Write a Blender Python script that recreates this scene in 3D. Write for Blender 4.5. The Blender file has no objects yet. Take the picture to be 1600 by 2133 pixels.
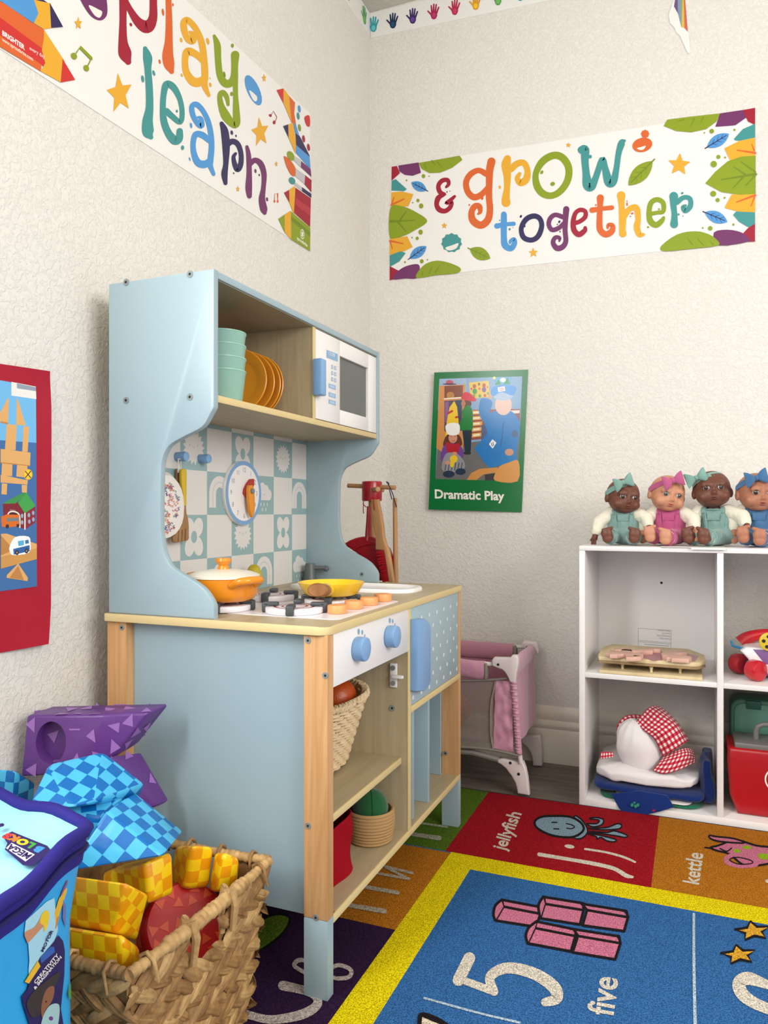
import bpy, bmesh, math, random
from mathutils import Vector, Matrix, noise
from mathutils.geometry import tessellate_polygon
V = Vector
R = math.radians
sc = bpy.context.scene
COL = sc.collection
random.seed(7)

# ------------------------------------------------------------ camera, world, lights, exposure
FPX = 1575.0
YAW = R(22.36)
CAM = V((.928, -2.141, .70))
cd = bpy.data.cameras.new('camera')
cd.sensor_fit = 'HORIZONTAL'
cd.sensor_width = 36.0
cd.lens = 36.0 * FPX / 1600.0
cd.clip_start = .02
co = bpy.data.objects.new('camera', cd)
COL.objects.link(co)
co.location = CAM
co.rotation_euler = (R(90), 0, YAW)
sc.camera = co

wd = bpy.data.worlds.new('daylight')
sc.world = wd
wd.use_nodes = True
bg = wd.node_tree.nodes['Background']
bg.inputs[0].default_value = (1.0, .975, .94, 1)
bg.inputs[1].default_value = .35

def area(name, loc, target, sx, sy, power, col):
    l = bpy.data.lights.new(name, 'AREA')
    l.shape = 'RECTANGLE'
    l.size, l.size_y, l.energy, l.color = sx, sy, power, col
    o = bpy.data.objects.new(name, l)
    COL.objects.link(o)
    o.location = loc
    o.rotation_euler = (V(target) - V(loc)).to_track_quat('-Z', 'Y').to_euler()
    return o
area('window_light', (.0, -2.36, 1.38), (1.0, -2.2, 1.25), .74, .92, 50, (.97, .985, 1.0))
area('window_light', (2.62, -2.1, 1.45), (0, -1.5, 1.0), 1.5, 1.0, 44, (1.0, .975, .94))

sc.view_settings.view_transform = 'Standard'
sc.view_settings.look = 'None'
sc.view_settings.gamma = 1.0
sc.view_settings.exposure = 0.12
sc.view_settings.use_curve_mapping = False

# ------------------------------------------------------------ lines of sight onto real planes
_F = V((-math.sin(YAW), math.cos(YAW), 0))
_R = V((math.cos(YAW), math.sin(YAW), 0))
def ray(u, v):
    return _F + _R * ((u - 800) / FPX) + V((0, 0, 1)) * ((1066.5 - v) / FPX)
def bx(u, v, c=0.0):
    d = ray(u, v); return CAM + d * ((c - CAM.x) / d.x)
def by(u, v, c=0.0):
    d = ray(u, v); return CAM + d * ((c - CAM.y) / d.y)
def bz(u, v, c=0.0):
    d = ray(u, v); return CAM + d * ((c - CAM.z) / d.z)

# ------------------------------------------------------------ materials
def lin(h):
    h = h.lstrip('#')
    o = []
    for i in (0, 2, 4):
        c = int(h[i:i + 2], 16) / 255
        o.append(c / 12.92 if c <= .04045 else ((c + .055) / 1.055) ** 2.4)
    return (*o, 1.0)
MATS = {}
def mat(name, col, rough=.5, spec=.4, bump=None, vary=None, metal=0, sheen=0, coat=0, sub=0, alpha=1):
    if name in MATS: return MATS[name]
    m = bpy.data.materials.new(name)
    m.use_nodes = True
    nt = m.node_tree
    b = nt.nodes['Principled BSDF']
    c = lin(col)
    b.inputs['Base Color'].default_value = c
    b.inputs['Roughness'].default_value = rough
    b.inputs['Specular IOR Level'].default_value = spec
    b.inputs['Metallic'].default_value = metal
    b.inputs['Sheen Weight'].default_value = sheen
    b.inputs['Coat Weight'].default_value = coat
    b.inputs['Subsurface Weight'].default_value = sub
    if sub: b.inputs['Subsurface Radius'].default_value = (.006, .003, .002)
    if bump or vary:
        tc = nt.nodes.new('ShaderNodeTexCoord')
    if bump:
        n = nt.nodes.new('ShaderNodeTexNoise')
        n.inputs['Scale'].default_value = bump[0]
        n.inputs['Detail'].default_value = 4
        bp = nt.nodes.new('ShaderNodeBump')
        bp.inputs['Strength'].default_value = bump[1]
        bp.inputs['Distance'].default_value = bump[2] if len(bump) > 2 else .002
        nt.links.new(tc.outputs['Object'], n.inputs['Vector'])
        nt.links.new(n.outputs['Fac'], bp.inputs['Height'])
        nt.links.new(bp.outputs[0], b.inputs['Normal'])
    if vary:
        n = nt.nodes.new('ShaderNodeTexNoise')
        n.inputs['Scale'].default_value = vary[0]
        n.inputs['Detail'].default_value = 3
        r = nt.nodes.new('ShaderNodeValToRGB')
        k = vary[1]
        r.color_ramp.elements[0].color = (c[0] * (1 - k), c[1] * (1 - k), c[2] * (1 - k), 1)
        r.color_ramp.elements[1].color = (min(1, c[0] * (1 + k)), min(1, c[1] * (1 + k)), min(1, c[2] * (1 + k)), 1)
        r.color_ramp.elements[0].position = .3
        r.color_ramp.elements[1].position = .7
        nt.links.new(tc.outputs['Object'], n.inputs['Vector'])
        nt.links.new(n.outputs['Fac'], r.inputs[0])
        nt.links.new(r.outputs[0], b.inputs['Base Color'])
    MATS[name] = m
    return m
def ink(h, rough=.42):
    return mat('print_' + h + ('' if rough == .42 else '_%d' % int(rough * 100)), h, rough, .35)
def woodm(name, c1, c2, scale=(60, 60, 4), rough=.5, spec=.3, rings=False):
    if name in MATS: return MATS[name]
    m = bpy.data.materials.new(name)
    m.use_nodes = True
    nt = m.node_tree
    b = nt.nodes['Principled BSDF']
    b.inputs['Roughness'].default_value = rough
    b.inputs['Specular IOR Level'].default_value = spec
    tc = nt.nodes.new('ShaderNodeTexCoord')
    mp = nt.nodes.new('ShaderNodeMapping')
    mp.inputs['Scale'].default_value = scale
    n = nt.nodes.new('ShaderNodeTexNoise')
    n.inputs['Scale'].default_value = 1.0
    n.inputs['Detail'].default_value = 5
    n.inputs['Roughness'].default_value = .6
    n.inputs['Distortion'].default_value = 1.2 if rings else .3
    r = nt.nodes.new('ShaderNodeValToRGB')
    r.color_ramp.elements[0].color = lin(c1)
    r.color_ramp.elements[1].color = lin(c2)
    r.color_ramp.elements[0].position = .32
    r.color_ramp.elements[1].position = .66
    nt.links.new(tc.outputs['Object'], mp.inputs[0])
    nt.links.new(mp.outputs[0], n.inputs['Vector'])
    nt.links.new(n.outputs['Fac'], r.inputs[0])
    nt.links.new(r.outputs[0], b.inputs['Base Color'])
    MATS[name] = m
    return m
def checkm(name, c1, c2, size, rough=.35):
    """checkered vinyl cover, laid out on each flat face of a block"""
    if name in MATS: return MATS[name]
    m = bpy.data.materials.new(name)
    m.use_nodes = True
    nt = m.node_tree
    b = nt.nodes['Principled BSDF']
    b.inputs['Roughness'].default_value = rough
    b.inputs['Specular IOR Level'].default_value = .5
    uv = nt.nodes.new('ShaderNodeUVMap')
    mp = nt.nodes.new('ShaderNodeMapping')
    mp.inputs['Location'].default_value = (.013, .017, .5)
    ch = nt.nodes.new('ShaderNodeTexChecker')
    ch.inputs['Color1'].default_value = lin(c1)
    ch.inputs['Color2'].default_value = lin(c2)
    ch.inputs['Scale'].default_value = 1 / size
    nt.links.new(uv.outputs[0], mp.inputs[0])
    nt.links.new(mp.outputs[0], ch.inputs['Vector'])
    nt.links.new(ch.outputs['Color'], b.inputs['Base Color'])
    tc = nt.nodes.new('ShaderNodeTexCoord')
    n = nt.nodes.new('ShaderNodeTexNoise')
    n.inputs['Scale'].default_value = 28
    bp = nt.nodes.new('ShaderNodeBump')
    bp.inputs['Strength'].default_value = .35
    bp.inputs['Distance'].default_value = .01
    nt.links.new(tc.outputs['Object'], n.inputs['Vector'])
    nt.links.new(n.outputs['Fac'], bp.inputs['Height'])
    nt.links.new(bp.outputs[0], b.inputs['Normal'])
    MATS[name] = m
    return m

# ------------------------------------------------------------ mesh builder
class MB:
    def __init__(s):
        s.v, s.f, s.m, s.mats = [], [], [], []
        s.uv = False
        s.base = 0
    def mi(s, m):
        if m not in s.mats: s.mats.append(m)
        return s.mats.index(m)
    def add(s, vs, fs, m, M=None):
        o = len(s.v); k = s.mi(m)
        for p in vs:
            p = V(p)
            s.v.append(M @ p if M is not None else p)
        for f in fs:
            s.f.append([i + o for i in f]); s.m.append(k)
        return s
    def bm(s, b, m, M=None):
        b.verts.index_update()
        s.add([v.co.copy() for v in b.verts], [[v.index for v in f.verts] for f in b.faces], m, M)
        b.free()
        return s
    def box(s, lo, hi, m, bev=0, M=None, seg=2):
        b = bmesh.new()
        bmesh.ops.create_cube(b, size=1)
        for v in b.verts:
            v.co = V([lo[i] + (hi[i] - lo[i]) * (v.co[i] + .5) for i in range(3)])
        if bev: bmesh.ops.bevel(b, geom=list(b.edges) + list(b.verts), offset=bev, segments=seg, profile=.5, affect='EDGES')
        return s.bm(b, m, M)
    def hull(s, pts, m, bev=0, seg=3, M=None):
        b = bmesh.new()
        for p in pts: b.verts.new(p)
        r = bmesh.ops.convex_hull(b, input=b.verts)
        bmesh.ops.dissolve_limit(b, angle_limit=R(12), verts=b.verts, edges=b.edges)
        if bev: bmesh.ops.bevel(b, geom=list(b.edges), offset=bev, segments=seg, profile=.5, affect='EDGES')
        bmesh.ops.recalc_face_normals(b, faces=b.faces)
        return s.bm(b, m, M)
    def lathe(s, prof, m, seg=32, M=None):
        vs, fs = [], []
        n = len(prof)
        for i in range(seg):
            a = 2 * math.pi * i / seg
            for r, z in prof: vs.append((r * math.cos(a), r * math.sin(a), z))
        for i in range(seg):
            j = (i + 1) % seg
            for k in range(n - 1):
                a0, a1, b0, b1 = i * n + k, i * n + k + 1, j * n + k, j * n + k + 1
                if prof[k][0] < 1e-6: fs.append((a0, b1, a1))
                elif prof[k + 1][0] < 1e-6: fs.append((a0, b0, a1))
                else: fs.append((a0, b0, b1, a1))
        return s.add(vs, fs, m, M)
    def cyl(s, p0, p1, r0, m, r1=None, seg=24, bev=.0):
        p0, p1 = V(p0), V(p1)
        r1 = r0 if r1 is None else r1
        h = (p1 - p0).length
        M = Matrix.Translation(p0) @ (p1 - p0).to_track_quat('Z', 'Y').to_matrix().to_4x4()
        b = min(bev, r0 * .9, h * .45)
        if b: pr = [(0, 0), (r0 - b, 0), (r0 - b * .3, b * .3), (r0, b), (r1, h - b), (r1 - b * .3, h - b * .3), (r1 - b, h), (0, h)]
        else: pr = [(0, 0), (r0, 0), (r1, h), (0, h)]
        return s.lathe(pr, m, seg, M)
    def tube(s, path, r, m, seg=8, closed=False, flat=1.0, up=None):
        P = [V(p) for p in path]
        n = len(P)
        rs = r if isinstance(r, (list, tuple)) else [r] * n
        vs, fs = [], []
        nrm = None
        for i in range(n):
            if closed: t = P[(i + 1) % n] - P[i - 1]
            else: t = P[min(i + 1, n - 1)] - P[max(i - 1, 0)]
            if t.length < 1e-9: t = V((0, 0, 1))
            t.normalize()
            if up is not None: nrm = V(up)
            elif nrm is None: nrm = V((0, 0, 1)) if abs(t.z) < .9 else V((1, 0, 0))
            nrm = (nrm - t * nrm.dot(t))
            if nrm.length < 1e-6: nrm = t.orthogonal()
            nrm.normalize()
            bn = t.cross(nrm)
            for k in range(seg):
                a = 2 * math.pi * k / seg
                vs.append(P[i] + (nrm * math.cos(a) * flat + bn * math.sin(a)) * rs[i])
        for i in range(n if closed else n - 1):
            j = (i + 1) % n
            for k in range(seg):
                l = (k + 1) % seg
                fs.append((i * seg + k, i * seg + l, j * seg + l, j * seg + k))
        if not closed:
            fs.append(tuple(range(seg))[::-1])
            fs.append(tuple((n - 1) * seg + k for k in range(seg)))
        return s.add(vs, fs, m)
    def ell(s, c, r, m, M=None, seg=20, rings=12):
        vs, fs = [(0, 0, -1)], []
        for i in range(1, rings):
            p = -math.pi / 2 + math.pi * i / rings
            for k in range(seg):
                a = 2 * math.pi * k / seg
                vs.append((math.cos(p) * math.cos(a), math.cos(p) * math.sin(a), math.sin(p)))
        vs.append((0, 0, 1))
        for k in range(seg):
            l = (k + 1) % seg
            fs.append((0, 1 + l, 1 + k))
            for i in range(rings - 2):
                a = 1 + i * seg
                fs.append((a + k, a + l, a + seg + l, a + seg + k))
            a = 1 + (rings - 2) * seg
            fs.append((a + k, a + l, len(vs) - 1))
        T = Matrix.Translation(V(c)) @ (M.to_4x4() if M is not None else Matrix.Identity(4)) @ Matrix.Diagonal((*[r] * 3, 1) if isinstance(r, (int, float)) else (*r, 1))
        return s.add(vs, fs, m, T)
    def prism(s, pts, f, t0, t1, m, bev=0, seg=2, msides=None):
        """outline pts (a,b) extruded from t0 to t1; f(a,b,t) gives the point"""
        b = bmesh.new()
        lo = [b.verts.new(f(a, c, t0)) for a, c in pts]
        hi = [b.verts.new(f(a, c, t1)) for a, c in pts]
        n = len(pts)
        b.faces.new(lo); b.faces.new(hi[::-1])
        for i in range(n):
            b.faces.new((lo[i], hi[i], hi[(i + 1) % n], lo[(i + 1) % n]))
        bmesh.ops.recalc_face_normals(b, faces=b.faces)
        if bev:
            es = [e for e in b.edges if (e.verts[0] in lo) == (e.verts[1] in lo)]
            bmesh.ops.bevel(b, geom=es, offset=bev, segments=seg, profile=.5, affect='EDGES')
        return s.bm(b, m)
    def surf(s, fn, nu, nv, m, cu=False, cv=False):
        vs = [fn(i / (nu if cu else nu - 1), j / (nv if cv else nv - 1)) for i in range(nu) for j in range(nv)]
        fs = []
        for i in range(nu if cu else nu - 1):
            for j in range(nv if cv else nv - 1):
                a, b2 = i, (i + 1) % nu
                c, d = j, (j + 1) % nv
                fs.append((a * nv + c, b2 * nv + c, b2 * nv + d, a * nv + d))
        return s.add(vs, fs, m)
    def disp(s, fn, frm=0):
        for i in range(frm, len(s.v)): s.v[i] = fn(s.v[i])
        return s
    def cap(s, c, a, b, ra, rb, m):
        """tapered limb piece with round ends, used before a remesh"""
        n = 7
        pts = [V(a).lerp(V(b), i / (n - 1)) for i in range(n)]
        for i, p in enumerate(pts): s.ell(p, ra + (rb - ra) * i / (n - 1), m, seg=12, rings=8)
        return s
    def mesh(s, name, ang=38, off=None):
        me = bpy.data.meshes.new(name)
        vs = [v - off for v in s.v] if off is not None else s.v
        me.from_pydata([tuple(v) for v in vs], [], s.f)
        for m in s.mats: me.materials.append(m)
        me.polygons.foreach_set('material_index', s.m)
        if s.uv:
            ul = me.uv_layers.new(name='UVMap')
            for p in me.polygons:
                n = max(s.uv[0], key=lambda q: q.dot(p.normal))
                up = s.uv[1] if abs(n.dot(s.uv[1])) < .85 else s.uv[1].orthogonal()
                a = up.cross(n); a.normalize(); b = n.cross(a)
                for li in p.loop_indices:
                    q = me.vertices[me.loops[li].vertex_index].co
                    ul.data[li].uv = (q.dot(a), q.dot(b))
        me.update()
        if ang:
            me.shade_smooth()
            me.set_sharp_from_angle(angle=R(ang))
        return me

def remesh(mb, voxel, smooth=4, m=None):
    """one continuous skin grown over the overlapping pieces of mb"""
    me = mb.mesh('tmp', 0)
    o = bpy.data.objects.new('tmp', me)
    COL.objects.link(o)
    a = o.modifiers.new('r', 'REMESH'); a.mode = 'VOXEL'; a.voxel_size = voxel
    if smooth:
        b = o.modifiers.new('s', 'SMOOTH'); b.iterations = smooth; b.factor = .5
    dg = bpy.context.evaluated_depsgraph_get()
    ev = o.evaluated_get(dg)
    em = ev.to_mesh()
    r = MB()
    r.add([v.co.copy() for v in em.vertices], [list(p.vertices) for p in em.polygons], m or mb.mats[0])
    ev.to_mesh_clear()
    bpy.data.objects.remove(o)
    bpy.data.meshes.remove(me)
    return r

ORG = {}
def thing(name, label, cat, loc=(0, 0, 0), rot=(0, 0, 0), group=None):
    o = bpy.data.objects.new(name, None)
    o.empty_display_size = .05
    COL.objects.link(o)
    o.location = loc
    o.rotation_euler = rot
    o['label'] = label; o['category'] = cat
    if group: o['group'] = group
    ORG[o.name] = V(loc)
    return o
def part(name, mb, parent, label=None, ang=38, local=False, kind=None):
    """a mesh part; mb is in world space unless local"""
    off = None if local else ORG[parent.name]
    o = bpy.data.objects.new(name, mb.mesh(name, ang, off))
    COL.objects.link(o)
    o.parent = parent
    ORG[o.name] = ORG[parent.name]
    if label: o['label'] = label
    if kind: o['kind'] = kind
    return o
def solo(name, mb, label=None, cat=None, group=None, ang=38, kind=None, loc=None, rot=None):
    """a thing that is one mesh; origin at its base"""
    if loc is None:
        xs, ys, zs = zip(*[tuple(v) for v in mb.v])
        off = V(((min(xs) + max(xs)) / 2, (min(ys) + max(ys)) / 2, min(zs)))
    else: off = None
    o = bpy.data.objects.new(name, mb.mesh(name, ang, off))
    COL.objects.link(o)
    o.location = off if loc is None else loc
    if rot: o.rotation_euler = rot
    if label: o['label'] = label
    if cat: o['category'] = cat
    if group: o['group'] = group
    if kind: o['kind'] = kind
    ORG[o.name] = V(o.location)
    return o
def struct(name, mb, ang=38):
    o = bpy.data.objects.new(name, mb.mesh(name, ang))
    COL.objects.link(o)
    o['kind'] = 'structure'
    ORG[o.name] = V((0, 0, 0))
    return o
def copy_tree(o, parent=None):
    c = o.copy()
    COL.objects.link(c)
    if parent is not None: c.parent = parent
    for ch in [k for k in o.children]:
        copy_tree(ch, c)
    return c

_TXT = {}
def text_geo(s, bold=0.0):
    k = (s, bold)
    if k in _TXT: return _TXT[k]
    cu = bpy.data.curves.new('t', 'FONT')
    cu.body = s
    cu.size = 1
    cu.offset = bold
    cu.resolution_u = 3
    o = bpy.data.objects.new('t', cu)
    COL.objects.link(o)
    dg = bpy.context.evaluated_depsgraph_get()
    ev = o.evaluated_get(dg)
    me = ev.to_mesh()
    vs = [(v.co.x, v.co.y) for v in me.vertices]
    fs = [list(p.vertices) for p in me.polygons]
    ev.to_mesh_clear()
    bpy.data.objects.remove(o); bpy.data.curves.remove(cu)
    w = max([v[0] for v in vs] or [1])
    _TXT[k] = (vs, fs, w)
    return _TXT[k]

def catmull(pts, n=6, closed=False):
    out = []
    m = len(pts)
    g = (lambda i: pts[i % m]) if closed else (lambda i: pts[max(0, min(m - 1, i))])
    for i in range(m if closed else m - 1):
        p0, p1, p2, p3 = g(i - 1), g(i), g(i + 1), g(i + 2)
        for k in range(n):
            t = k / n
            out.append(tuple(.5 * (2 * b + (c - a) * t + (2 * a - 5 * b + 4 * c - d) * t * t + (3 * b - a - 3 * c + d) * t ** 3) for a, b, c, d in zip(p0, p1, p2, p3)))
    if not closed: out.append(tuple(pts[-1]))
    return out

class Print:
    """flat printed shapes laid on a real surface; mp maps picture coordinates to the surface"""
    def __init__(s, mp, n, mb, base=.0004, step=1.2e-5):
        s.mp, s.n, s.mb, s.b, s.st, s.k = mp, V(n).normalized(), mb, base, step * .3, 0
        s.o = (0, 0, 1)
    def crop(s, ox, oy, sc):
        s.o = (ox, oy, sc); return s
    def P(s, x, y):
        return V(s.mp(s.o[0] + x / s.o[2], s.o[1] + y / s.o[2])) + s.n * (s.b + s.k * s.st)
    def tri(s, pts, fs, m):
        q = [s.P(*p) for p in pts]
        out = []
        for f in fs:
            a, b, c = q[f[0]], q[f[1]], q[f[2]]
            out.append(f if (b - a).cross(c - a).dot(s.n) > 0 else list(f)[::-1])
        s.mb.add(q, out, m)
        s.k += 1
    def poly(s, pts, m):
        fs = tessellate_polygon([[V((p[0], p[1], 0)) for p in pts]])
        s.tri([(p[0], p[1]) for p in pts], [list(f) for f in fs], m)
    def blob(s, pts, m, n=5):
        s.poly(catmull(pts, n, True), m)
    def stroke(s, pts, m, closed=False, w=None, n=6, smooth=True):
        if w is not None: pts = [(p[0], p[1], w) for p in pts]
        c = catmull(pts, n, closed) if smooth else list(pts)
        L, N = [], len(c)
        for i in range(N):
            a = c[i - 1] if (closed or i > 0) else c[i]
            b = c[(i + 1) % N] if (closed or i < N - 1) else c[i]
            tx, ty = b[0] - a[0], b[1] - a[1]
            l = math.hypot(tx, ty) or 1
            h = c[i][2] / 2
            L.append((c[i][0] - ty / l * h, c[i][1] + tx / l * h))
            L.append((c[i][0] + ty / l * h, c[i][1] - tx / l * h))
        fs = []
        E = N if closed else N - 1
        for i in range(E):
            j = (i + 1) % N
            fs += [[0, 1, 3], [0, 3, 2]]
            s_ = [L[2 * i], L[2 * i + 1], L[2 * j], L[2 * j + 1]]
            s.tri(s_, [[0, 1, 3], [0, 3, 2]], m)
            if i % 4 != 3 and i != E - 1: s.k -= 1
        if not closed:
            for p in (c[0], c[-1]):
                if p[2] > 2: s.ell(p[0], p[1], p[2] / 2, p[2] / 2, m, n=12)
    def ell(s, cx, cy, rx, ry, m, rot=0, n=20, a0=0, a1=360):
        ca, sa = math.cos(R(rot)), math.sin(R(rot))
        pts = []
        full = abs(a1 - a0) >= 360
        for i in range(n + (0 if full else 1)):
            a = R(a0 + (a1 - a0) * i / n)
            x, y = rx * math.cos(a), ry * math.sin(a)
            pts.append((cx + x * ca - y * sa, cy + x * sa + y * ca))
        s.poly(pts, m)
    def star(s, cx, cy, rx, ry, m, rot=0, n=5, k=.45):
        pts = []
        for i in range(2 * n):
            a = R(rot - 90) + math.pi * i / n
            q = 1 if i % 2 == 0 else k
            pts.append((cx + rx * q * math.cos(a), cy + ry * q * math.sin(a)))
        s.poly(pts, m)
    def leaf(s, x0, y0, x1, y1, w, m, vein=None, k=1.0):
        dx, dy = x1 - x0, y1 - y0
        l = math.hypot(dx, dy)
        nx, ny = -dy / l * w / 2, dx / l * w / 2
        pts = []
        for i in range(13):
            t = i / 12; b = math.sin(math.pi * t ** k) ** .8
            pts.append((x0 + dx * t + nx * b, y0 + dy * t + ny * b))
        for i in range(11, 0, -1):
            t = i / 12; b = math.sin(math.pi * t ** k) ** .8
            pts.append((x0 + dx * t - nx * b, y0 + dy * t - ny * b))
        s.poly(pts, m)
        if vein:
            s.stroke([(x0 + dx * .12, y0 + dy * .12, w * .07), (x0 + dx * 1.08, y0 + dy * 1.08, w * .09)], vein)
            for t in (.35, .55, .75):
                for q in (1, -1):
                    s.stroke([(x0 + dx * t, y0 + dy * t, w * .05), (x0 + dx * (t - .15) + nx * .55 * q, y0 + dy * (t - .15) + ny * .55 * q, w * .03)], vein)
    def text(s, t, o, ux, uy, m, bold=0.0, center=False):
        vs, fs, w = text_geo(t, bold)
        if center: o = (o[0] - ux[0] * w / 2, o[1] - ux[1] * w / 2)
        s.tri([(o[0] + a * ux[0] + b * uy[0], o[1] + a * ux[1] + b * uy[1]) for a, b in vs], [f for g in fs for f in ([g[0], g[i], g[i + 1]] for i in range(1, len(g) - 1))], m)
# ------------------------------------------------------------ room shell
def wallm(name, c):
    m = mat(name, c, .85, .2)
    nt = m.node_tree
    b = nt.nodes['Principled BSDF']
    tc = nt.nodes.new('ShaderNodeTexCoord')
    n1 = nt.nodes.new('ShaderNodeTexNoise')
    n1.inputs['Scale'].default_value = 105; n1.inputs['Detail'].default_value = 5; n1.inputs['Roughness'].default_value = .55
    n1.inputs['Distortion'].default_value = .8
    rp = nt.nodes.new('ShaderNodeValToRGB')
    rp.color_ramp.elements[0].position = .46; rp.color_ramp.elements[1].position = .6
    bp = nt.nodes.new('ShaderNodeBump')
    bp.inputs['Strength'].default_value = .43; bp.inputs['Distance'].default_value = .003
    nt.links.new(tc.outputs['Object'], n1.inputs['Vector'])
    nt.links.new(n1.outputs['Fac'], rp.inputs[0])
    nt.links.new(rp.outputs[0], bp.inputs['Height'])
    nt.links.new(bp.outputs[0], b.inputs['Normal'])
    return m
WALL = wallm('textured_wall_paint', '#e2ded7')
CEIL = mat('ceiling_texture', '#cfcabf', .9, .1, bump=(120, .5, .004))
def walls(name, boxes, m=WALL):
    mb = MB()
    for lo, hi in boxes: mb.box(lo, hi, m)
    struct(name, mb)
H_ = 2.24
walls('wall_left', [((-.08, -1.99, 0), (0, 0, H_)), ((-.08, -3.2, 0), (0, -2.75, H_)), ((-.08, -2.75, 0), (0, -1.99, .9)), ((-.08, -2.75, 1.86), (0, -1.99, H_))])
walls('wall_back', [((-.08, 0, 0), (2.68, .08, H_))])
walls('wall_right', [((2.6, -1.3, 0), (2.68, 0, H_)), ((2.6, -3.2, 0), (2.68, -2.9, H_)), ((2.6, -2.9, 0), (2.68, -1.3, .92)), ((2.6, -2.9, 1.98), (2.68, -1.3, H_))])
walls('wall_front', [((-.08, -3.28, 0), (2.68, -3.2, H_))])
struct('ceiling', MB().box((-.08, -3.28, 2.24), (2.68, .08, 2.30), CEIL))
WFR = mat('window_frame_white', '#e6e4e0', .4, .4)
def wframe(name, x0, x1, y0, y1, z0, z1):
    mb = MB()
    for a, b in ((y0, y0 + .03), (y1 - .03, y1)): mb.box((x0, a, z0), (x1, b, z1), WFR)
    for a, b in ((z0, z0 + .03), (z1 - .03, z1), ((z0 + z1) / 2 - .012, (z0 + z1) / 2 + .012)): mb.box((x0, y0 + .03, a), (x1, y1 - .03, b), WFR)
    struct(name, mb)
wframe('window_1', -.07, -.03, -2.75, -1.99, .9, 1.86)
wframe('window_2', 2.63, 2.67, -2.9, -1.3, .92, 1.98)
FLOORM = woodm('grey_vinyl_plank', '#544c44', '#7b7268', (3.5, 40, 10), .42, .4, True)
struct('floor', MB().box((-.08, -3.28, -.05), (2.68, .08, 0), FLOORM))
TRIM = mat('white_trim_paint', '#ded6ca', .4, .4)
def baseboard(name, horiz, a, b):
    prof = [(0, 0), (.016, 0), (.016, .088), (.012, .094), (.015, .101), (.015, .108), (.009, .118), (.011, .13), (.008, .145), (0, .156)]
    m = MB()
    if horiz: m.prism(prof, lambda p, q, t: V((t, -p, q)), a, b, TRIM)
    else: m.prism(prof, lambda p, q, t: V((p, t, q)), a, b, TRIM)
    struct(name, m)
baseboard('baseboard_back', True, 0, 2.6)
baseboard('baseboard_left', False, -3.2, -.017)
# ------------------------------------------------------------ posters and borders (flat prints on real sheets)
PAPER = mat('poster_paper', '#e8e6e2', .45, .35)
CRIM, ORA, GOLD, LIME, TEAL, SKY, NAVY, PLUM = [ink(h) for h in ('#9c1730', '#d4622a', '#e0a52e', '#86991c', '#3f8f8e', '#4d93cf', '#2c2553', '#6e2f62')]
REDP, GREYP, WHITEP, DKGRN = ink('#c92f2c'), ink('#bdbcc0'), ink('#e6e3dc'), ink('#6f8415')
S = lambda pts, sc=1.0: [(p[0], p[1], p[2] * sc) for p in pts]

def sheet(mb, pts, m, n, t=.0014):
    a = [V(p) for p in pts]; q = [p + V(n) * t for p in a]
    k = len(a)
    mb.add(a + q, [list(range(k))[::-1], list(range(k, 2 * k))] + [[i, (i + 1) % k, k + (i + 1) % k, k + i] for i in range(k)], m)

# --- banner on the left wall
mb = MB()
X1 = V((1, 0, 0))
sheet(mb, [(0, -1.58, 1.366), bx(644, 524), bx(645, 236), (0, -1.58, 1.668)], PAPER, X1)
p = Print(lambda u, v: bx(u, v, 0), X1, mb, .0017, 1e-5)
p.crop(200, 0, 3.4783)
# play
p.stroke([(195, -70, 55), (192, 0, 58), (190, 150, 52), (190, 300, 66), (205, 390, 95), (228, 450, 45)], CRIM)
p.stroke([(200, -10, 40), (240, 70, 45), (300, 160, 66), (365, 195, 95), (405, 140, 66), (410, 40, 55), (400, -60, 55), (330, -110, 50), (220, -90, 45)], CRIM)
p.ell(247, 180, 9, 14, CRIM, -20)
p.stroke([(518, -110, 60), (520, 0, 44), (524, 150, 48), (522, 300, 58), (515, 400, 80), (525, 470, 78), (543, 520, 36)], ORA)
p.ell(480, 90, 9, 27, ORA, -8); p.ell(456, 448, 8, 17, ORA, -12); p.ell(552, 36, 6, 12, ORA, -10)
p.stroke([(672, 232, 16), (692, 250, 44), (695, 295, 55), (660, 285, 44), (634, 220, 48), (632, 165, 50), (660, 150, 48), (715, 205, 44), (760, 310, 48), (778, 430, 48), (784, 540, 50), (782, 620, 46), (812, 692, 26)], GOLD)
p.stroke([(770, 440, 46), (720, 395, 50), (660, 375, 58), (640, 430, 46), (648, 520, 50), (690, 585, 62), (735, 598, 66), (785, 570, 50)], GOLD)
for a in ((612, 292, 9, 18), (805, 300, 11, 25), (616, 547, 7, 13), (823, 616, 9, 17), (822, 568, 3, 8)): p.ell(*a, GOLD, -14)
p.stroke([(852, 262, 22), (874, 330, 48), (880, 440, 46), (892, 540, 48), (925, 600, 56), (965, 605, 56), (995, 560, 52), (1000, 470, 50), (1003, 400, 62)], LIME)
p.stroke([(1003, 530, 44), (1006, 680, 36), (1010, 780, 46), (1012, 890, 56), (985, 900, 50), (935, 840, 66), (900, 760, 44), (893, 690, 36), (915, 672, 38), (942, 705, 34), (952, 760, 22)], LIME)
p.ell(983, 332, 11, 15, LIME); p.ell(977, 682, 11, 16, LIME); p.ell(925, 541, 8, 22, DKGRN, -12)
p.stroke([(350, 352, 30), (368, 420, 66), (370, 500, 50), (380, 640, 52), (382, 780, 56), (368, 880, 76), (372, 960, 84), (392, 995, 34)], TEAL)
p.ell(332, 573, 11, 26, TEAL, -8); p.ell(413, 531, 9, 21, TEAL, -18)
p.star(165, 680, 96, 150, GOLD, -8); p.star(1213, 567, 18, 32, GOLD, -5); p.star(1185, 960, 66, 112, GOLD, -8)
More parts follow.
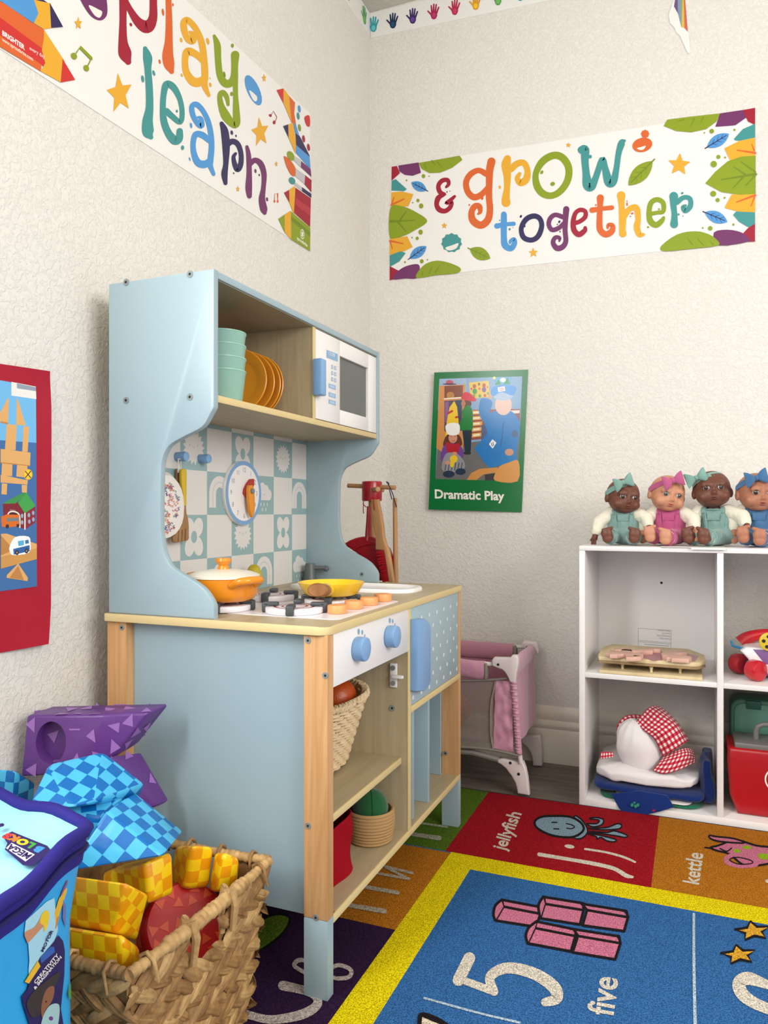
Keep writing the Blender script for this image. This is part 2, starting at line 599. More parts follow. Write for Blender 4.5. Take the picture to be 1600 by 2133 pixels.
p.ell(1135, 655, 44, 118, SKY, -24); p.blob([(1105, 655), (1160, 700), (1155, 735), (1130, 720)], WHITEP)
p.stroke([(1262, 840, 5), (1280, 806, 5), (1306, 850, 5), (1290, 890, 5)], CRIM, smooth=False); p.ell(1258, 838, 12, 9, CRIM, 40); p.ell(1286, 888, 10, 14, CRIM)
p.blob([(-140, -60), (-60, -120), (40, -90), (70, 0), (72, 110), (20, 150), (-60, 100)], PLUM); p.blob([(-60, 40), (10, 70), (38, 90), (20, 130), (-20, 110)], WHITEP)
# learn
p.crop(280, 80, 4.2105)
p.stroke([(275, 640, 56), (330, 690, 50), (395, 735, 46), (412, 650, 44), (390, 530, 46), (335, 430, 58), (275, 405, 62), (250, 490, 52), (242, 620, 52), (252, 730, 60), (290, 830, 66), (345, 895, 78), (385, 880, 66), (390, 815, 56)], TEAL)
p.ell(415, 960, 14, 20, TEAL); p.ell(365, 640, 9, 13, TEAL)
p.stroke([(548, 692, 16), (575, 705, 40), (582, 765, 52), (545, 745, 46), (505, 670, 46), (498, 600, 46), (535, 580, 48), (590, 630, 44), (640, 730, 46), (665, 850, 48), (670, 960, 50), (660, 1070, 52), (660, 1120, 46), (688, 1192, 32)], SKY)
p.stroke([(650, 900, 44), (590, 850, 56), (530, 845, 52), (508, 920, 46), (515, 1010, 50), (550, 1090, 62), (610, 1105, 66), (660, 1070, 50)], SKY)
p.ell(490, 765, 10, 24, SKY, -10); p.ell(478, 1060, 6, 18, SKY, -15)
p.stroke([(758, 748, 36), (785, 820, 66), (797, 950, 66), (795, 1100, 46), (783, 1190, 56), (792, 1272, 34)], NAVY)
p.stroke([(800, 940, 50), (850, 905, 50), (900, 930, 46), (928, 1010, 42), (926, 1100, 46), (900, 1150, 50), (875, 1110, 44), (862, 1045, 34), (880, 1012, 26)], NAVY)
for a in ((847, 828, 11, 20), (884, 856, 7, 10), (864, 1184, 5, 9)): p.ell(*a, NAVY, -10)
p.stroke([(980, 952, 28), (995, 1030, 42), (1000, 1180, 46), (996, 1310, 58), (1002, 1385, 42)], PLUM)
p.stroke([(1008, 1100, 46), (1050, 1070, 46), (1100, 1100, 50), (1130, 1190, 46), (1125, 1310, 40), (1112, 1410, 56), (1128, 1500, 62), (1136, 1532, 34)], PLUM)
for a in ((1055, 1164, 9, 18), (1088, 1200, 6, 11), (1157, 1412, 9, 18)): p.ell(*a, PLUM, -8)
p.star(900, 1322, 17, 30, GOLD); p.star(1238, 1102, 14, 26, GOLD)
p.stroke([(1222, 1425, 4), (1224, 1365, 4), (1250, 1360, 12), (1250, 1425, 4)], ORA, smooth=False); p.ell(1222, 1430, 8, 12, ORA); p.ell(1250, 1430, 8, 12, ORA)
# pencils, brushes and paint at its right end
p.poly([(1240, 455), (1300, 440), (1300, 570)], REDP); p.poly([(1300, 440), (1350, 505), (1368, 600), (1372, 738), (1300, 570)], GOLD)
p.poly([(1350, 505), (1402, 565), (1395, 660), (1412, 760), (1372, 738), (1358, 600)], ORA)
p.poly([(1297, 770), (1342, 756), (1345, 872)], NAVY); p.poly([(1342, 756), (1385, 740), (1412, 900), (1405, 1012), (1345, 872)], GOLD)
p.poly([(1405, 790), (1460, 890), (1530, 1030), (1530, 1046), (1410, 940)], NAVY); p.poly([(1410, 935), (1530, 1040), (1538, 1150), (1410, 1005)], SKY); p.poly([(1385, 740), (1412, 760), (1440, 860), (1405, 830)], SKY)
p.ell(1365, 1032, 28, 46, LIME, -30); p.poly([(1395, 1030), (1455, 1070), (1455, 1135), (1395, 1075)], GREYP); p.poly([(1455, 1075), (1540, 1150), (1545, 1215), (1452, 1130)], PLUM)
p.blob([(1305, 1035), (1360, 1070), (1405, 1140), (1405, 1205), (1370, 1200), (1330, 1130)], ORA); p.poly([(1408, 1140), (1490, 1200), (1485, 1278), (1405, 1210)], GREYP); p.poly([(1490, 1200), (1547, 1245), (1545, 1350), (1485, 1280)], CRIM)
p.ell(1376, 1250, 26, 34, TEAL, -35); p.poly([(1400, 1260), (1462, 1305), (1462, 1340), (1400, 1290)], GREYP); p.poly([(1462, 1305), (1545, 1365), (1545, 1400), (1462, 1340)], NAVY)
p.poly([(1305, 1355), (1350, 1330), (1352, 1440)], CRIM); p.poly([(1350, 1330), (1400, 1295), (1410, 1400), (1392, 1548), (1352, 1440)], GOLD); p.poly([(1405, 1310), (1541, 1405), (1534, 1655), (1392, 1530)], CRIM); p.poly([(1408, 1400), (1538, 1490), (1536, 1560), (1405, 1460)], ink('#b0303f'))
p.poly([(1255, 1585), (1310, 1545), (1312, 1705)], LIME); p.poly([(1310, 1545), (1365, 1512), (1372, 1640), (1368, 1764), (1312, 1705)], GOLD); p.poly([(1365, 1518), (1535, 1662), (1534, 1868), (1368, 1764)], LIME); p.poly([(1368, 1560), (1535, 1700), (1535, 1740), (1368, 1600)], DKGRN)
for x, y, c in ((1440, 620, SKY), (1430, 682, TEAL), (1442, 785, LIME), (1478, 882, CRIM), (1521, 957, CRIM)): p.ell(x, y, 12, 32, c, -8)
p.blob([(1485, 700), (1510, 675), (1531, 690), (1531, 770), (1505, 765)], REDP)
p.ell(1466, 1718, 18, 44, WHITEP, -4); p.ell(1466, 1718, 15, 36, LIME, -4); p.star(1466, 1718, 14, 34, WHITEP, 0, 6, .5)
p.text('sproutbrite', (1418, 1762), (20, 15), (0, -40), WHITEP, .03)
# pencils at its left end
p.crop(0, 0, 2.4242)
p.poly([(-120, -190), (165, 0), (200, 70), (165, 120), (-120, -70)], SKY); p.poly([(-120, -230), (0, -150), (240, 20), (170, 0), (-120, -160)], NAVY)
p.poly([(165, 0), (250, 20), (258, 142), (215, 150), (165, 118), (188, 70)], GOLD); p.poly([(245, 15), (313, 138), (252, 143)], NAVY)
p.poly([(-120, -60), (30, 30), (165, 122), (216, 152), (215, 240), (200, 362), (-120, 170)], ORA); p.poly([(-120, 20), (0, 95), (222, 258), (222, 342), (-120, 100)], REDP)
p.poly([(216, 152), (320, 310), (302, 418), (200, 362), (222, 320), (205, 255), (215, 200)], GOLD); p.poly([(310, 298), (374, 405), (300, 418)], REDP)
p.text('BRIGHTER', (4, 178), (24.5, 16.5), (0, -34), WHITEP, .04); p.text('every day', (142, 252), (20, 12), (0, -28), WHITEP, .0); p.text('www.sproutbrite.com', (4, 208), (17.5, 11.5), (0, -26), WHITEP, .01)
p.star(390, 120, 20, 34, GOLD)
p.stroke([(368, 285, 7), (402, 236, 7), (458, 292, 7), (432, 345, 7)], LIME, smooth=False); p.ell(368, 285, 14, 18, LIME, -30); p.ell(430, 346, 13, 17, LIME, -30); p.stroke([(402, 245, 12), (456, 300, 12)], LIME)
solo('wall_banner', mb, 'white banner with the words play and learn, on the left wall above the toy kitchen', 'banner')

# --- banner on the back wall
mb = MB()
YN = V((0, -1, 0))
sheet(mb, [by(812, 583), by(1573, 503), by(1573, 228), by(815, 348)], PAPER, YN)
p = Print(lambda u, v: by(u, v, 0), YN, mb, .0017, 1e-5)
p.crop(800, 280, 4)
p.stroke([(520, 440, 22), (540, 415, 32), (530, 382, 36), (485, 388, 38), (455, 430, 38), (468, 482, 40), (506, 500, 28)], CRIM)
p.stroke([(498, 505, 30), (455, 530, 44), (440, 585, 40), (462, 628, 44), (510, 640, 40), (552, 610, 38), (562, 565, 36), (520, 575, 30), (560, 545, 32), (590, 518, 24)], CRIM)
p.ell(526, 481, 6, 6, CRIM); p.ell(551, 474, 4, 4, CRIM)
p.stroke([(850, 330, 50), (790, 302, 46), (725, 332, 50), (685, 400, 50), (700, 480, 52), (750, 525, 54), (810, 505, 50), (862, 450, 44)], ORA)
p.stroke([(897, 228, 68), (882, 300, 62), (878, 400, 56), (876, 520, 54), (884, 630, 54), (866, 715, 60), (808, 758, 62), (745, 722, 62), (730, 655, 52), (757, 602, 50), (795, 602, 48), (803, 645, 36), (785, 665, 18)], ORA)
p.ell(820, 535, 10, 14, ORA, 20); p.ell(712, 590, 7, 9, ORA, 20)
p.stroke([(1030, 205, 60), (1018, 260, 78), (1028, 350, 62), (1026, 450, 52), (1016, 530, 66), (1018, 570, 76)], GOLD)
p.stroke([(1060, 290, 56), (1108, 248, 54), (1165, 240, 52), (1196, 300, 50), (1186, 375, 60), (1140, 405, 58), (1112, 368, 44), (1132, 330, 28)], GOLD)
p.ell(966, 442, 10, 14, GOLD)
p.stroke([(1410, 178, 60), (1320, 230, 60), (1266, 330, 50), (1276, 430, 60), (1325, 495, 60), (1400, 512, 54), (1475, 470, 56), (1532, 380, 58), (1538, 275, 60), (1485, 195, 62)], LIME, True)
p.ell(1316, 318, 12, 17, LIME, 30); p.ell(1406, 415, 20, 17, LIME, -25)
p.stroke([(1000, 668, 48), (1000, 740, 52), (1000, 850, 50), (1010, 925, 56), (1058, 952, 48), (1088, 912, 44), (1085, 875, 34), (1056, 890, 30), (1050, 908, 18)], SKY)
p.stroke([(942, 765, 46), (1010, 752, 34), (1082, 746, 36)], SKY)
for a in ((965, 718, 5, 6), (1048, 792, 9, 10), (1075, 779, 4, 4)): p.ell(*a, TEAL)
p.stroke([(1250, 682, 44), (1185, 710, 44), (1145, 785, 40), (1165, 860, 44), (1230, 882, 42), (1285, 850, 44), (1315, 770, 42), (1300, 705, 42)], NAVY, True)
p.ell(1142, 685, 9, 13, NAVY, 30); p.ell(1172, 766, 9, 11, NAVY)
p.stroke([(1490, 690, 40), (1430, 672, 38), (1388, 700, 40), (1374, 752, 38), (1402, 797, 40), (1460, 780, 38), (1500, 740, 34)], PLUM)
p.stroke([(1520, 625, 52), (1514, 700, 46), (1510, 800, 42), (1516, 890, 42), (1490, 938, 46), (1442, 950, 48), (1410, 905, 40), (1428, 862, 36), (1464, 864, 30), (1462, 892, 16)], PLUM)
p.ell(1462, 730, 9, 12, NAVY, 25); p.ell(1446, 752, 5, 6, NAVY); p.ell(1468, 812, 6, 8, PLUM, 20)
p.star(504, 762, 27, 28, GOLD); p.star(1245, 988, 42, 44, GOLD, -4); p.star(1537, 92, 25, 24, GOLD, 8)
p.star(565, 905, 88, 82, TEAL, 0, 11, .88); p.blob([(515, 945), (570, 925), (622, 908), (605, 950), (560, 968), (530, 965)], WHITEP, 3)
p.leaf(888, 1036, 715, 955, 105, LIME, DKGRN)
# leaves at its left end
p.poly([(66, 272), (110, 265), (135, 325), (64, 390)], CRIM)
p.poly([(66, 390), (100, 375), (192, 458), (170, 475), (64, 470)], TEAL)
p.poly([(120, 262), (290, 236), (310, 322), (240, 347), (175, 340), (130, 310)], PLUM)
p.poly([(290, 240), (633, 180), (655, 215), (570, 280), (470, 322), (380, 325), (315, 290)], LIME)
for a, b2, c, d in ((400, 220, 430, 255), (450, 235, 490, 280), (340, 250, 355, 290)): p.stroke([(a, b2, 10), (c, d, 5)], DKGRN)
p.poly([(64, 485), (150, 478), (247, 500), (205, 600), (60, 615)], GOLD); p.stroke([(64, 590, 16), (170, 540, 10)], ORA); p.stroke([(70, 575, 12), (85, 525, 8)], ORA)
p.blob([(56, 615), (150, 600), (270, 650), (362, 724), (260, 800), (160, 850), (54, 870)], LIME); p.stroke([(56, 728, 22), (265, 718, 8)], DKGRN); p.stroke([(130, 725, 16), (190, 640, 8)], DKGRN); p.stroke([(120, 735, 16), (185, 810, 8)], DKGRN)
p.poly([(52, 875), (195, 850), (240, 940), (150, 985), (50, 1005)], GOLD); p.stroke([(54, 890, 18), (160, 912, 10)], ORA); p.stroke([(54, 895, 12), (72, 955, 8)], ORA)
p.poly([(50, 1010), (140, 975), (183, 990), (130, 1060), (52, 1105)], TEAL); p.poly([(50, 1100), (130, 1140), (100, 1205), (50, 1217)], CRIM)
p.blob([(75, 1208), (120, 1140), (200, 1095), (295, 1090), (280, 1195), (180, 1202)], PLUM); p.blob([(270, 1195), (330, 1095), (430, 1055), (540, 1070), (637, 1115), (610, 1158), (440, 1175)], LIME)
for a, b2, c, d in ((330, 1140, 320, 1175), (400, 1110, 380, 1160), (465, 1095, 430, 1150)): p.stroke([(a, b2, 5), (c, d, 10)], DKGRN)
p.leaf(228, 402, 358, 470, 78, SKY, NAVY); p.leaf(356, 934, 215, 1036, 84, SKY, NAVY)
for x, y, r in ((331, 350, 16), (378, 351, 6), (190, 385, 7), (285, 553, 14), (312, 598, 20), (241, 571, 6), (307, 816, 20), (279, 868, 14), (236, 862, 7), (317, 1059, 17), (364, 1046, 6), (177, 1066, 8)): p.ell(x, y, r * .9, r * 1.05, LIME)
p.crop(1180, 220, 3.8095)
p.stroke([(120, 355, 60), (148, 355, 70), (148, 440, 58), (158, 540, 58), (170, 630, 80), (200, 645, 66), (235, 570, 50), (285, 430, 46), (308, 500, 52), (338, 610, 72), (375, 600, 60), (398, 500, 46), (415, 380, 46), (440, 300, 54), (462, 282, 22)], TEAL)
p.ell(190, 408, 13, 15, TEAL, 30)
p.stroke([(66, 935, 36), (110, 920, 34), (150, 885, 36), (150, 842, 34), (110, 830, 34), (72, 858, 34), (55, 925, 40), (62, 990, 44), (100, 1025, 44), (145, 995, 38), (150, 972, 28)], CRIM); p.ell(125, 905, 7, 8, CRIM)
p.stroke([(270, 735, 56), (268, 800, 44), (264, 900, 46), (268, 985, 50), (312, 1024, 50), (360, 1000, 48), (368, 955, 36), (335, 948, 28), (328, 972, 20)], ORA); p.stroke([(205, 832, 44), (270, 822, 34), (362, 812, 36)], ORA); p.ell(234, 792, 6, 8, ORA)
p.stroke([(435, 715, 66), (438, 790, 46), (446, 900, 56), (445, 985, 50), (448, 1018, 60)], GOLD); p.stroke([(455, 890, 44), (500, 825, 44), (555, 815, 50), (570, 900, 44), (560, 965, 50), (580, 1025, 44), (612, 1025, 24)], GOLD)
for a in ((482, 785, 6, 15), (523, 858, 10, 8), (509, 882, 6, 5), (482, 760, 4, 6)): p.ell(*a, ORA)
p.stroke([(662, 862, 34), (720, 852, 30), (768, 842, 34), (768, 775, 38), (720, 748, 38), (672, 775, 40), (656, 850, 40), (668, 920, 48), (712, 950, 46), (756, 918, 38), (772, 892, 24)], LIME); p.ell(735, 825, 8, 8, LIME); p.ell(648, 967, 9, 8, LIME)
p.stroke([(852, 722, 70), (850, 790, 50), (858, 870, 46), (855, 945, 62)], TEAL); p.stroke([(880, 770, 40), (930, 732, 36), (980, 742, 38), (984, 800, 40), (945, 838, 40), (926, 810, 34), (946, 795, 20)], TEAL)
for a in ((919, 698, 11, 8), (891, 866, 8, 9), (925, 880, 4, 5)): p.ell(*a, TEAL, -35)
p.ell(603, 315, 80, 56, ORA, -14); p.star(625, 228, 34, 34, ORA, 0, 8, .86); p.blob([(560, 342), (595, 332), (630, 322), (615, 350), (585, 356)], WHITEP, 3)
p.leaf(492, 636, 684, 444, 120, LIME, DKGRN); p.star(895, 472, 92, 92, GOLD, 4)
p.poly([(772, 165), (803, 115), (1000, 90), (1220, 66), (1190, 130), (1110, 190), (990, 216), (870, 205)], LIME)
for a, b2, c, d in ((985, 175, 1015, 105), (1065, 140, 1085, 100), (880, 130, 930, 118)): p.stroke([(a, b2, 5), (c, d, 10)], DKGRN)
p.poly([(1220, 66), (1420, 36), (1425, 100), (1340, 160), (1182, 172)], PLUM); p.poly([(1400, 40), (1497, 22), (1497, 158), (1440, 130)], CRIM)
p.poly([(1328, 270), (1400, 190), (1497, 148), (1497, 280), (1345, 282)], TEAL)
p.poly([(1254, 342), (1370, 285), (1497, 258), (1497, 430), (1300, 440)], GOLD); p.stroke([(1497, 380, 18), (1355, 358, 10)], ORA); p.stroke([(1490, 360, 14), (1470, 312, 8)], ORA)
p.poly([(1254, 815), (1310, 710), (1497, 690), (1497, 850), (1370, 845)], GOLD); p.stroke([(1497, 715, 18), (1350, 770, 10)], ORA); p.stroke([(1492, 730, 12), (1465, 800, 8)], ORA)
p.poly([(1102, 620), (1180, 530), (1280, 445), (1390, 408), (1500, 402), (1500, 705), (1380, 712), (1230, 690)], LIME); p.stroke([(1500, 548, 22), (1230, 592, 9)], DKGRN); p.stroke([(1430, 558, 16), (1330, 492, 8)], DKGRN); p.stroke([(1410, 562, 16), (1320, 660, 8)], DKGRN); p.stroke([(1495, 560, 14), (1420, 640, 8)], DKGRN); p.stroke([(1498, 530, 14), (1385, 450, 8)], DKGRN)
p.poly([(1322, 870), (1345, 845), (1496, 850), (1496, 965), (1440, 966), (1370, 925)], TEAL); p.poly([(1496, 940), (1496, 1082), (1440, 1084), (1390, 1030), (1440, 975)], CRIM)
p.blob([(1170, 1010), (1280, 988), (1390, 1010), (1450, 1060), (1440, 1084), (1210, 1112)], PLUM, 3); p.blob([(752, 1118), (880, 1025), (1020, 1000), (1120, 1020), (1185, 1060), (1206, 1112), (1000, 1138), (780, 1158)], LIME, 3)
for a, b2, c, d in ((960, 1055, 1000, 1105), (1040, 1060, 1085, 1110), (1140, 1080, 1165, 1105)): p.stroke([(a, b2, 5), (c, d, 10)], DKGRN)
p.leaf(1290, 228, 1115, 335, 92, SKY, NAVY); p.leaf(1278, 926, 1098, 850, 92, SKY, NAVY)
for x, y, r in ((1153, 207, 18), (1095, 220, 6), (1333, 197, 9), (1206, 411, 16), (1259, 416, 8), (1169, 468, 25), (1165, 703, 23), (1200, 753, 16), (1255, 735, 8), (1141, 977, 18), (1082, 974, 7), (1325, 947, 9)): p.ell(x, y, r, r, LIME)
solo('wall_banner', mb, 'white paper banner with leaves and the words grow together, on the back wall', 'banner')

# --- green "Dramatic Play" poster
mb = MB()
DPN = V((math.sin(R(2.15)), -math.cos(R(2.15)), 0))          # the poster's left edge stands a little off the wall
DP0 = V((.475, -.003, .9))
def dpm(u, v):
    d = ray(u, v)
    return CAM + d * ((DP0 - CAM).dot(DPN) / d.dot(DPN))
GREEN = ink('#0b6d35', .22)
sheet(mb, [dpm(893, 1061), dpm(1087, 1067), dpm(1100, 770), dpm(905, 776)], GREEN, DPN)
p = Print(dpm, DPN, mb, .0017, 1e-5)
p.crop(860, 740, 5.7143)
I = lambda h: ink(h, .22)
p.poly([(318, 282), (1304, 252), (1250, 1500), (272, 1472)], I('#7f9fc0'))
p.poly([(318, 282), (640, 272), (635, 640), (300, 650)], I('#93a9c4'))
p.poly([(295, 1090), (1275, 960), (1250, 1500), (272, 1472)], I('#6a6866'))
p.poly([(318, 365), (630, 348), (600, 1120), (345, 1150), (282, 1105)], I('#c98a4c')); p.poly([(378, 368), (600, 358), (595, 500), (378, 520)], I('#7d3d22')); p.poly([(378, 545), (590, 530), (585, 900), (378, 900)], I('#54424e'))
p.ell(440, 325, 45, 28, I('#b34a66')); p.ell(440, 345, 85, 9, I('#43263a')); p.ell(450, 480, 46, 45, I('#b27a35')); p.stroke([(378, 520, 16), (580, 505, 16)], I('#e8dcc4'))
p.poly([(385, 560), (430, 545), (425, 800), (385, 800)], I('#8a5b8e')); p.poly([(440, 620), (495, 545), (540, 640), (550, 900), (390, 985), (405, 800)], I('#e5bd28')); p.stroke([(425, 690, 24), (470, 665, 24)], I('#b22a22')); p.stroke([(395, 905, 20), (440, 890, 20)], I('#b22a22')); p.stroke([(515, 740, 24), (540, 735, 24)], I('#b22a22')); p.poly([(520, 540), (580, 530), (570, 780), (545, 760)], I('#2f3f5c'))
p.poly([(670, 325), (905, 305), (915, 500), (690, 515)], I('#d9b84a'))
for x, y, c, r in ((735, 370, '#a8502a', 26), (850, 360, '#b5402a', 26), (740, 430, '#3f8a44', 34), (850, 410, '#7a4f8f', 32), (700, 400, '#c93b30', 14), (795, 400, '#c65a2a', 16), (890, 380, '#d84c3a', 12), (790, 345, '#8a4f2a', 18), (730, 485, '#67a33a', 22), (800, 485, '#4c8f3a', 20), (860, 480, '#c9402f', 20), (895, 455, '#5fa03a', 16)): p.ell(x, y, r * .8, r, I(c))
p.poly([(965, 262), (1175, 256), (1170, 350), (985, 360)], I('#5f9fc4')); p.poly([(975, 355), (1025, 290), (1050, 350)], I('#2c8a4f')); p.poly([(1085, 345), (1130, 258), (1160, 345)], I('#2c8a4f')); p.ell(1075, 295, 34, 26, I('#e8dfe4')); p.ell(972, 272, 17, 17, I('#dfe06a'))
p.poly([(715, 650), (1280, 640), (1270, 960), (690, 1010)], I('#8d4a3a'))
for i in range(5): p.poly([(708, 660 + i * 68), (830, 655 + i * 66), (825, 700 + i * 66), (705, 708 + i * 68)], I('#d9a24c')); p.poly([(722, 672 + i * 68), (800, 669 + i * 66), (798, 690 + i * 66), (720, 694 + i * 68)], I('#e9dfc9'))
p.poly([(1150, 660), (1275, 655), (1270, 690), (1150, 695)], I('#dcd2c8')); p.poly([(820, 830), (920, 825), (905, 1000), (815, 1010)], I('#49587a'))
# child in a red hat
p.ell(650, 575, 50, 52, I('#5d2b1d')); p.ell(605, 575, 26, 36, I('#b5714f')); p.blob([(578, 515), (620, 440), (690, 460), (755, 525), (735, 550), (650, 540)], I('#c8202c')); p.blob([(590, 660), (650, 595), (705, 640), (715, 760), (705, 890), (585, 895), (560, 830), (590, 740)], I('#1c7a34')); p.poly([(590, 895), (705, 892), (690, 1150), (625, 1160)], I('#22303c')); p.ell(650, 1165, 46, 20, I('#2c2d33'))
# child in a chef hat
p.blob([(362, 1070), (400, 960), (480, 930), (560, 960), (590, 1060), (530, 1090), (420, 1090)], I('#5f3524')); p.ell(480, 985, 52, 62, I('#c88d74')); p.blob([(390, 850), (440, 810), (520, 808), (560, 840), (545, 940), (425, 945)], I('#e9e6e2')); p.ell(460, 968, 6, 4, I('#3c2018')); p.ell(505, 966, 6, 4, I('#3c2018')); p.stroke([(465, 1015, 5), (485, 1022, 7), (505, 1013, 5)], I('#a34a44'))
p.blob([(335, 1230), (370, 1080), (470, 1050), (580, 1090), (605, 1210), (540, 1240), (400, 1290)], I('#6a4290')); p.blob([(400, 1040), (480, 1060), (555, 1050), (540, 1160), (470, 1175), (415, 1150)], I('#b01f2c')); p.blob([(345, 1330), (400, 1170), (540, 1180), (625, 1300), (570, 1380), (400, 1390)], I('#8d8d92'))
for i in range(6): p.stroke([(385 + i * 38, 1370, 9), (400 + i * 38, 1280, 9)], I('#3a3d44'))
p.ell(430, 1415, 70, 42, I('#27364a')); p.ell(570, 1385, 62, 40, I('#27364a')); p.ell(490, 1235, 46, 46, I('#e3be2c')); p.ell(470, 1295, 24, 40, I('#e3be2c')); p.ell(415, 1280, 30, 24, I('#c88d74')); p.ell(500, 1170, 30, 20, I('#c88d74'))
# child in a blue mail uniform
p.blob([(905, 1150), (880, 880), (800, 720), (790, 620), (815, 520), (900, 520), (950, 570), (920, 680), (1000, 660), (1160, 660), (1260, 760), (1275, 900), (1235, 1180), (1240, 1260), (1050, 1310), (900, 1330)], I('#2377b8')); p.blob([(900, 500), (925, 420), (970, 400), (960, 470), (930, 525)], I('#c79a84'))
p.ell(1080, 590, 100, 125, I('#d9b6a8')); p.ell(1075, 480, 120, 60, I('#9fb4cc')); p.blob([(930, 440), (960, 380), (1080, 350), (1220, 375), (1225, 430), (1180, 480), (1060, 440), (960, 490)], I('#3d8fd0')); p.poly([(1012, 385), (1095, 370), (1102, 425), (1020, 438)], I('#eeeeee')); p.stroke([(1028, 400, 8), (1085, 392, 8)], I('#b84b4b')); p.stroke([(1032, 420, 8), (1088, 410, 8)], I('#b84b4b'))
p.stroke([(1085, 790, 6), (1060, 1000, 6), (1050, 1080, 6)], I('#25405c')); p.poly([(735, 1110), (905, 915), (1090, 1150), (935, 1340), (860, 1290)], I('#1f72b5')); p.poly([(950, 1000), (998, 1042), (952, 1112), (908, 1060)], I('#e8e8e8')); p.stroke([(935, 1045, 8), (950, 1085, 8)], I('#333333')); p.stroke([(955, 1035, 8), (965, 1075, 8)], I('#333333')); p.ell(1150, 1155, 52, 42, I('#c59077')); p.ell(1215, 935, 38, 46, I('#3f5f86'))
p.poly([(645, 1483), (700, 1400), (800, 1352), (1010, 1335), (1000, 1395), (840, 1420), (760, 1485)], I('#c98b4a')); p.poly([(860, 1420), (990, 1405), (985, 1490), (862, 1488)], I('#3d3a3a')); p.blob([(985, 1495), (985, 1400), (1040, 1320), (1150, 1275), (1258, 1258), (1250, 1500)], I('#cf924e'), 3)
p.text('Dramatic Play', (258, 1700), (147, 4.5), (-3, -147), I('#ece9e0'), .03)
solo('wall_poster', mb, 'green framed poster reading Dramatic Play with children dressing up, on the back wall', 'poster')

# --- red block-play poster on the left wall, its edge curling
mb = MB()
RED = ink('#a60f2a', .35)
def curl(t): return .002 + .012 * t * t
edge = [(86, 775), (90, 790), (93, 850), (93, 960), (91, 1060), (92, 1180), (92, 1260), (89, 1315), (83, 1340)]
ew = [bx(*q) for q in edge]
def redsheet():
    rows = []
    for k, e in enumerate(ew):
        t = k / (len(ew) - 1)
        zt, zb = .9115, .497
        z = zt + (zb - zt) * t
        row = []
        for j in range(9):
            y = -1.62 + (e.y + 1.62) * j / 8
            row.append(V((curl(max(0, (j - 5) / 3)) + (.004 if k in (0, 8) and j > 6 else 0), y, z + (0 if 0 < k < 8 else 0) + (e.z - z) * max(0, (j - 5) / 3))))
        rows.append(row)
    return rows
rw = redsheet()
nv = len(rw[0])
front = [v for r in rw for v in r]
mb.add(front + [v - V((.0012, 0, 0)) for v in front],
       [[i * nv + j, (i + 1) * nv + j, (i + 1) * nv + j + 1, i * nv + j + 1] for i in range(len(rw) - 1) for j in range(nv - 1)] +
       [[len(front) + i * nv + j, len(front) + i * nv + j + 1, len(front) + (i + 1) * nv + j + 1, len(front) + (i + 1) * nv + j] for i in range(len(rw) - 1) for j in range(nv - 1)], RED)
def rpm(u, v):
    w = bx(u, v, 0)
    for _ in range(3):
        t = min(1, max(0, ((w.y + 1.62) / .355 * 8 - 5) / 3))
        w = bx(u, v, curl(t))
    return w
def cut_strips(pts, x0=-60, n=22):
    """split an outline into upright strips so the print follows the curl"""
    out = []
    edges = [x0 * 20] + [x0 + (270 - x0) * i / n for i in range(n + 1)]
    for lo, hi in zip(edges, edges[1:]):
        q = pts
        for lim, sg in ((lo, 1), (hi, -1)):
            r = []
            for i in range(len(q)):
                a, b = q[i - 1], q[i]
                ia, ib = (a[0] - lim) * sg >= 0, (b[0] - lim) * sg >= 0
                if ia != ib:
                    t = (lim - a[0]) / (b[0] - a[0]); r.append((lim, a[1] + (b[1] - a[1]) * t))
                if ib: r.append(b)
            q = r
            if not q: break
        if len(q) > 2: out.append(q)
    return out
class CurlPrint(Print):
    def poly(s, pts, m):
        k = s.k
        for q in cut_strips([(a[0], a[1]) for a in pts]):
            s.k = k
            Print.poly(s, q, m)
        s.k = k + 1
p = CurlPrint(rpm, X1, mb, .0012, 3e-5).crop(0, 740, 3.3333)
I = lambda h: ink(h, .4)
def grid(p, pts, m, n=4):
    p.poly(pts, m)
p.poly([(-700, 30), (0, 175), (245, 218), (248, 608), (0, 590), (-700, 560)], I('#6fb2e0')); p.poly([(-700, 560), (0, 590), (248, 608), (252, 1605), (0, 1638), (-700, 1700)], I('#3f6aa0'))
p.poly([(75, 185), (245, 218), (248, 305), (75, 280)], I('#e4e0da')); p.poly([(112, 195), (245, 222), (246, 250), (114, 230)], I('#8f98a8'))
BW, BW2 = I('#d9a566'), I('#b97f45')
for q in ([(50, 298), (58, 300), (52, 468), (0, 458), (-20, 430)], [(112, 298), (118, 300), (175, 490), (108, 482)], [(42, 478), (112, 484), (104, 660), (30, 656)], [(158, 495), (198, 495), (188, 672), (150, 668)], [(0, 650), (208, 676), (204, 764), (0, 742)], [(10, 742), (82, 752), (80, 840), (5, 835)], [(114, 760), (186, 766), (184, 850), (108, 842)], [(0, 830), (188, 868), (186, 898), (0, 884)], [(8, 890), (46, 892), (42, 968), (5, 965)], [(146, 900), (184, 900), (182, 956), (148, 952)]): p.poly(q, BW)
p.poly([(0, 458), (52, 468), (50, 480), (0, 470)], BW2); p.poly([(0, 742), (204, 764), (204, 770), (0, 750)], BW2)
p.ell(190, 828, 32, 38, I('#d8a62a')); p.ell(190, 828, 26, 32, I('#f0c436')); p.stroke([(172, 806, 6), (208, 850, 6)], I('#2c2a26')); p.stroke([(208, 806, 6), (172, 850, 6)], I('#2c2a26'))
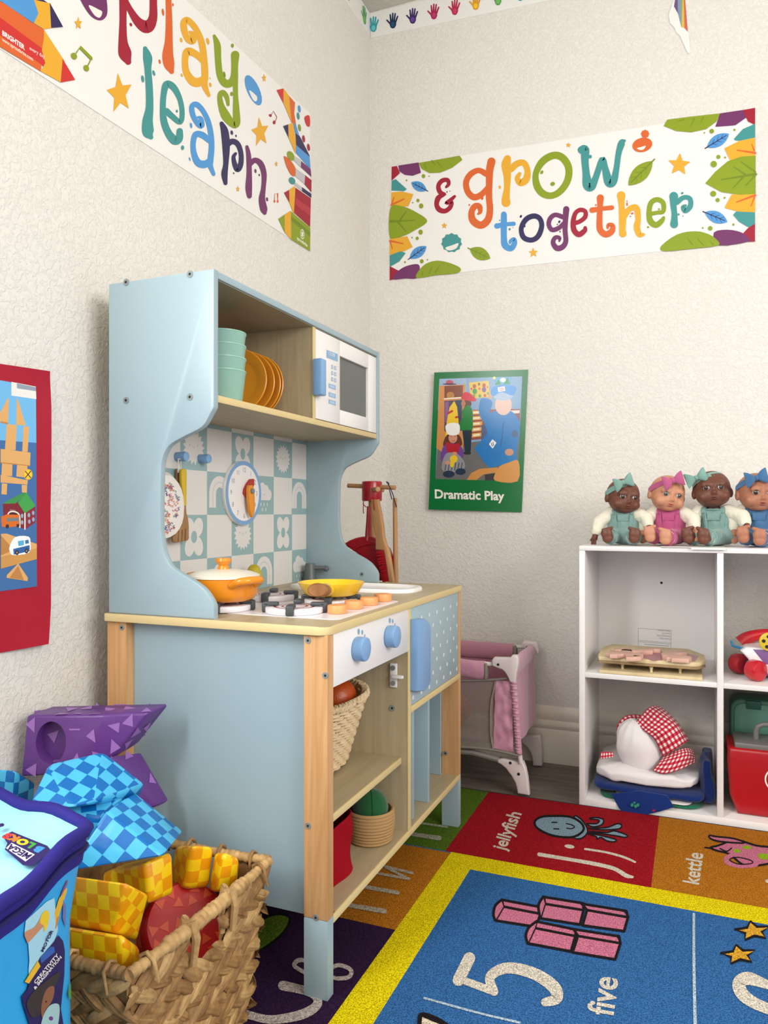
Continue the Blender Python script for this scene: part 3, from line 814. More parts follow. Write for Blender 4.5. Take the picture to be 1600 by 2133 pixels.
p.poly([(15, 1035), (85, 995), (135, 1030), (168, 1095), (168, 1205), (130, 1195), (20, 1130)], I('#7a2030')); p.poly([(168, 1095), (240, 1050), (240, 1160), (170, 1210)], I('#8a2434')); p.poly([(10, 1030), (160, 952), (195, 958), (100, 1030), (130, 1030)], I('#3c8c46')); p.poly([(120, 1025), (180, 955), (242, 1045), (168, 1098)], I('#3f9a4a'))
p.stroke([(168, 1098, 9), (168, 1208, 9)], I('#e6e2da')); p.stroke([(50, 1180, 9), (52, 1100, 9), (90, 1085, 9), (128, 1110, 9), (132, 1195, 9)], I('#e6e2da')); p.poly([(55, 1100), (90, 1090), (126, 1112), (126, 1180), (55, 1170)], I('#3a2226'))
for x, y in ((148, 1115), (148, 1160), (195, 1110), (225, 1095), (198, 1155), (226, 1140)): p.ell(x, y, 9, 15, I('#8fa6bd'))
p.text('SCHOOL', (64, 1078), (10, 1.5), (0, -13), I('#d8b8a8'))
p.poly([(2, 1120), (40, 1105), (128, 1108), (132, 1185), (60, 1195), (5, 1190)], I('#d26a24')); p.poly([(40, 1130), (125, 1128), (125, 1150), (42, 1155)], I('#6d7c7e')); p.ell(45, 1188, 12, 14, I('#3a2a20')); p.ell(118, 1183, 10, 12, I('#3a2a20'))
p.poly([(0, 1240), (40, 1238), (250, 1310), (250, 1415), (0, 1480)], BW); p.poly([(0, 1400), (250, 1340), (250, 1415), (0, 1482)], I('#c8924f')); p.poly([(0, 1250), (90, 1350), (0, 1390)], BW2)
p.blob([(60, 1330), (100, 1262), (190, 1258), (206, 1300), (195, 1370), (90, 1388), (65, 1370)], I('#eceef0'), 3); p.poly([(85, 1345), (200, 1318), (200, 1360), (90, 1385)], I('#2f5f9c')); p.poly([(118, 1290), (160, 1284), (160, 1318), (122, 1325)], I('#57a7cf')); p.poly([(168, 1285), (192, 1280), (195, 1305), (170, 1310)], I('#3f6f9c')); p.ell(112, 1370, 13, 17, I('#2b2a2c')); p.ell(178, 1358, 13, 17, I('#2b2a2c')); p.ell(112, 1370, 5, 7, I('#b08a60')); p.ell(178, 1358, 5, 7, I('#b08a60'))
p.poly([(120, 1445), (188, 1545), (185, 1568), (38, 1545), (42, 1525)], BW); p.poly([(120, 1460), (160, 1562), (60, 1545)], BW2)
solo('wall_poster', mb, 'red bordered poster of wooden building blocks and toy cars, on the left wall', 'poster', ang=60)

# --- hand-print borders under the ceiling
def hand(p, cx, cy, s, m, m2, rot=0, k=1.0):
    ca, sa = math.cos(R(rot)), math.sin(R(rot))
    T = lambda x, y: (cx + (x * ca - y * sa) * s * k, cy + (x * sa + y * ca) * s)
    p.poly([T(*q) for q in [(-.3, -.1), (.3, -.12), (.33, .2), (.2, .45), (0, .52), (-.2, .45), (-.33, .2)]], m)
    for a, b in (((-.22, -.05), (-.34, -.6)), ((-.07, -.05), (-.1, -.75)), ((.09, -.05), (.14, -.75)), ((.24, -.05), (.4, -.55)), ((-.25, .15), (-.62, -.12))):
        p.stroke([(*T(*a), .15 * s * min(1, k * 1.3)), (*T(*b), .12 * s * min(1, k * 1.3))], m)
    p.ell(*T(0, .17), .2 * s * k, .22 * s, m2, rot)
HC = [('#2f9aa6', '#6cc0c8'), ('#17294f', '#1f4d74'), ('#34235f', '#67469a'), ('#a81e4e', '#b93b6e'), ('#b5224a', '#c43d62'), ('#d99a28', '#efc52c'), ('#4d9a50', '#74b45c'), ('#2f9aa6', '#7bc4c8')]
mb = MB()
sheet(mb, [by(773, 79.5), by(1150, 0), V((1.9, 0, 2.075)), V((1.9, 0, 2.16)), V((.5, 0, 2.225)), V((0, 0, 2.237))], PAPER, YN)
p = Print(lambda u, v: by(u, v, 0), YN, mb, .0017, 1e-5).crop(700, 0, 2.6667)
pos = [(210, 146), (318, 126), (428, 100), (546, 76), (662, 52), (778, 24), (902, -2), (1026, -26), (1150, -52), (1280, -78)]
for i, (x, y) in enumerate(pos): hand(p, x, y, 66, ink(HC[i % 8][0]), ink(HC[i % 8][1]), 6, .85)
solo('wall_border', mb, 'white border strip with painted hand prints along the top of the back wall', 'border')
mb = MB()
sheet(mb, [V((0, -1.5, 2.158)), V((0, -.004, 2.164)), V((0, -.004, 2.237)), V((0, -1.5, 2.237))], PAPER, X1)
p = Print(lambda u, v: V((0, u, v)), X1, mb, .0017, 1e-5)
for i in range(12): hand(p, -.045 - i * .115, 2.2, -.042, ink(HC[(6 - i) % 8][0]), ink(HC[(6 - i) % 8][1]), 0, -.9)
solo('wall_border', mb, 'white border strip with painted hand prints along the top of the left wall', 'border')

# --- rainbow cutout
mb = MB()
rb = [(1393, 32), (1396, 50), (1404, 57), (1410, 70), (1417, 76), (1424, 92), (1431, 108), (1434, 113), (1438, 111), (1437, 90), (1434, 68), (1428, 0), (1424, -40), (1400, -70), (1396, -20), (1404, 0)]
sheet(mb, [by(*q) for q in rb[::-1]], PAPER, YN, .003)
p = Print(lambda u, v: by(u, v, 0), YN, mb, .0034, 1e-5).crop(1360, 0, 13.333)
cs = ['#6b5276', '#7b90b4', '#8fa05c', '#d8b45a', '#c8674e']
xs0 = [(620, 0), (690, 0), (770, 0), (830, 0), (860, 0), (900, 0)]
xs1 = [(590, 200), (700, 400), (780, 720), (800, 780), (880, 800), (975, 905)]
for i in range(5): p.poly([(xs0[i][0] + 20, -400), (xs0[i + 1][0] + 20, -400), xs0[i + 1], xs1[i + 1], xs1[i], xs0[i]], ink(cs[i]))
solo('wall_cutout', mb, 'small paper rainbow and cloud cutout stuck high on the back wall', 'decoration')
# ------------------------------------------------------------ alphabet rug
def carpet(h):
    n = 'rug_pile_' + h
    if n in MATS: return MATS[n]
    m = mat(n, h, .95, .1, sheen=0)
    nt = m.node_tree; b = nt.nodes['Principled BSDF']
    tc = nt.nodes.new('ShaderNodeTexCoord')
    ns = nt.nodes.new('ShaderNodeTexNoise'); ns.inputs['Scale'].default_value = 480; ns.inputs['Detail'].default_value = 2
    r = nt.nodes.new('ShaderNodeValToRGB')
    c = lin(h)
    r.color_ramp.elements[0].position = .36; r.color_ramp.elements[1].position = .64
    r.color_ramp.elements[0].color = (c[0] * .5, c[1] * .5, c[2] * .5, 1)
    r.color_ramp.elements[1].color = (min(1, c[0] * 1.3 + .004), min(1, c[1] * 1.3 + .004), min(1, c[2] * 1.3 + .004), 1)
    bp = nt.nodes.new('ShaderNodeBump'); bp.inputs['Strength'].default_value = .7; bp.inputs['Distance'].default_value = .003
    nt.links.new(tc.outputs['Object'], ns.inputs['Vector'])
    nt.links.new(ns.outputs['Fac'], r.inputs[0]); nt.links.new(r.outputs[0], b.inputs['Base Color'])
    nt.links.new(ns.outputs['Fac'], bp.inputs['Height']); nt.links.new(bp.outputs[0], b.inputs['Normal'])
    return m
mb = MB()
RZ = .006
rx0, rx1, ry0, ry1 = .055, 2.1, -2.4, -.3025
mb.box((rx0, ry0, .0005), (rx1, ry1, RZ), mat('rug_binding', '#2e2e38', .9, .1), .002)
ZN = V((0, 0, 1))
p = Print(lambda u, v: V((u, v, RZ)), ZN, mb, .0003, 1e-5)
cR, cO, cY, cB, cG, cP, cW, cK, cGB, cPK = [carpet(h) for h in ('#980c1a', '#ac6b15', '#dcc804', '#30639b', '#4c6a18', '#2b1436', '#cfc7b8', '#1a1418', '#7f99a8', '#c4708a')]
q = lambda a, b, c, d, m: p.poly([(a, b), (c, b), (c, d), (a, d)], m)
L0, L1 = .468, .5245                       # yellow frame
T0, T1 = -.662, -.720
ex0, ey1 = rx0 + .007, ry1 - .007
q(ex0, -2.39, rx1 - .007, ey1, cB)
q(ex0, T0, .468, ey1, cG); q(.455, T0, .853, ey1, cR); q(.853, T0, 1.24, ey1, cO); q(1.24, T0, 1.65, ey1, cG); q(1.65, T0, rx1 - .007, ey1, cR)
q(ex0, -.973, L0, T0 - .004, cO); q(ex0, -1.34, L0, -.973, cP); q(ex0, -1.72, L0, -1.34, cR); q(ex0, -2.1, L0, -1.72, cG); q(ex0, -2.39, L0, -2.1, cO)
q(L0, T1, rx1 - .007, T0, cY); q(L0, -2.39, L1, T0, cY)
p.mp = lambda u, v: bz(u, v, RZ)
# red tile: jellyfish
p.crop(960, 640 + 1000, 2.5)
p.text('jellyfish', (248, 340), (19, -62), (72, 20), cW, .02) if False else None
def rugtext(t, a, b, h, bold=.0):
    """word whose baseline runs from a to b, h = offset of the letter tops"""
    _, _, w = text_geo(t, bold)
    p.text(t, a, ((b[0] - a[0]) / w, (b[1] - a[1]) / w), h, cW, bold)
rugtext('jellyfish', (230, 330), (316, 138), (-98, -26), .022)
p.stroke([(408, 350, 20), (560, 375, 18), (700, 400, 20), (800, 425, 20), (860, 460, 22), (895, 468, 12)], cW)
p.stroke([(648, 322, 11), (760, 340, 11), (850, 365, 12), (908, 390, 10)], cW); p.ell(566, 309, 26, 10, cW, 8)
def outl(pts, m, w=9, n=4, ol=None):
    p.blob(pts, m, n); p.stroke(pts, cK, True, w * 1.35, n)
for pts in ([(655, 190), (705, 190), (720, 172), (668, 165), (700, 158), (742, 168), (735, 195), (690, 207)], [(665, 215), (760, 210), (815, 190), (838, 200), (820, 218), (740, 222)], [(665, 232), (760, 236), (800, 228), (865, 250), (855, 262), (800, 252)], [(660, 242), (720, 250), (805, 272), (800, 285), (760, 280), (730, 262), (710, 272), (705, 258)]):
    outl(pts, cGB, 6)
outl([(590, 150), (620, 162), (645, 190), (660, 220), (655, 245), (625, 268), (590, 262), (610, 210)], cGB, 6)
outl([(385, 180), (420, 155), (490, 150), (570, 155), (625, 185), (640, 220), (610, 250), (560, 262), (470, 250), (400, 215)], cGB, 9)
p.stroke([(475, 184, 7), (500, 184, 7)], cK); p.stroke([(484, 217, 7), (510, 218, 7)], cK); p.stroke([(550, 190, 6), (580, 198, 6), (592, 208, 6), (575, 217, 6), (552, 214, 6)], cK)
# orange tile: kettle
rugtext('kettle', (1238, 512), (1262, 348), (-120, -22), .02)
outl([(1300, 315), (1340, 305), (1420, 275), (1460, 280), (1540, 305), (1640, 320), (1680, 370), (1600, 400), (1480, 408), (1400, 350), (1330, 330)], cPK, 8)
outl([(1295, 252), (1330, 258), (1420, 268), (1480, 290), (1420, 290), (1340, 282), (1300, 268)], cPK, 7)
p.stroke([(1272, 315, 9), (1310, 320, 9)], cK); p.stroke([(1385, 370, 26), (1440, 350, 18), (1520, 375, 20), (1540, 405, 18), (1460, 412, 20), (1395, 395, 24)], cPK, True); p.stroke([(1400, 380, 6), (1440, 366, 6), (1510, 382, 6), (1515, 398, 6), (1450, 402, 6)], cK, True)
p.ell(1440, 333, 20, 10, carpet('#8fae1c'), 8); p.ell(1490, 315, 26, 9, carpet('#8fae1c'), 5); p.ell(1580, 362, 34, 16, carpet('#8fae1c'), 10)
p.stroke([(1350, 320, 7), (1385, 335, 7), (1410, 318, 7)], cK)
p.stroke([(1595, 490, 18), (1760, 515, 18)], cW)
# blue field: five
p.crop(1000, 1820, 2.6667)
def brick(a, b, c, d, tw):
    p.poly([a, b, c, d], cPK); p.poly([a, b, (b[0] - tw[0], b[1] - tw[1]), (a[0] - tw[0], a[1] - tw[1])], cPK)
    for l in ([a, b], [b, c], [c, d], [d, a], [a, (a[0] - tw[0], a[1] - tw[1])], [(a[0] - tw[0], a[1] - tw[1]), (b[0] - tw[0] * .3, b[1] - tw[1])], [(b[0] - tw[0] * .3, b[1] - tw[1]), b]):
        p.stroke([(*l[0], 15), (*l[1], 15)], cK)
brick((130, 185), (335, 225), (312, 298), (85, 262), (10, 38))
p.poly([(85, 262), (130, 185), (118, 148), (80, 190), (75, 230)], cPK); p.stroke([(85, 262, 15), (75, 230, 15), (85, 180, 15), (120, 148, 15)], cK)
brick((360, 170), (575, 205), (555, 285), (335, 250), (4, 38)); brick((595, 205), (822, 245), (800, 322), (570, 290), (30, 35))
p.poly([(335, 250), (360, 170), (350, 132), (325, 170)], cPK); p.stroke([(335, 250, 15), (325, 180, 15), (352, 130, 15)], cK)
brick((305, 305), (530, 350), (505, 435), (265, 390), (-8, 36)); brick((545, 350), (780, 390), (750, 480), (515, 440), (25, 38))
p.poly([(265, 390), (305, 305), (315, 270), (262, 310), (255, 360)], cPK); p.stroke([(265, 390, 15), (255, 350, 15), (270, 305, 15), (315, 268, 15)], cK)
rugtext('five', (738, 800), (765, 588), (-205, -38), .02)
p.stroke([(1188, 228, 14), (1188, 400, 15), (1190, 600, 17), (1196, 860, 19)], carpet('#a9bccb'))
p.stroke([(-310, 695, 12), (0, 780, 12), (220, 832, 13)], carpet('#a9bccb'))
p.crop(500, 1600, 1.4545)
p.stroke([(695, 578, 36), (662, 645, 36)], cW, smooth=False); p.stroke([(662, 640, 22), (770, 680, 24)], cW, smooth=False)
p.stroke([(770, 680, 26), (758, 635, 30), (810, 608, 34), (890, 625, 36), (950, 665, 38), (960, 700, 34), (925, 712, 26)], cW)
p.stroke([(1600, 660, 26), (1540, 640, 40), (1512, 655, 40), (1525, 690, 38), (1570, 720, 34), (1640, 745, 34)], cW)
for (x, y) in ((1555, 496), (1512, 568)):
    pts = []
    for i in range(10):
        a = math.pi * i / 5 + 3.3; k = 1 if i % 2 == 0 else .48
        pts.append((x + 54 * k * math.cos(a), y + 30 * k * math.sin(a)))
    p.poly(pts, carpet('#cf9a2c')); p.stroke([(a, b, 8) for a, b in pts + pts[:2]], cK, smooth=False)
outl([(545, 760), (560, 750), (600, 765), (640, 790), (700, 820), (560, 830)], carpet('#d8c9b0'), 10); p.stroke([(550, 752, 8), (610, 775, 12)], cK)
# tiles at the left edge, partly under the kitchen
p.stroke([(545, 168, 6), (628, 180, 6)], carpet('#9a9a86')); p.stroke([(522, 202, 12), (604, 214, 14)], carpet('#9a9a86'))
gw = carpet('#b0a590')
p.stroke([(332, 418, 14), (438, 436, 15)], gw); p.stroke([(380, 362, 12), (478, 380, 12)], gw); p.stroke([(440, 300, 8), (522, 320, 8)], gw); p.stroke([(400, 318, 8), (512, 338, 8)], gw); p.stroke([(440, 302, 8), (508, 336, 8)], gw)
wp = carpet('#b3a7a2')
p.stroke([(130, 662, 30), (200, 678, 26), (232, 698, 26), (230, 725, 28), (180, 752, 30), (90, 765, 26), (10, 745, 24), (0, 735, 22)], wp)
p.stroke([(270, 612, 12), (300, 600, 13), (335, 614, 13), (330, 636, 13), (290, 640, 12), (268, 628, 10)], wp); p.stroke([(268, 612, 11), (210, 590, 12), (178, 585, 14), (165, 602, 13), (195, 622, 12)], wp)
outl([(40, 560), (60, 470), (110, 445), (150, 455), (140, 490), (100, 530)], carpet('#5e7a1e'), 6)
solo('alphabet_rug', mb, 'colourful alphabet and number rug with coloured tiles and a yellow frame on the floor', 'rug', ang=30)
# ------------------------------------------------------------ toy kitchen
BLUE = mat('pale_blue_lacquer', '#98aeb7', .34, .45)
DOT = mat('pale_blue_print', '#a0b7bf', .35, .45)
LAM = woodm('beige_laminate', '#a79777', '#b5a686', (70, 70, 5), .42)
LAMY = woodm('beige_laminate_grain', '#a79777', '#b5a686', (70, 5, 70), .42)
EDGE = mat('laminate_edge', '#d6c18d', .5, .3)
PINE = woodm('pine', '#b98a58', '#cfa272', (55, 55, 3), .45, .3, True)
WHITE = mat('white_lacquer', '#e9e6e4', .3, .5)
KBLUE = mat('handle_blue', '#7ea6d2', .36, .45)
STEEL = mat('screw_steel', '#8c9496', .35, .5, metal=.35)
DARK = mat('dark_socket', '#24282a', .6, .2)
DGREY = mat('charcoal_plastic', '#43484c', .45, .4)
BEECH = woodm('beech', '#b08352', '#c39a68', (50, 50, 6), .55)
KX0, KX1, KY0, KY1, ZC = .05, .45, -1.188, -.517, .5375
PN, PF = -1.1816, -.5305            # near / far panel faces
ZT = 1.068
kit = thing('toy_kitchen', 'pale blue and wood toy kitchen with cupboard, microwave and hob, standing against the left wall', 'toy kitchen', (.25, -.85, 0))
# upper side panels
prof_px = [(448, 830), (446, 846), (438, 861), (421, 888.7), (387.5, 907), (357, 924), (345, 938), (338, 956), (335, 978), (333.5, 1040), (333.5, 1096), (336, 1125), (340, 1147), (347, 1166), (357, 1180.6), (372, 1192), (387.5, 1201), (408, 1214), (424, 1227), (436, 1243), (443, 1256), (447, 1270), (448.5, 1286)]
pr = [(by(u, v, PN).x, by(u, v, PN).z) for u, v in prof_px]
pr = [(min(a, .255), b) for a, b in catmull(pr, 3)]
pr[-1] = (pr[-1][0], ZC)
prof = [(.0525, ZC), (.0525, ZT), (.255, ZT)] + pr
part('side_panel', MB().prism(prof, lambda a, b, t: V((a, t, b)), PN, PN + .0125, BLUE, .002), kit)
part('side_panel', MB().prism(prof, lambda a, b, t: V((a, t, b)), PF - .0125, PF, BLUE, .002), kit)
iy0, iy1 = PN + .0125, PF - .0125
m = MB().box((.0525, iy0, ZT - .0115), (.254, iy1, ZT), BLUE, .0015)
m.box((.06, iy0 + .001, ZT - .0125), (.250, iy1 - .001, ZT - .0114), LAMY)
part('top_panel', m, kit)
m = MB().box((.0525, iy0, .868), (.2495, iy1, .879), LAMY); m.box((.2495, iy0, .868), (.2525, iy1, .879), EDGE, .0008)
part('upper_shelf', m, kit, 'pale laminate shelf under the cups and microwave')
m = MB().box((.058, -.8525, .879), (.2485, -.8445, ZT - .0125), LAM); m.box((.2485, -.8535, .879), (.252, -.8435, ZT - .0125), EDGE, .0008)
part('divider', m, kit)
part('back_panel', MB().box((.0525, iy0, .879), (.058, iy1, ZT - .0125), LAM), kit)
# tiled backsplash with printed motifs
m = MB().box((.0525, iy0, ZC), (.0695, iy1, .868), WHITE)
TG, TW = ink('#90adb0', .4), ink('#d8d5d2', .4)
TL = ink('#a9b6b8', .4)
p = Print(lambda u, v: V((.0695, u, v)), V((1, 0, 0)), m, .0003, 1e-5)
cols = [iy0, -1.1023, -1.0203, -.9395, -.8569, -.7759, -.6933, -.6114, iy1]
rows = [ZC, .612, .6947, .7774, .86, .868]
p.poly([(iy0, ZC), (iy1, ZC), (iy1, .868), (iy0, .868)], TW)
def motif(k, cx, cy):
    s = .082
    if k == 'sun':
        p.star(cx, cy, s * .40, s * .40, TW, 8, 17, .76)
        p.ell(cx - .013, cy + .004, .0016, .0022, TL); p.ell(cx + .011, cy + .004, .0016, .0022, TL)
        p.stroke([(cx - .005, cy + .004, .0012), (cx - .001, cy - .001, .0012), (cx + .004, cy + .004, .0012)], TL)
    if k == 'flower':
        for a, b in ((-1, -1), (1, -1), (-1, 1), (1, 1)): p.ell(cx + a * .0125, cy + b * .0175, .0145, .0185, TW, -a * b * 22)
        p.poly([(cx - .012, cy - .012), (cx + .012, cy - .012), (cx + .012, cy + .012), (cx - .012, cy + .012)], TW)
        p.ell(cx, cy, .009, .0115, TG)
    if k == 'rainbow':
        arc = lambda r: [(cx + r * math.cos(R(180 - 18 * i)), cy - .002 + r * 1.05 * math.sin(R(180 - 18 * i))) for i in range(11)]
        def bow(r, w, mm): p.stroke([(cx - r, cy - .028, w)] + [(a, b, w) for a, b in arc(r)] + [(cx + r, cy - .028, w)], mm, n=2)
        bow(.0235, .022, TW); bow(.0225, .0012, TL)
        p.poly([(cx - .036, cy - .028), (cx + .036, cy - .028), (cx + .036, cy - .042), (cx - .036, cy - .042)], TG)
    if k == 'cloud':
        for a, b, r in ((-.018, .002, .013), (-.006, .014, .013), (.009, .010, .012), (.02, .001, .012)): p.ell(cx + a, cy + b, r, r, TW)
        p.poly([(cx - .02, cy - .011), (cx + .022, cy - .011), (cx + .022, cy + .008), (cx - .02, cy + .008)], TW)
        p.stroke([(cx - .005, cy - .001, .0012), (cx, cy + .002, .0012), (cx + .005, cy - .001, .0012)], TL)
        for a, b in ((-.012, -.02), (.001, -.02), (.014, -.02), (-.006, -.031), (.008, -.031)): p.ell(cx + a, cy + b, .0018, .0042, TW)
for r in range(5):
    for c in range(8):
        if (c + r) % 2 == 1:
            y0, y1, z0, z1 = cols[c], cols[c + 1], rows[r], rows[r + 1]
            p.poly([(y0, z0), (y1, z0), (y1, z1), (y0, z1)], TG)
art = {(2, 3): 'sun', (4, 3): 'flower', (6, 3): 'sun', (3, 2): 'rainbow', (5, 2): 'cloud', (7, 2): 'rainbow', (2, 1): 'flower', (4, 1): 'sun', (6, 1): 'flower', (3, 0): 'cloud', (5, 0): 'rainbow', (7, 0): 'cloud', (1, 2): 'rainbow', (1, 0): 'rainbow'}
for (c, r), k in art.items():
    cx = (cols[c] + cols[c + 1]) / 2; cy = rows[r + 1] - .041
    motif(k, cx, cy)
part('backsplash', m, kit, 'checkered backsplash printed with suns, flowers, clouds and rainbows')
# clock
c0 = bx(508.5, 1027, .079)
rad = (bx(509, 960, .083).z - bx(509, 1094, .083).z) / 2
XM = Matrix.Translation(V((.0695, c0.y, c0.z))) @ Matrix.Rotation(R(90), 4, 'Y')
clk = part('clock', MB().cyl((.0695, c0.y, c0.z), (.079, c0.y, c0.z), rad, WHITE, seg=64, bev=.0015), kit, 'round white clock with a blue rim')
m = MB()
p = Print(lambda u, v: V((.079, c0.y + u, c0.z + v)), V((1, 0, 0)), m, .0003, 1e-5)
p.ell(0, 0, rad, rad, ink('#7aa3cd'), n=64); p.ell(0, 0, rad * .87, rad * .87, ink('#e8e6e6'), n=64)
for i in range(1, 13):
    a = R(90 - 30 * i); r = rad * .72
    p.text(str(i), (r * math.cos(a), r * math.sin(a) - .0045), (.0125, 0), (0, .0135), ink('#66788f'), .0, True)
part('dial', m, clk)
def handp(name, ang, L, x0, x1, h):
    ca, sa = math.cos(R(ang)), math.sin(R(ang))
    o = [(-.012, -.006), (-.012, .006), (-.004, .0105), (L * .35, .011), (L * .75, .0085), (L, .001), (L, -.001), (L * .75, -.0085), (L * .35, -.011), (-.004, -.0105)]
    part(name, MB().prism(o, lambda a, b, t: V((t, c0.y + .005 + a * ca - b * sa, c0.z + .004 + a * sa + b * ca)), x0, x1, h, .0015), clk)
handp('clock_hand', 48, .034, .0795, .086, mat('clock_red', '#b3322c', .4))
handp('clock_hand', -84, .054, .0865, .094, mat('clock_orange', '#e0902f', .4))
part('bolt', MB().cyl((.093, c0.y + .005, c0.z + .004), (.099, c0.y + .005, c0.z + .004), .005, STEEL, bev=.001), clk)
# pegs
for (u0, u1, v) in ((368, 389, 951.5), (416, 436, 956)):
    a = bx(u0, v, .0695); x1 = by(u1, v, a.y).x
    part('peg', MB().cyl((.0690, a.y, a.z), (x1, a.y, a.z), .0085, KBLUE, bev=.001), kit)
# microwave door
m = MB()
ft = [(-.8435, .8805), (iy1 - .001, .8805), (iy1 - .001, 1.0535), (-.8435, 1.0535)]
wy0, wy1, wz0, wz1 = -.736, -.590, .9105, 1.0215
x0, x1 = .240, .252
m.box((x0, ft[0][0], .8805), (x1, wy0, 1.0535), WHITE, .0008); m.box((x0, wy1, .8805), (x1, ft[1][0], 1.0535), WHITE, .0008)
m.box((x0, wy0 - .001, .8805), (x1 - .0001, wy1 + .001, wz0), WHITE, .0008); m.box((x0, wy0 - .001, wz1), (x1 - .0001, wy1 + .001, 1.0535), WHITE, .0008)
p = Print(lambda u, v: V((x1, u, v)), V((1, 0, 0)), m, .0003, 1e-5)
MBL, MBT = ink('#87abce', .4), ink('#dbe6ee', .4)
p.mp = lambda u, v: bx(u, v, x1)
p.crop(640, 720, 10)
p.poly([(400, 85), (635, 175), (635, 335), (400, 250)], MBL); p.text('12:00', (440, 185), (62, 24), (0, -100), MBT)
for i in range(3):
    for j in range(2): p.poly([(500 + 62 * j, 400 + 128 * i + 22 * j), (540 + 62 * j, 412 + 128 * i + 22 * j), (540 + 62 * j, 490 + 128 * i + 22 * j), (500 + 62 * j, 476 + 128 * i + 22 * j)], MBL); p.poly([(510 + 62 * j, 420 + 128 * i + 22 * j), (530 + 62 * j, 427 + 128 * i + 22 * j), (530 + 62 * j, 472 + 128 * i + 22 * j), (510 + 62 * j, 462 + 128 * i + 22 * j)], TW)
for a in (790, 970, 1118):
    p.poly([(445, a - 5), (590, a + 40), (590, a + 135), (445, a + 85)], MBL)
    p.poly([(465, a + 15), (570, a + 50), (570, a + 110), (465, a + 75)], ink('#a9c4de', .4))
md = part('microwave_door', m, kit, 'white microwave door with printed blue buttons')
part('window', MB().box((.243, wy0, wz0), (.246, wy1, wz1), mat('smoked_window', '#5d605d', .25, .5)), md, 'dark grey microwave window')
hy = bx(676, 780, x1)
a = bx(668, 745, x1 + .018); b = bx(668, 822, x1 + .018)
part('handle', MB().box((x1, a.y, b.z), (x1 + .020, a.y + .022, a.z), KBLUE, .003), md)
# worktop
m = MB()
cr = .022
op = [(KX0, KY0), (KX0, KY1)] + [(KX1 - .012 + .012 * math.sin(R(a)), KY1 - .012 + .012 * math.cos(R(a))) for a in range(0, 91, 15)] + [(KX1 - cr + cr * math.cos(R(a)), KY0 + cr - cr * math.sin(R(a))) for a in range(0, 91, 10)]
m.prism(op, lambda a, b, t: V((a, b, t)), ZC - .0128, ZC - .0003, EDGE, .001)
op2 = [(min(a, KX1 - .0015) if a > .4 else a, max(b, KY0 + .0015)) for a, b in op]
m.prism(op2, lambda a, b, t: V((a, b, t)), ZC - .001, ZC, LAMY)
part('worktop', m, kit, 'pale laminate worktop with a light edge')
# legs: pine above, painted foot below
def leg(x0, y0, sx, sy):
    w, t = .0378, .0178
    pts = [(0, 0), (w, 0), (w, t), (t, t), (t, w), (0, w)]
    # front legs: broad face towards the room's near side, plus a return
    if sx > 0: pts = [(0, 0), (w, 0), (w, w * .48), (0, w * .48)]
    f = lambda a, b, t_: V((x0 + a, y0 + (b if sy > 0 else -b), t_))
    l = part('leg', MB().prism(pts, f, .1195, ZC - .0128, PINE, .0012), kit, 'pine leg')
    part('foot', MB().prism(pts, f, .0065, .1193, BLUE, .0012), l, 'painted pale blue foot')
leg(.4092, -1.1816, 1, 1); leg(.4092, -.5245, 1, -1)
leg(.0505, -1.1816, -1, 1); leg(.0505, -.5245, -1, -1)
# cabinet carcass
part('cabinet_side', MB().box((.066, -1.1635, .1125), (.4085, -1.1535, ZC - .0129), BLUE), kit)
part('cabinet_side', MB().box((.066, -.553, .121), (.4085, -.543, ZC - .0129), BLUE), kit)
m = MB().box((.06, -1.1528, .1085), (.444, -.5345, .1205), LAMY); m.box((.444, -1.163, .1085), (.4475, -.5300, .1205), EDGE, .0008)
part('bottom_board', m, kit)
m = MB().box((.06, -.855, .1206), (.4445, -.8425, ZC - .0129), LAM); m.box((.4445, -.8555, .1206), (.4478, -.842, ZC - .0129), EDGE, .0008)
part('divider', m, kit)
m = MB().box((.06, -1.153, .2415), (.430, -.8555, .253), LAMY); m.box((.430, -1.153, .2415), (.4335, -.8555, .253), EDGE, .0008)
part('shelf', m, kit)
part('control_panel', MB().box((.436, -1.1630, .4475), (.4472, -.8556, ZC - .0129), WHITE, .0006), kit)
m = MB().box((.06, -.8424, .3330), (.4445, -.5535, .3440), LAMY); m.box((.4445, -.8424, .3325), (.4478, -.5300, .3445), EDGE, .0008)
part('shelf', m, kit)
for u in (874.5, 906.5):
    y = bx(u, 1600, .447).y
    part('upright_divider', MB().box((.08, y - .011, .1206), (.436, y, .3329), BLUE, .001), kit)
# oven knobs with printed marks
for (u, v) in ((755, 1352), (820, 1326)):
    c = bx(u, v, .458)
    k = part('oven_knob', MB().cyl((.4472, c.y, c.z), (.4655, c.y, c.z), .0185, KBLUE, seg=40, bev=.0025), kit, 'round blue oven knob')
for dots in (((840, 318, 14, 36), (883, 325, 11, 30), ((912, 355, 12), (912, 400, 12))), ((1211, 186, 13, 32), (1245, 192, 9, 26), ((1272, 225, 11), (1272, 265, 11)))):
    for a in dots:
        m = MB()
        p = Print(lambda u, v: bx(u, v, .4472), V((1, 0, 0)), m, .0003, 1e-5).crop(600, 1260, 5.7143)
        if len(a) == 4: p.ell(*a, ink('#86a8c6'))
        else: p.stroke(list(a), ink('#86a8c6'))
        part('knob_mark', m, kit)
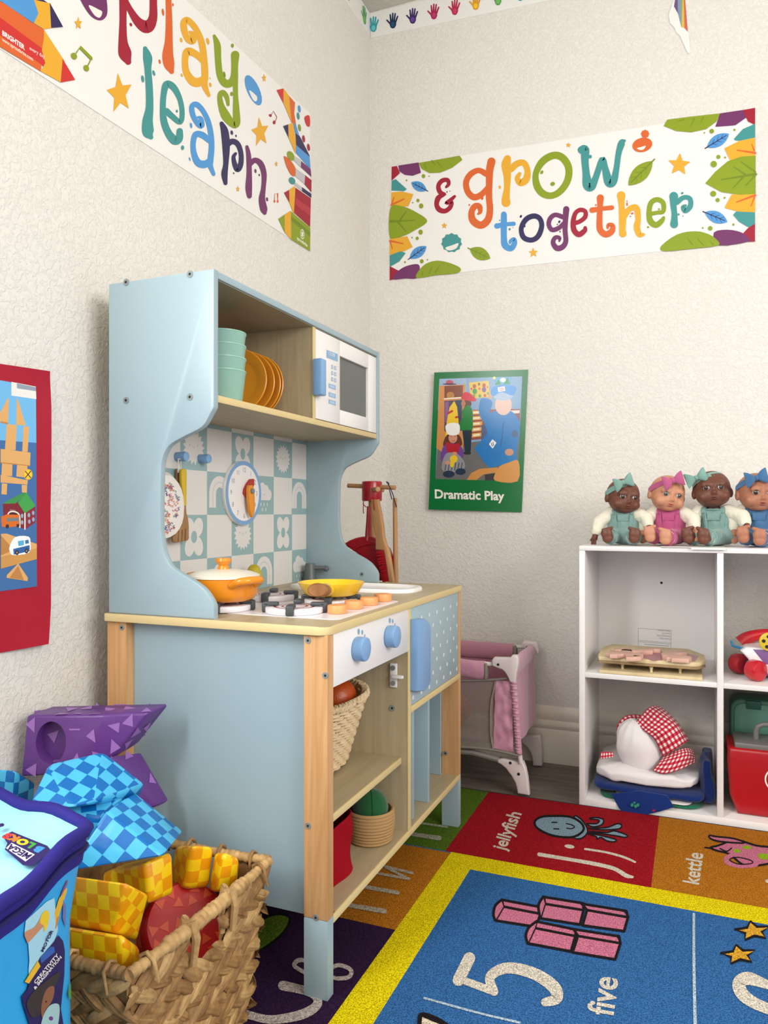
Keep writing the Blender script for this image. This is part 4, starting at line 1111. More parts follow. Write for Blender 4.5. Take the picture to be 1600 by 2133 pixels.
# dotted oven door
m = MB().box((.436, -.8415, .3455), (.4472, -.5450, ZC - .0135), DOT, .0008)
p = Print(lambda u, v: V((.4472, u, v)), V((1, 0, 0)), m, .0003, 1e-5)
k = 0
for j in range(8):
    for i in range(7):
        y, z = -.832 + i * .046 + (j % 2) * .023, .358 + j * .0235
        if y < -.55 and z < .52: p.ell(y, z, .0042, .0042, ink('#dfe9ea'), n=14)
od = part('oven_door', m, kit, 'pale blue cupboard door printed with white dots')
hp = [(862, 1290), (878, 1288), (886, 1297), (889, 1306), (889, 1418), (884, 1430), (876, 1439), (862, 1439)]
part('handle', MB().prism([(bx(u, v, .455).y, bx(u, v, .455).z) for u, v in hp], lambda a, b, t: V((t, a, b)), .4472, .464, KBLUE, .003), od)
# white latch on the divider and screws
m = MB().box((.412, -.8595, .380), (.426, -.8556, .424), WHITE, .0015)
m.cyl((.419, -.862, .416), (.419, -.859, .416), .0045, STEEL); m.cyl((.419, -.862, .388), (.419, -.859, .388), .0045, STEEL); m.box((.418, -.868, .398), (.440, -.859, .404), WHITE, .002)
part('door_catch', m, kit, 'white plastic door catch')
def screw(c, n, r=.0055):
    c, n = V(c), V(n)
    s_ = part('screw', MB().cyl(c - n * .001, c + n * .0009, r, STEEL, seg=16).cyl(c + n * .0008, c + n * .0012, r * .42, DARK, seg=6), kit)
YN_ = V((0, -1, 0))
for u, v in ((263, 588), (396, 571), (263, 834), (396, 827)): screw(by(u, v, PN), YN_)
for u, v in ((254, 1307), (642, 1334), (678, 1407), (642, 1720), (658, 1911)): screw(by(u, v, -1.1816), YN_, .0046)
screw(by(754, 1196, PF - .0125), YN_, .0046)
screw(by(817, 1475, -.8555), YN_, .0055); screw(by(928, 1569, -.553), YN_, .005)
# hob
hz = ZC + .0012
hp = [(418, 1262), (711, 1289), (832, 1251), (575, 1222)]
hq = [bz(u, v, hz) for u, v in hp]
hx0, hx1 = .105, max(hq[1].x, .40)
hy0, hy1 = -1.158, -.80
hy0 = -1.118; hy1 = hq[2].y; hx1 = (hq[1].x + hq[2].x) / 2; 
def rrect(x0, y0, x1, y1, r, n=5):
    o = []
    for cx, cy, a0 in ((x1 - r, y1 - r, 0), (x0 + r, y1 - r, 90), (x0 + r, y0 + r, 180), (x1 - r, y0 + r, 270)):
        for i in range(n + 1):
            a = R(a0 + 90 * i / n); o.append((cx + r * math.cos(a), cy + r * math.sin(a)))
    return o
hob = part('hob', MB().prism(rrect(.10, hy0, hx1, hy1, .014), lambda a, b, t: V((a, b, t)), ZC, hz, mat('hob_white', '#e4dfe2', .3, .5)), kit, 'white hob plate with four burners')
st = lambda x, y: (420 + x / 3.6364, 1120 + y / 3.6364)
zt = ZC + .011
bc = [bz(*st(700, 520), zt), bz(*st(250, 490), zt), bz(*st(1000, 466), zt), bz(*st(560, 418), zt)]
fx = (bc[0].x + bc[2].x) / 2; bxk = (bc[1].x + bc[3].x) / 2
cen = [V((.332, -1.070, 0)), V((.207, -1.086, 0)), V((.3375, -.949, 0)), V((.202, -.930, 0))]
RING = ink('#a3303e')
for i, c in enumerate(cen):
    r = .047
    m = MB().cyl((c.x, c.y, hz), (c.x, c.y, ZC + .011), r, mat('burner_white', '#e6e2e8', .3, .5), seg=48, bev=.002)
    p = Print(lambda u, v: V((u, v, ZC + .011)), V((0, 0, 1)), m, .0002, 1e-5)
    for rr, w in ((.032, .004), (.020, .0035)): p.stroke([(c.x + rr * math.cos(R(a)), c.y + rr * math.sin(R(a)), w) for a in range(0, 360, 15)], RING, True, n=2)
    b = part('burner', m, hob, 'raised white burner with red rings')
    for k in range(4):
        a = R(90 * k + 20)
        M = Matrix.Translation(V((c.x, c.y, hz))) @ Matrix.Rotation(a, 4, 'Z')
        mm = MB().box((.040, -.0065, 0), (.0525, .0065, .0165), DGREY, .0025, M).box((.026, -.0065, .0105), (.050, .0065, .0168), DGREY, .002, M)
        part('prong', mm, hob)
for (x, y) in ((1022, 582), (1150, 546), (1266, 517), (1372, 488)):
    c = bz(*st(x, y), hz); c.y += .0155 * .9; c.x -= .0155 * .35
    part('hob_knob', MB().cyl((c.x, c.y, hz), (c.x, c.y, hz + .0135), .0158, mat('peach_knob', '#e79c63', .4), seg=32, bev=.0018), hob, 'peach round knob')
# sink and tap
s0 = bz(893, 1220, ZC + .006); s1 = bz(830, 1239, ZC + .004)
sx1 = s0.x; sy1 = min(s0.y, KY1 - .02); sy0 = -.745
m = MB()
def sinkf(u, v):
    k = [(1.0, 0), (1.0, .005), (.985, .0075), (.93, .0075), (.90, .004), (.86, .0012), (.6, .0008), (.0, .0008)][min(7, int(round(v * 7)))]
    a = u * 2 * math.pi
    n = 3.6
    ca, sa = math.cos(a), math.sin(a)
    rx, ry = (sx1 - .12) / 2 * k[0], (sy1 - sy0) / 2 * k[0]
    q = (abs(ca) ** n + abs(sa) ** n) ** (-1 / n)
    return V(((sx1 + .12) / 2 + rx * ca * q, (sy1 + sy0) / 2 + ry * sa * q, ZC + k[1]))
m.surf(sinkf, 72, 8, WHITE, cu=True)
part('sink', m, kit, 'white sink basin set in the worktop', ang=50)
t0 = bz(646, 1211, ZC)
TAPG = mat('tap_grey', '#5b6164', .4, .45)
m = MB().lathe([(0, 0), (.0175, 0), (.0175, .003), (.0135, .012), (.0125, .036), (.0105, .042), (0, .042)], TAPG, 28, Matrix.Translation(V((max(t0.x, .085), t0.y, ZC))))
tx, ty = max(t0.x, .085), t0.y
m.cyl((tx + .008, ty, ZC + .032), (tx + .036, ty + .012, ZC + .032), .0048, TAPG); m.ell((tx + .036, ty + .012, ZC + .030), .0068, TAPG)
part('tap', m, kit, 'dark grey toy tap')

# ------------------------------------------------------------ things in and on the kitchen
MINT = mat('mint_plastic', '#9cc9ba', .3, .5, sub=.05)
cc = bx(464, 800, .165)
for i in range(4):
    z0 = .8792 + i * .0222
    h = .066
    m = MB().lathe([(0, 0), (.031, 0), (.0325, .002), (.0395, h - .004), (.0410, h - .002), (.0408, h), (.0392, h), (.0375, h - .004), (.0305, .0035), (0, .0035)], MINT, 40, Matrix.Translation(V((.165, cc.y, z0))))
    solo('cup', m, 'mint green plastic cup, %s in the stack on the upper shelf' % ('bottom', 'second from the bottom', 'second from the top', 'top')[i], 'cup', 'stacked mint cups', loc=None)
OPL = mat('orange_plastic', '#dd9228', .32, .5)
Rp = .0620
for i, u in enumerate((551, 569, 583, 590)):
    y = bx(u, 785, .200).y - .004
    lean = (4, 3, 2.2, 5)[i]
    turn = (14, 12, 10, 5)[i]
    M = Matrix.Translation(V((.1405, y, .8796))) @ Matrix.Rotation(R(turn), 4, 'Z') @ Matrix.Rotation(R(-lean), 4, 'X') @ Matrix.Translation(V((0, 0, Rp))) @ Matrix.Rotation(R(90), 4, 'X')
    m = MB().lathe([(0, 0), (.038, 0), (.043, .0025), (.0605, .0095), (Rp, .0105), (.0605, .0118), (.043, .005), (.038, .002), (0, .002)], OPL, 48, M)
    solo('plate', m, 'orange plate standing on edge, %s' % ('nearest the mint cups', 'second from the mint cups', 'third from the mint cups', 'farthest from the mint cups')[i], 'plate', 'standing orange plates')
# pot
ORPOT = mat('pot_orange', '#e08a1a', .25, .5, coat=.2)
CREAM = mat('lid_cream', '#e8e2d2', .25, .5)
ph = ZC + .0172
pc = cen[1].copy()
pr_ = .062
pcen = V((pc.x, pc.y, ph))
pot = thing('toy_saucepan', 'orange toy cooking pot with a white lid, on the rear burner nearest the side panel', 'pot', pcen)
T = Matrix.Translation(pcen)
part('pot_body', MB().lathe([(0, 0), (.044, 0), (.051, .0035), (.0560, .012), (.0580, .0385), (.0560, .0385), (.054, .013), (.046, .006), (0, .006)], ORPOT, 48, T), pot)
lid = part('lid', MB().lathe([(.0595, .0383), (.0595, .0415), (.046, .0468), (.023, .0505), (0, .0515)], CREAM, 48, T).lathe([(0, .0386), (.0595, .0386)], CREAM, 48, T), pot, 'white lid')
part('lid_knob', MB().lathe([(0, .050), (.010, .050), (.0095, .054), (.0078, .057), (.011, .061), (.0135, .0645), (.012, .069), (0, .0705)], ORPOT, 28, T), lid, 'orange lid knob')
for a in (-18, 162):
    ca, sa = math.cos(R(a)), math.sin(R(a))
    path = [(pcen.x + ca * r - sa * w, pcen.y + sa * r + ca * w, pcen.z + z) for r, w, z in ((.052, -.024, .028), (.066, -.022, .0345), (.075, -.013, .0365), (.0765, 0, .037), (.075, .013, .0365), (.066, .022, .0345), (.052, .024, .028))]
    part('handle', MB().tube(catmull(path, 5), .0062, ORPOT, 10), pot)
# pear
g = bz(527, 1240, ZC + .012)
pz = V((.105, by(527, 1200, .0).y * 0 + bx(529, 1200, .105).y, ZC + .0115))
YG = mat('yellow_green_plastic', '#b5a42c', .35, .5)
m = MB().lathe([(0, 0), (.012, .001), (.018, .008), (.0185, .015), (.017, .024), (.014, .033), (.011, .040), (.006, .0445), (0, .0455)], YG, 28, Matrix.Translation(pz))
pear = solo('toy_pear', m, 'yellowish green toy pear behind the orange cooking pot', 'toy food')
# pan
PANY = mat('pan_yellow', '#e6be25', .28, .5, coat=.15)
pp = V((cen[2].x - .001, cen[2].y + .002, ph))
pan = thing('toy_frying_pan', 'yellow toy frying pan with a wooden handle on the front burner', 'pan', pp)
T = Matrix.Translation(pp)
part('pan_body', MB().lathe([(0, 0), (.041, 0), (.047, .003), (.0575, .0205), (.0585, .0225), (.0565, .0225), (.046, .006), (.041, .003), (0, .003)], PANY, 56, T), pan)
d = V((CAM.x - pp.x - .28, CAM.y - pp.y, 0)).normalized()
a0 = pp + d * .053 + V((0, 0, .0135)); a1 = pp + d * .070 + V((0, 0, .0150)); a2 = pp + d * .108 + V((0, 0, .019))
part('handle_mount', MB().tube([a0, a0.lerp(a1, .5), a1], [.017, .0165, .0155], PANY, 20, flat=.68, up=(0, 0, 1)), pan)
part('handle', MB().tube([a1, a1.lerp(a2, .3), a1.lerp(a2, .6), a2, a2 + d * .003], [.0155, .015, .0155, .0170, .014], woodm('pan_handle_wood', '#7d5330', '#a0713f', (40, 40, 9), .6), 20, flat=.68, up=(0, 0, 1)), pan, 'wooden handle')
# hanging oven mitt / fork spatula / yellow handled spatula on the first peg
pg = bx(368, 951.5, .0695)
cr9 = lambda x, y, X: bx(330 + x / 9.277, 920 + y / 9.277, X)
xs = .084
m = MB()
sp = [(400, 545), (425, 525), (460, 522), (490, 540), (500, 600), (498, 900), (492, 1230), (500, 1370), (535, 1500), (548, 1640), (545, 1880), (520, 1915), (300, 1950), (250, 1930), (235, 1850), (300, 1780), (350, 1700), (400, 1560), (425, 1430), (440, 1240), (430, 1000), (405, 850), (395, 650)]
def flat(pts, X, t, mm, bev=.0015): return MB().prism([(cr9(x, y, X).y, cr9(x, y, X).z) for x, y in pts], lambda a, b, tt: V((tt, a, b)), X, X + t, mm, bev)
fk = thing('toy_spatula', 'wooden slotted toy spatula with a yellow handle hanging from the blue peg', 'spatula', cr9(450, 1900, xs))
WOODD = woodm('dark_beech', '#8e6a48', '#a37d58', (60, 60, 6), .6)
part('handle', flat([(400, 545), (425, 525), (460, 522), (490, 540), (500, 600), (498, 900), (492, 1240), (440, 1240), (430, 1000), (405, 850), (395, 650)], xs, .006, mat('spatula_yellow', '#cfae2e', .4)), fk, 'yellow handle')
bl = MB()
for q in ([(440, 1241), (492, 1241), (500, 1370), (535, 1500), (548, 1640), (548, 1680), (330, 1720), (400, 1560), (425, 1430)],
          [(330, 1720), (345, 1710), (330, 1945), (300, 1950), (250, 1930), (235, 1850), (290, 1790)], [(362, 1700), (410, 1690), (400, 1935), (350, 1942)], [(432, 1690), (478, 1682), (462, 1922), (418, 1932)], [(498, 1680), (548, 1680), (545, 1880), (520, 1912), (482, 1920)]):
    b_ = flat(q, xs, .005, WOODD, .0008); bl.add(b_.v, b_.f, WOODD)
part('blade', bl, fk)
part('cord', MB().tube([cr9(440, 560, xs + .003), cr9(432, 370, xs - .004), cr9(415, 330, xs), cr9(385, 330, xs), cr9(380, 600, xs + .003)], .001, mat('white_cord', '#d9d5cf', .8), 6), fk)
sk = flat([(318, 530), (345, 520), (392, 650), (395, 880), (380, 905), (330, 800)], .0735, .005, WOODD)
solo('toy_utensil', sk, 'dark wooden toy utensil handle hanging behind the yellow handled spatula', 'utensil')
mt = flat([(100, 635), (160, 640), (250, 700), (330, 800), (390, 920), (425, 1060), (440, 1260), (430, 1450), (400, 1580), (350, 1690), (270, 1790), (170, 1850), (60, 1880), (-60, 1850), (-200, 1700), (-270, 1400), (-250, 1000), (-120, 720), (0, 640)], .0915, .008, mat('cotton_white', '#e6e1dc', .85, .1, sheen=.3), .003)
p = Print(lambda u, v: bx(u, v, .0995), V((1, 0, 0)), mt, .0004, 1e-5).crop(330, 920, 9.277)
rnd = random.Random(3)
sq = [ink(h) for h in ('#2f3f86', '#c2384a', '#d9803a', '#b36a96', '#4f8f6a', '#c94a63', '#566ea8')]
for i in range(170):
    x, y = rnd.uniform(-200, 400), rnd.uniform(700, 1800)
    if ((x - 110) / 330) ** 2 + ((y - 1260) / 560) ** 2 < .82 and x < 385:
        a = rnd.uniform(0, 6.28); ca, sa = math.cos(a) * 21, math.sin(a) * 21
        k = [(x - ca * 1.6, y - sa * 1.6), (x - ca * .6 - sa, y - sa * .6 + ca), (x + ca * .4 + sa, y + sa * .4 - ca), (x + ca * 1.5 - sa * .4, y + sa * 1.5 + ca * .4)]
        p.stroke([(*q, 9.5) for q in k], rnd.choice(sq), n=3)
solo('pot_holder', mt, 'round white pot holder printed with coloured squiggles, hanging beside the spatula', 'pot holder')
# wicker basket with an orange on the middle shelf
WICK = woodm('cream_wicker', '#cdb288', '#e2cba5', (90, 90, 90), .6)
bb = V((.272, -.987, .2536))
wb = thing('wicker_basket', 'cream wicker basket holding a toy orange, on the middle shelf of the toy kitchen', 'basket', bb)
m = MB()
ca_ = 0
def wr(t, a):                                   # rounded rectangular plan, flaring upward
    n = 3.0
    rx, ry = .086 + .040 * t, .110 + .011 * t
    c, s = math.cos(a), math.sin(a)
    q = (abs(c) ** n + abs(s) ** n) ** (-1 / n)
    return rx * c * q, ry * s * q
HB = .122
for j in range(17):
    t = (j + .5) / 17
    pts, N = [], 108
    for i in range(N):
        a = 2 * math.pi * i / N
        x, y = wr(t, a)
        k = 1 + .018 * (1 if (i // 2 + j) % 2 else -1)
        pts.append(bb + V((x * k, y * k, .004 + t * HB + .010 * t * (math.sin(a) ** 2))))
    m.tube(pts, .0036, WICK, 6, closed=True)
part('woven_wall', m, wb)
m = MB()
for s_ in (0, math.pi):
    pts = []
    for i in range(180):
        a = 2 * math.pi * i / 180
        x, y = wr(1.02, a)
        b_ = a * 44 + s_
        pts.append(bb + V((x * (1 + .03 * math.cos(b_)), y * (1 + .03 * math.cos(b_)), .004 + HB + .0105 * math.sin(a) ** 2 + .0038 * math.sin(b_))))
    m.tube(pts, .0042, WICK, 6, closed=True)
part('rim', m, wb)
m = MB()
m.lathe([(0, 0), (.079, 0)], WICK, 32, Matrix.Translation(bb + V((0, 0, .003))) @ Matrix.Diagonal((1.06, 1.36, 1, 1)))
part('base', m, wb)
oc = by(712, 1449, -1.045); 
ORF = mat('orange_peel', '#b84a12', .38, .5, bump=(260, .35, .002))
m = MB().ell(V((0, 0, 0)), .0365, ORF, seg=36, rings=24)
solo('toy_orange', m, 'dark orange toy fruit in the cream wicker basket', 'toy food', loc=bx(701, 1453, .338))
solo('toy_lemon', MB().ell((0, 0, 0), (.03, .042, .03), mat('lemon_yellow', '#cfa93a', .4)), 'yellow toy fruit deep inside the cream wicker basket', 'toy food', loc=bb + V((-.02, .02, .045)))
# rope basket with a green plush
ROPE = mat('rope_tan', '#ad8a5c', .8, .15, bump=(300, .3, .002))
rc = bz(772, 1752, .121); rc.z = .1208
rc = V((.396, -.911, .1208))
rbk = thing('rope_basket', 'round tan rope basket with a green plush ball on the bottom board', 'basket', rc)
prf = [(0, 0), (.036, 0)]
rows_ = 10
for i in range(rows_):
    t = i / (rows_ - 1)
    r = .0375 + .0045 * math.sin(t * 2.2)
    for k in range(4):
        prf.append((r + .0022 * math.sin(math.pi * (k + .5) / 4), .002 + (i + k / 4) * .0054))
prf += [(.0405, .0565), (.0375, .0555), (.037, .045), (.034, .006), (0, .006)]
part('coiled_wall', MB().lathe(prf, ROPE, 48, Matrix.Translation(rc)), rbk, ang=60)
GRN = mat('green_felt', '#1d5630', .9, .1, sheen=.4, bump=(60, .4, .003))
m = MB().ell((0, 0, 0), (.0315, .0315, .033), GRN, seg=32, rings=20)
m.tube([V((.0318 * math.cos(R(a)) * math.cos(R(300)), .0318 * math.cos(R(a)) * math.sin(R(300)), .0333 * math.sin(R(a)))) for a in range(-60, 91, 10)], .0007, mat('green_seam', '#123a20', .9), 5)
solo('plush_ball', m, 'dark green plush ball sitting in the tan rope basket', 'plush toy', loc=V((rc.x, rc.y, rc.z + .056)))
# red fabric bin
RFAB = mat('red_fabric', '#970b1c', .85, .1, sheen=0, bump=(220, .25, .002))
q0, q1 = bz(741, 1797, .1207), bz(698, 1852, .1207)
fz = .086
def binr(u, v):
    a = u * 2 * math.pi
    t = v
    n = 5
    c, s = math.cos(a), math.sin(a)
    q = (abs(c) ** n + abs(s) ** n) ** (-1 / n)
    rx, ry = .090 - .004 * t, (.072 - .003 * t)
    w = .003 * math.sin(a * 5 + t * 6)
    return V((.325 + (rx + w) * c * q, -1.070 + (ry + w) * s * q, .1208 + t * fz + .004 * t * math.sin(a * 3)))
m = MB()
m.surf(binr, 64, 9, RFAB, cu=True)
k = len(m.v)
m.surf(lambda u, v: V((.325 + (binr(u, 1 - v).x - .325) * .965, -1.070 + (binr(u, 1 - v).y + 1.070) * .965, binr(u, 1 - v).z * .985 + .003)), 64, 9, RFAB, cu=True)
m.surf(lambda u, v: binr(u, 1).lerp(V((.325 + (binr(u, 1).x - .325) * .965, -1.070 + (binr(u, 1).y + 1.070) * .965, binr(u, 1).z * .985 + .003)), v), 64, 2, RFAB, cu=True)
m.add([V((.245, -1.14, .122)), V((.405, -1.14, .122)), V((.405, -1.015, .122)), V((.245, -1.015, .122))], [[0, 1, 2, 3]], RFAB)
m.tube([binr(i / 64, 1) for i in range(64)], .0022, RFAB, 6, closed=True)
solo('fabric_bin', m, 'soft red fabric bin on the bottom board beside the rope basket', 'bin', ang=60)
m = MB().ell((0, 0, 0), (.05, .04, .03), mat('crumpled_white', '#d5d3d4', .8), seg=28, rings=18)
m.disp(lambda v: v * (1 + .28 * noise.noise(v * 60)))
solo('crumpled_cloth', m, 'crumpled white cloth inside the red fabric bin', 'cloth', loc=V((.345, -1.085, .172)), ang=20)
# ------------------------------------------------------------ white cube shelf and what it holds
SHW = mat('shelf_white', '#e6e2e0', .32, .5)
SY0, SY1 = -.3015, -.018
SX0, SX1, SX2, SX3 = .6731, .6866, .9737, .9867
SX4, SX5 = 1.2738, 1.2873
SZ = [.001, .0205, .308, .3195, .6085, .6195]
shelf = thing('cube_shelf', 'white cube storage shelf with dolls on top, standing against the back wall', 'shelf', ((SX0 + SX5) / 2, -.16, 0))
for a, b in ((SX0, SX1), (SX4, SX5)): part('side_panel', MB().box((a, SY0, SZ[0]), (b, SY1, SZ[4] - .0003), SHW, .0008), shelf)
part('divider', MB().box((SX2, SY0 + .0003, SZ[1]), (SX3, SY1, SZ[4] - .0003), SHW, .0008), shelf)
part('top_panel', MB().box((SX0, SY0, SZ[4]), (SX5, SY1, SZ[5]), SHW, .0008), shelf)
part('bottom_panel', MB().box((SX1, SY0, SZ[0]), (SX4, SY1, SZ[1]), SHW, .0008), shelf)
for a, b in ((SX1, SX2), (SX3, SX4)): part('shelf_board', MB().box((a, SY0 + .001, SZ[2]), (b, SY1, SZ[3]), SHW, .0008), shelf)
bk = part('back_panel', MB().box((SX1, SY1 - .004, SZ[3]), (SX2, SY1, SZ[4]), SHW), shelf)
m = MB()
p = Print(lambda u, v: by(u, v, SY1 - .004), V((0, -1, 0)), m, .0003, 1e-5).crop(1180, 1100, 3.8095)
INKG = ink('#8b8a8c')
for l in ([(570, 795), (832, 812)], [(832, 812), (828, 985)], [(570, 795), (570, 970)], [(572, 890), (830, 912)], [(570, 900), (830, 922)]): p.stroke([(*l[0], 2.5), (*l[1], 2.5)], INKG)
for i, t in enumerate(('Made in Vietnam', 'Factory ID:', 'Manufacture Date:', 'Product Name:')): p.text(t, (824, 812 + i * 21), (-14.5, -1), (0, 20), INKG)
for i in range(3): p.text('Cube storage', (812, 926 + i * 17), (-13, -.8), (0, 15), INKG) if False else p.stroke([(620 + 20 * i, 922 + i * 17, 4), (815, 936 + i * 17, 4)], INKG)
part('product_label', m, bk, 'small printed label')
part('screw', MB().cyl(by(1378, 1214, SY1 - .004), by(1378, 1214, SY1 - .004) + V((0, -.0008, 0)), .0032, DARK), bk)

# --- dolls
SKIN = {'dark': mat('doll_vinyl_dark', '#6b4132', .45, .35, sub=.05), 'light': mat('doll_vinyl_light', '#c48a6c', .45, .35, sub=.08), 'mid': mat('doll_vinyl_tan', '#ab7258', .45, .35, sub=.08)}
LIP = {'dark': mat('doll_lip_dark', '#6d3433', .4), 'light': mat('doll_lip_pink', '#b6605a', .4), 'mid': mat('doll_lip_tan', '#9c5348', .4)}
EYEW_GLINT, PUP = mat('doll_eye_white_and_glint', '#c9c2bb', .2, .5), mat('doll_pupil', '#16100e', .1, .8)
SLEEVE = mat('doll_cream_knit', '#e3decb', .85, .1, sheen=.3, bump=(350, .3, .001))
def garment(n, h): return mat('doll_cloth_' + n, h, .85, .1, sheen=.35, bump=(240, .35, .0015), vary=(30, .14))
def doll(label, loc, turn, skin, cloth, iris, head, hrot, bow, lean, hands, feet, s=1.0, bowtilt=-18):
    sk, gm = SKIN[skin], garment(*cloth[:2])
    d = thing('baby_doll', label, 'doll', loc, (0, 0, R(turn)), 'baby dolls on the shelf top')
    d.scale = (s, s, s)
    H = Matrix.Translation(V(head)) @ Matrix.Rotation(R(hrot[2]), 4, 'Z') @ Matrix.Rotation(R(hrot[1]), 4, 'Y') @ Matrix.Rotation(R(hrot[0]), 4, 'X')
    b = MB()
    e = lambda c, r, **k: b.add(*(lambda q: (q.v, q.f))(MB().ell(c, r, sk, **k)), sk, H)
    e((0, .004, .004), (.0400, .0420, .0400)); e((0, -.010, -.014), (.0365, .0320, .027)); e((.0, -.022, -.029), (.017, .014, .011))
    for q in (1, -1):
        e((q * .0195, -.0255, -.018), (.0145, .0135, .013)); e((q * .0385, .004, -.008), (.0055, .008, .0115)); e((q * .012, -.034, .008), (.014, .007, .009))
        e((q * .0034, -.0415, -.0128), (.003, .0033, .003))
    e((0, -.0415, -.0105), (.0048, .0052, .0042)); e((0, -.038, -.003), (.0038, .004, .009)); e((0, -.0365, -.0225), (.008, .0052, .0052))
    lx = lean
    b.cap(None, (lx[0] * .8, lx[1] * .8, .080), (head[0], head[1] + .004, head[2] - .025), .013, .014, sk)
    b.ell((lx[0] * .4, .004, .045), (.030, .022, .042), sk)
    for q, hp in ((-1, hands[0]), (1, hands[1])):
        sh = V((q * .030 + lx[0], lx[1], .078)); hp = V(hp)
        el = sh.lerp(hp, .52) + V((q * .010, .004, .006))
        b.cap(None, sh, el, .011, .0105, sk); b.cap(None, el, hp, .0105, .0075, sk)
        dr = (hp - el).normalized(); sd = dr.cross(V((0, 0, 1))).normalized()
        b.ell(hp + dr * .005, (.008, .008, .0065), sk, seg=12, rings=8)
        for i in range(4):
            f0 = hp + dr * .010 + sd * (.0058 - .0039 * i); L = (.009, .011, .0105, .008)[i]
            f1 = f0 + dr * L * .6 + V((0, 0, -.002)); f2 = f1 + dr * L * .4 + V((0, 0, -.0045))
            for a_, c_ in ((f0, f1), (f1, f2)):
                for t in range(4): b.ell(a_.lerp(c_, t / 3), .0021, sk, seg=8, rings=6)
        t0 = hp + dr * .002 - sd * q * .007; t1 = t0 + dr * .006 - sd * q * .0035 + V((0, 0, -.002))
        for t in range(4): b.ell(t0.lerp(t1, t / 3), .0025, sk, seg=8, rings=6)
    for q, fp in ((-1, feet[0]), (1, feet[1])):
        hip = V((q * .016, -.004, .022)); fp = V(fp)
        dr = (fp - hip).normalized()
        b.cap(None, hip.lerp(fp, .4), fp, .0135, .0115, sk)
        b.ell(fp + dr * .006 + V((0, 0, -.003)), (.0128, .010, .012), sk); b.ell(fp + dr * .009 + V((q * .001, 0, .008)), (.0138, .0078, .0135), sk)
        for i in range(5): b.ell(fp + dr * .0095 + V((q * (-.0105 + .0051 * i), -.001, .0215 - .0012 * i)), (.0042 - .0003 * i, .0042, .0044), sk, seg=10, rings=8)
    body = remesh(b, .00155, 5, sk)
    part('body', body, d, None, 0 or 80, True)
    for q in (1, -1):
        m = MB(); c = V((q * .0148, -.0372, .0005))
        E = H @ Matrix.Translation(c) @ Matrix.Rotation(R(q * 16), 4, 'Z')
        m.ell((0, 0, 0), (.0068, .0042, .0054), EYEW_GLINT, seg=20, rings=12); k = len(m.v)
        m.ell((0, -.0024, 0), (.0052, .0026, .0052), iris, seg=18, rings=10); m.ell((0, -.0036, 0), (.0026, .0016, .0028), PUP, seg=14, rings=8); m.ell((-.0014, -.0050, .0018), .0008, EYEW_GLINT, seg=8, rings=6)  # iris, pupil, and a tiny pale bead painting in the eye's highlight
        m.v = [E @ v for v in m.v]
        part('eye', m, d, None, 60, True)
        l = MB().tube([E @ V((x * .0066, -.0034 + abs(x) * .0026, .0056 - x * x * .0038)) for x in (-1, -.6, -.2, .2, .6, 1)], .0006, PUP, 6)
        part('eyelash', l, d, None, 60, True)
    m = MB(); m.ell((0, -.0412, -.0212), (.0062, .0022, .0016), LIP[skin], seg=16, rings=8); m.ell((0, -.0412, -.0248), (.0048, .0024, .0018), LIP[skin], seg=16, rings=8); m.ell((0, -.0418, -.0230), (.0038, .0018, .0008), PUP, seg=14, rings=6)
    m.v = [H @ v for v in m.v]
    part('mouth', m, d, 'parted lips', 60, True)
    # clothes
    bm0 = garment('trim_' + cloth[0], cloth[2])
    c = MB()
    c.ell((lx[0] * .35, .002, .040), (.0400, .0290, .042), gm); c.ell((lx[0] * .8, lx[1] * .8 - .003, .070), (.0335, .0235, .017), gm); c.ell((0, -.008, .023), (.0415, .031, .0225), gm)
    for q, fp in ((-1, feet[0]), (1, feet[1])): c.cap(None, (q * .017, -.006, .0215), V((q * .016, -.004, .022)).lerp(V(fp), .78), .0195, .0172, gm)
    c.v = [V((v.x, v.y, max(v.z, .0008))) for v in c.v]
    g = remesh(c, .0022, 5, gm)
    g.disp(lambda v: v + V((noise.noise(v * 75), noise.noise(v * 75 + V((9, 2, 4))), .6 * noise.noise(v * 80 + V((3, 7, 1))))) * .0017)
    ov = part('overalls', g, d, None, 80, True)
    for q, fp in ((-1, feet[0]), (1, feet[1])):
        hip = V((q * .016, -.004, .022)); fp = V(fp); dr = (fp - hip).normalized(); c0_ = hip.lerp(fp, .80)
        a = dr.orthogonal().normalized(); bb_ = dr.cross(a)
        ring = [c0_ + (a * math.cos(t * .2618) + bb_ * math.sin(t * .2618)) * (.0172 + .0008 * math.sin(t * 2.1)) for t in range(24)]
        part('cuff', MB().tube(ring, .0026, gm, 8, closed=True), ov, None, 60, True)
        ring = [c0_ + dr * .001 + (a * math.cos(t * .2618) + bb_ * math.sin(t * .2618)) * .0148 for t in range(24)]
        part('sock_lining', MB().tube(ring, .0016, SLEEVE, 8, closed=True), ov, None, 60, True)
    yb = lx[1] * .8 - .0275
    part('bib_hem', MB().tube(catmull([(lx[0] * .8 + x * .0225, lx[1] * .8 - .0235 + abs(x) ** 2 * .009, .0815) for x in (-1, -.5, 0, .5, 1)], 4), .0014, bm0, 6), ov, None, 60, True)
    for q in (-1, 1): part('seam', MB().tube(catmull([(lx[0] * .6 + q * .019, lx[1] * .8 - .0255, .078), (lx[0] * .5 + q * .018, lx[1] * .5 - .0305, .060), (lx[0] * .4 + q * .016, -.0305, .042)], 4), .0008, bm0, 6), ov, None, 60, True)
    part('bib_pocket', MB().box((lx[0] * .8 - .013, yb - .001, .058), (lx[0] * .8 + .013, yb + .004, .074), gm, .0012), ov, None, 38, True)
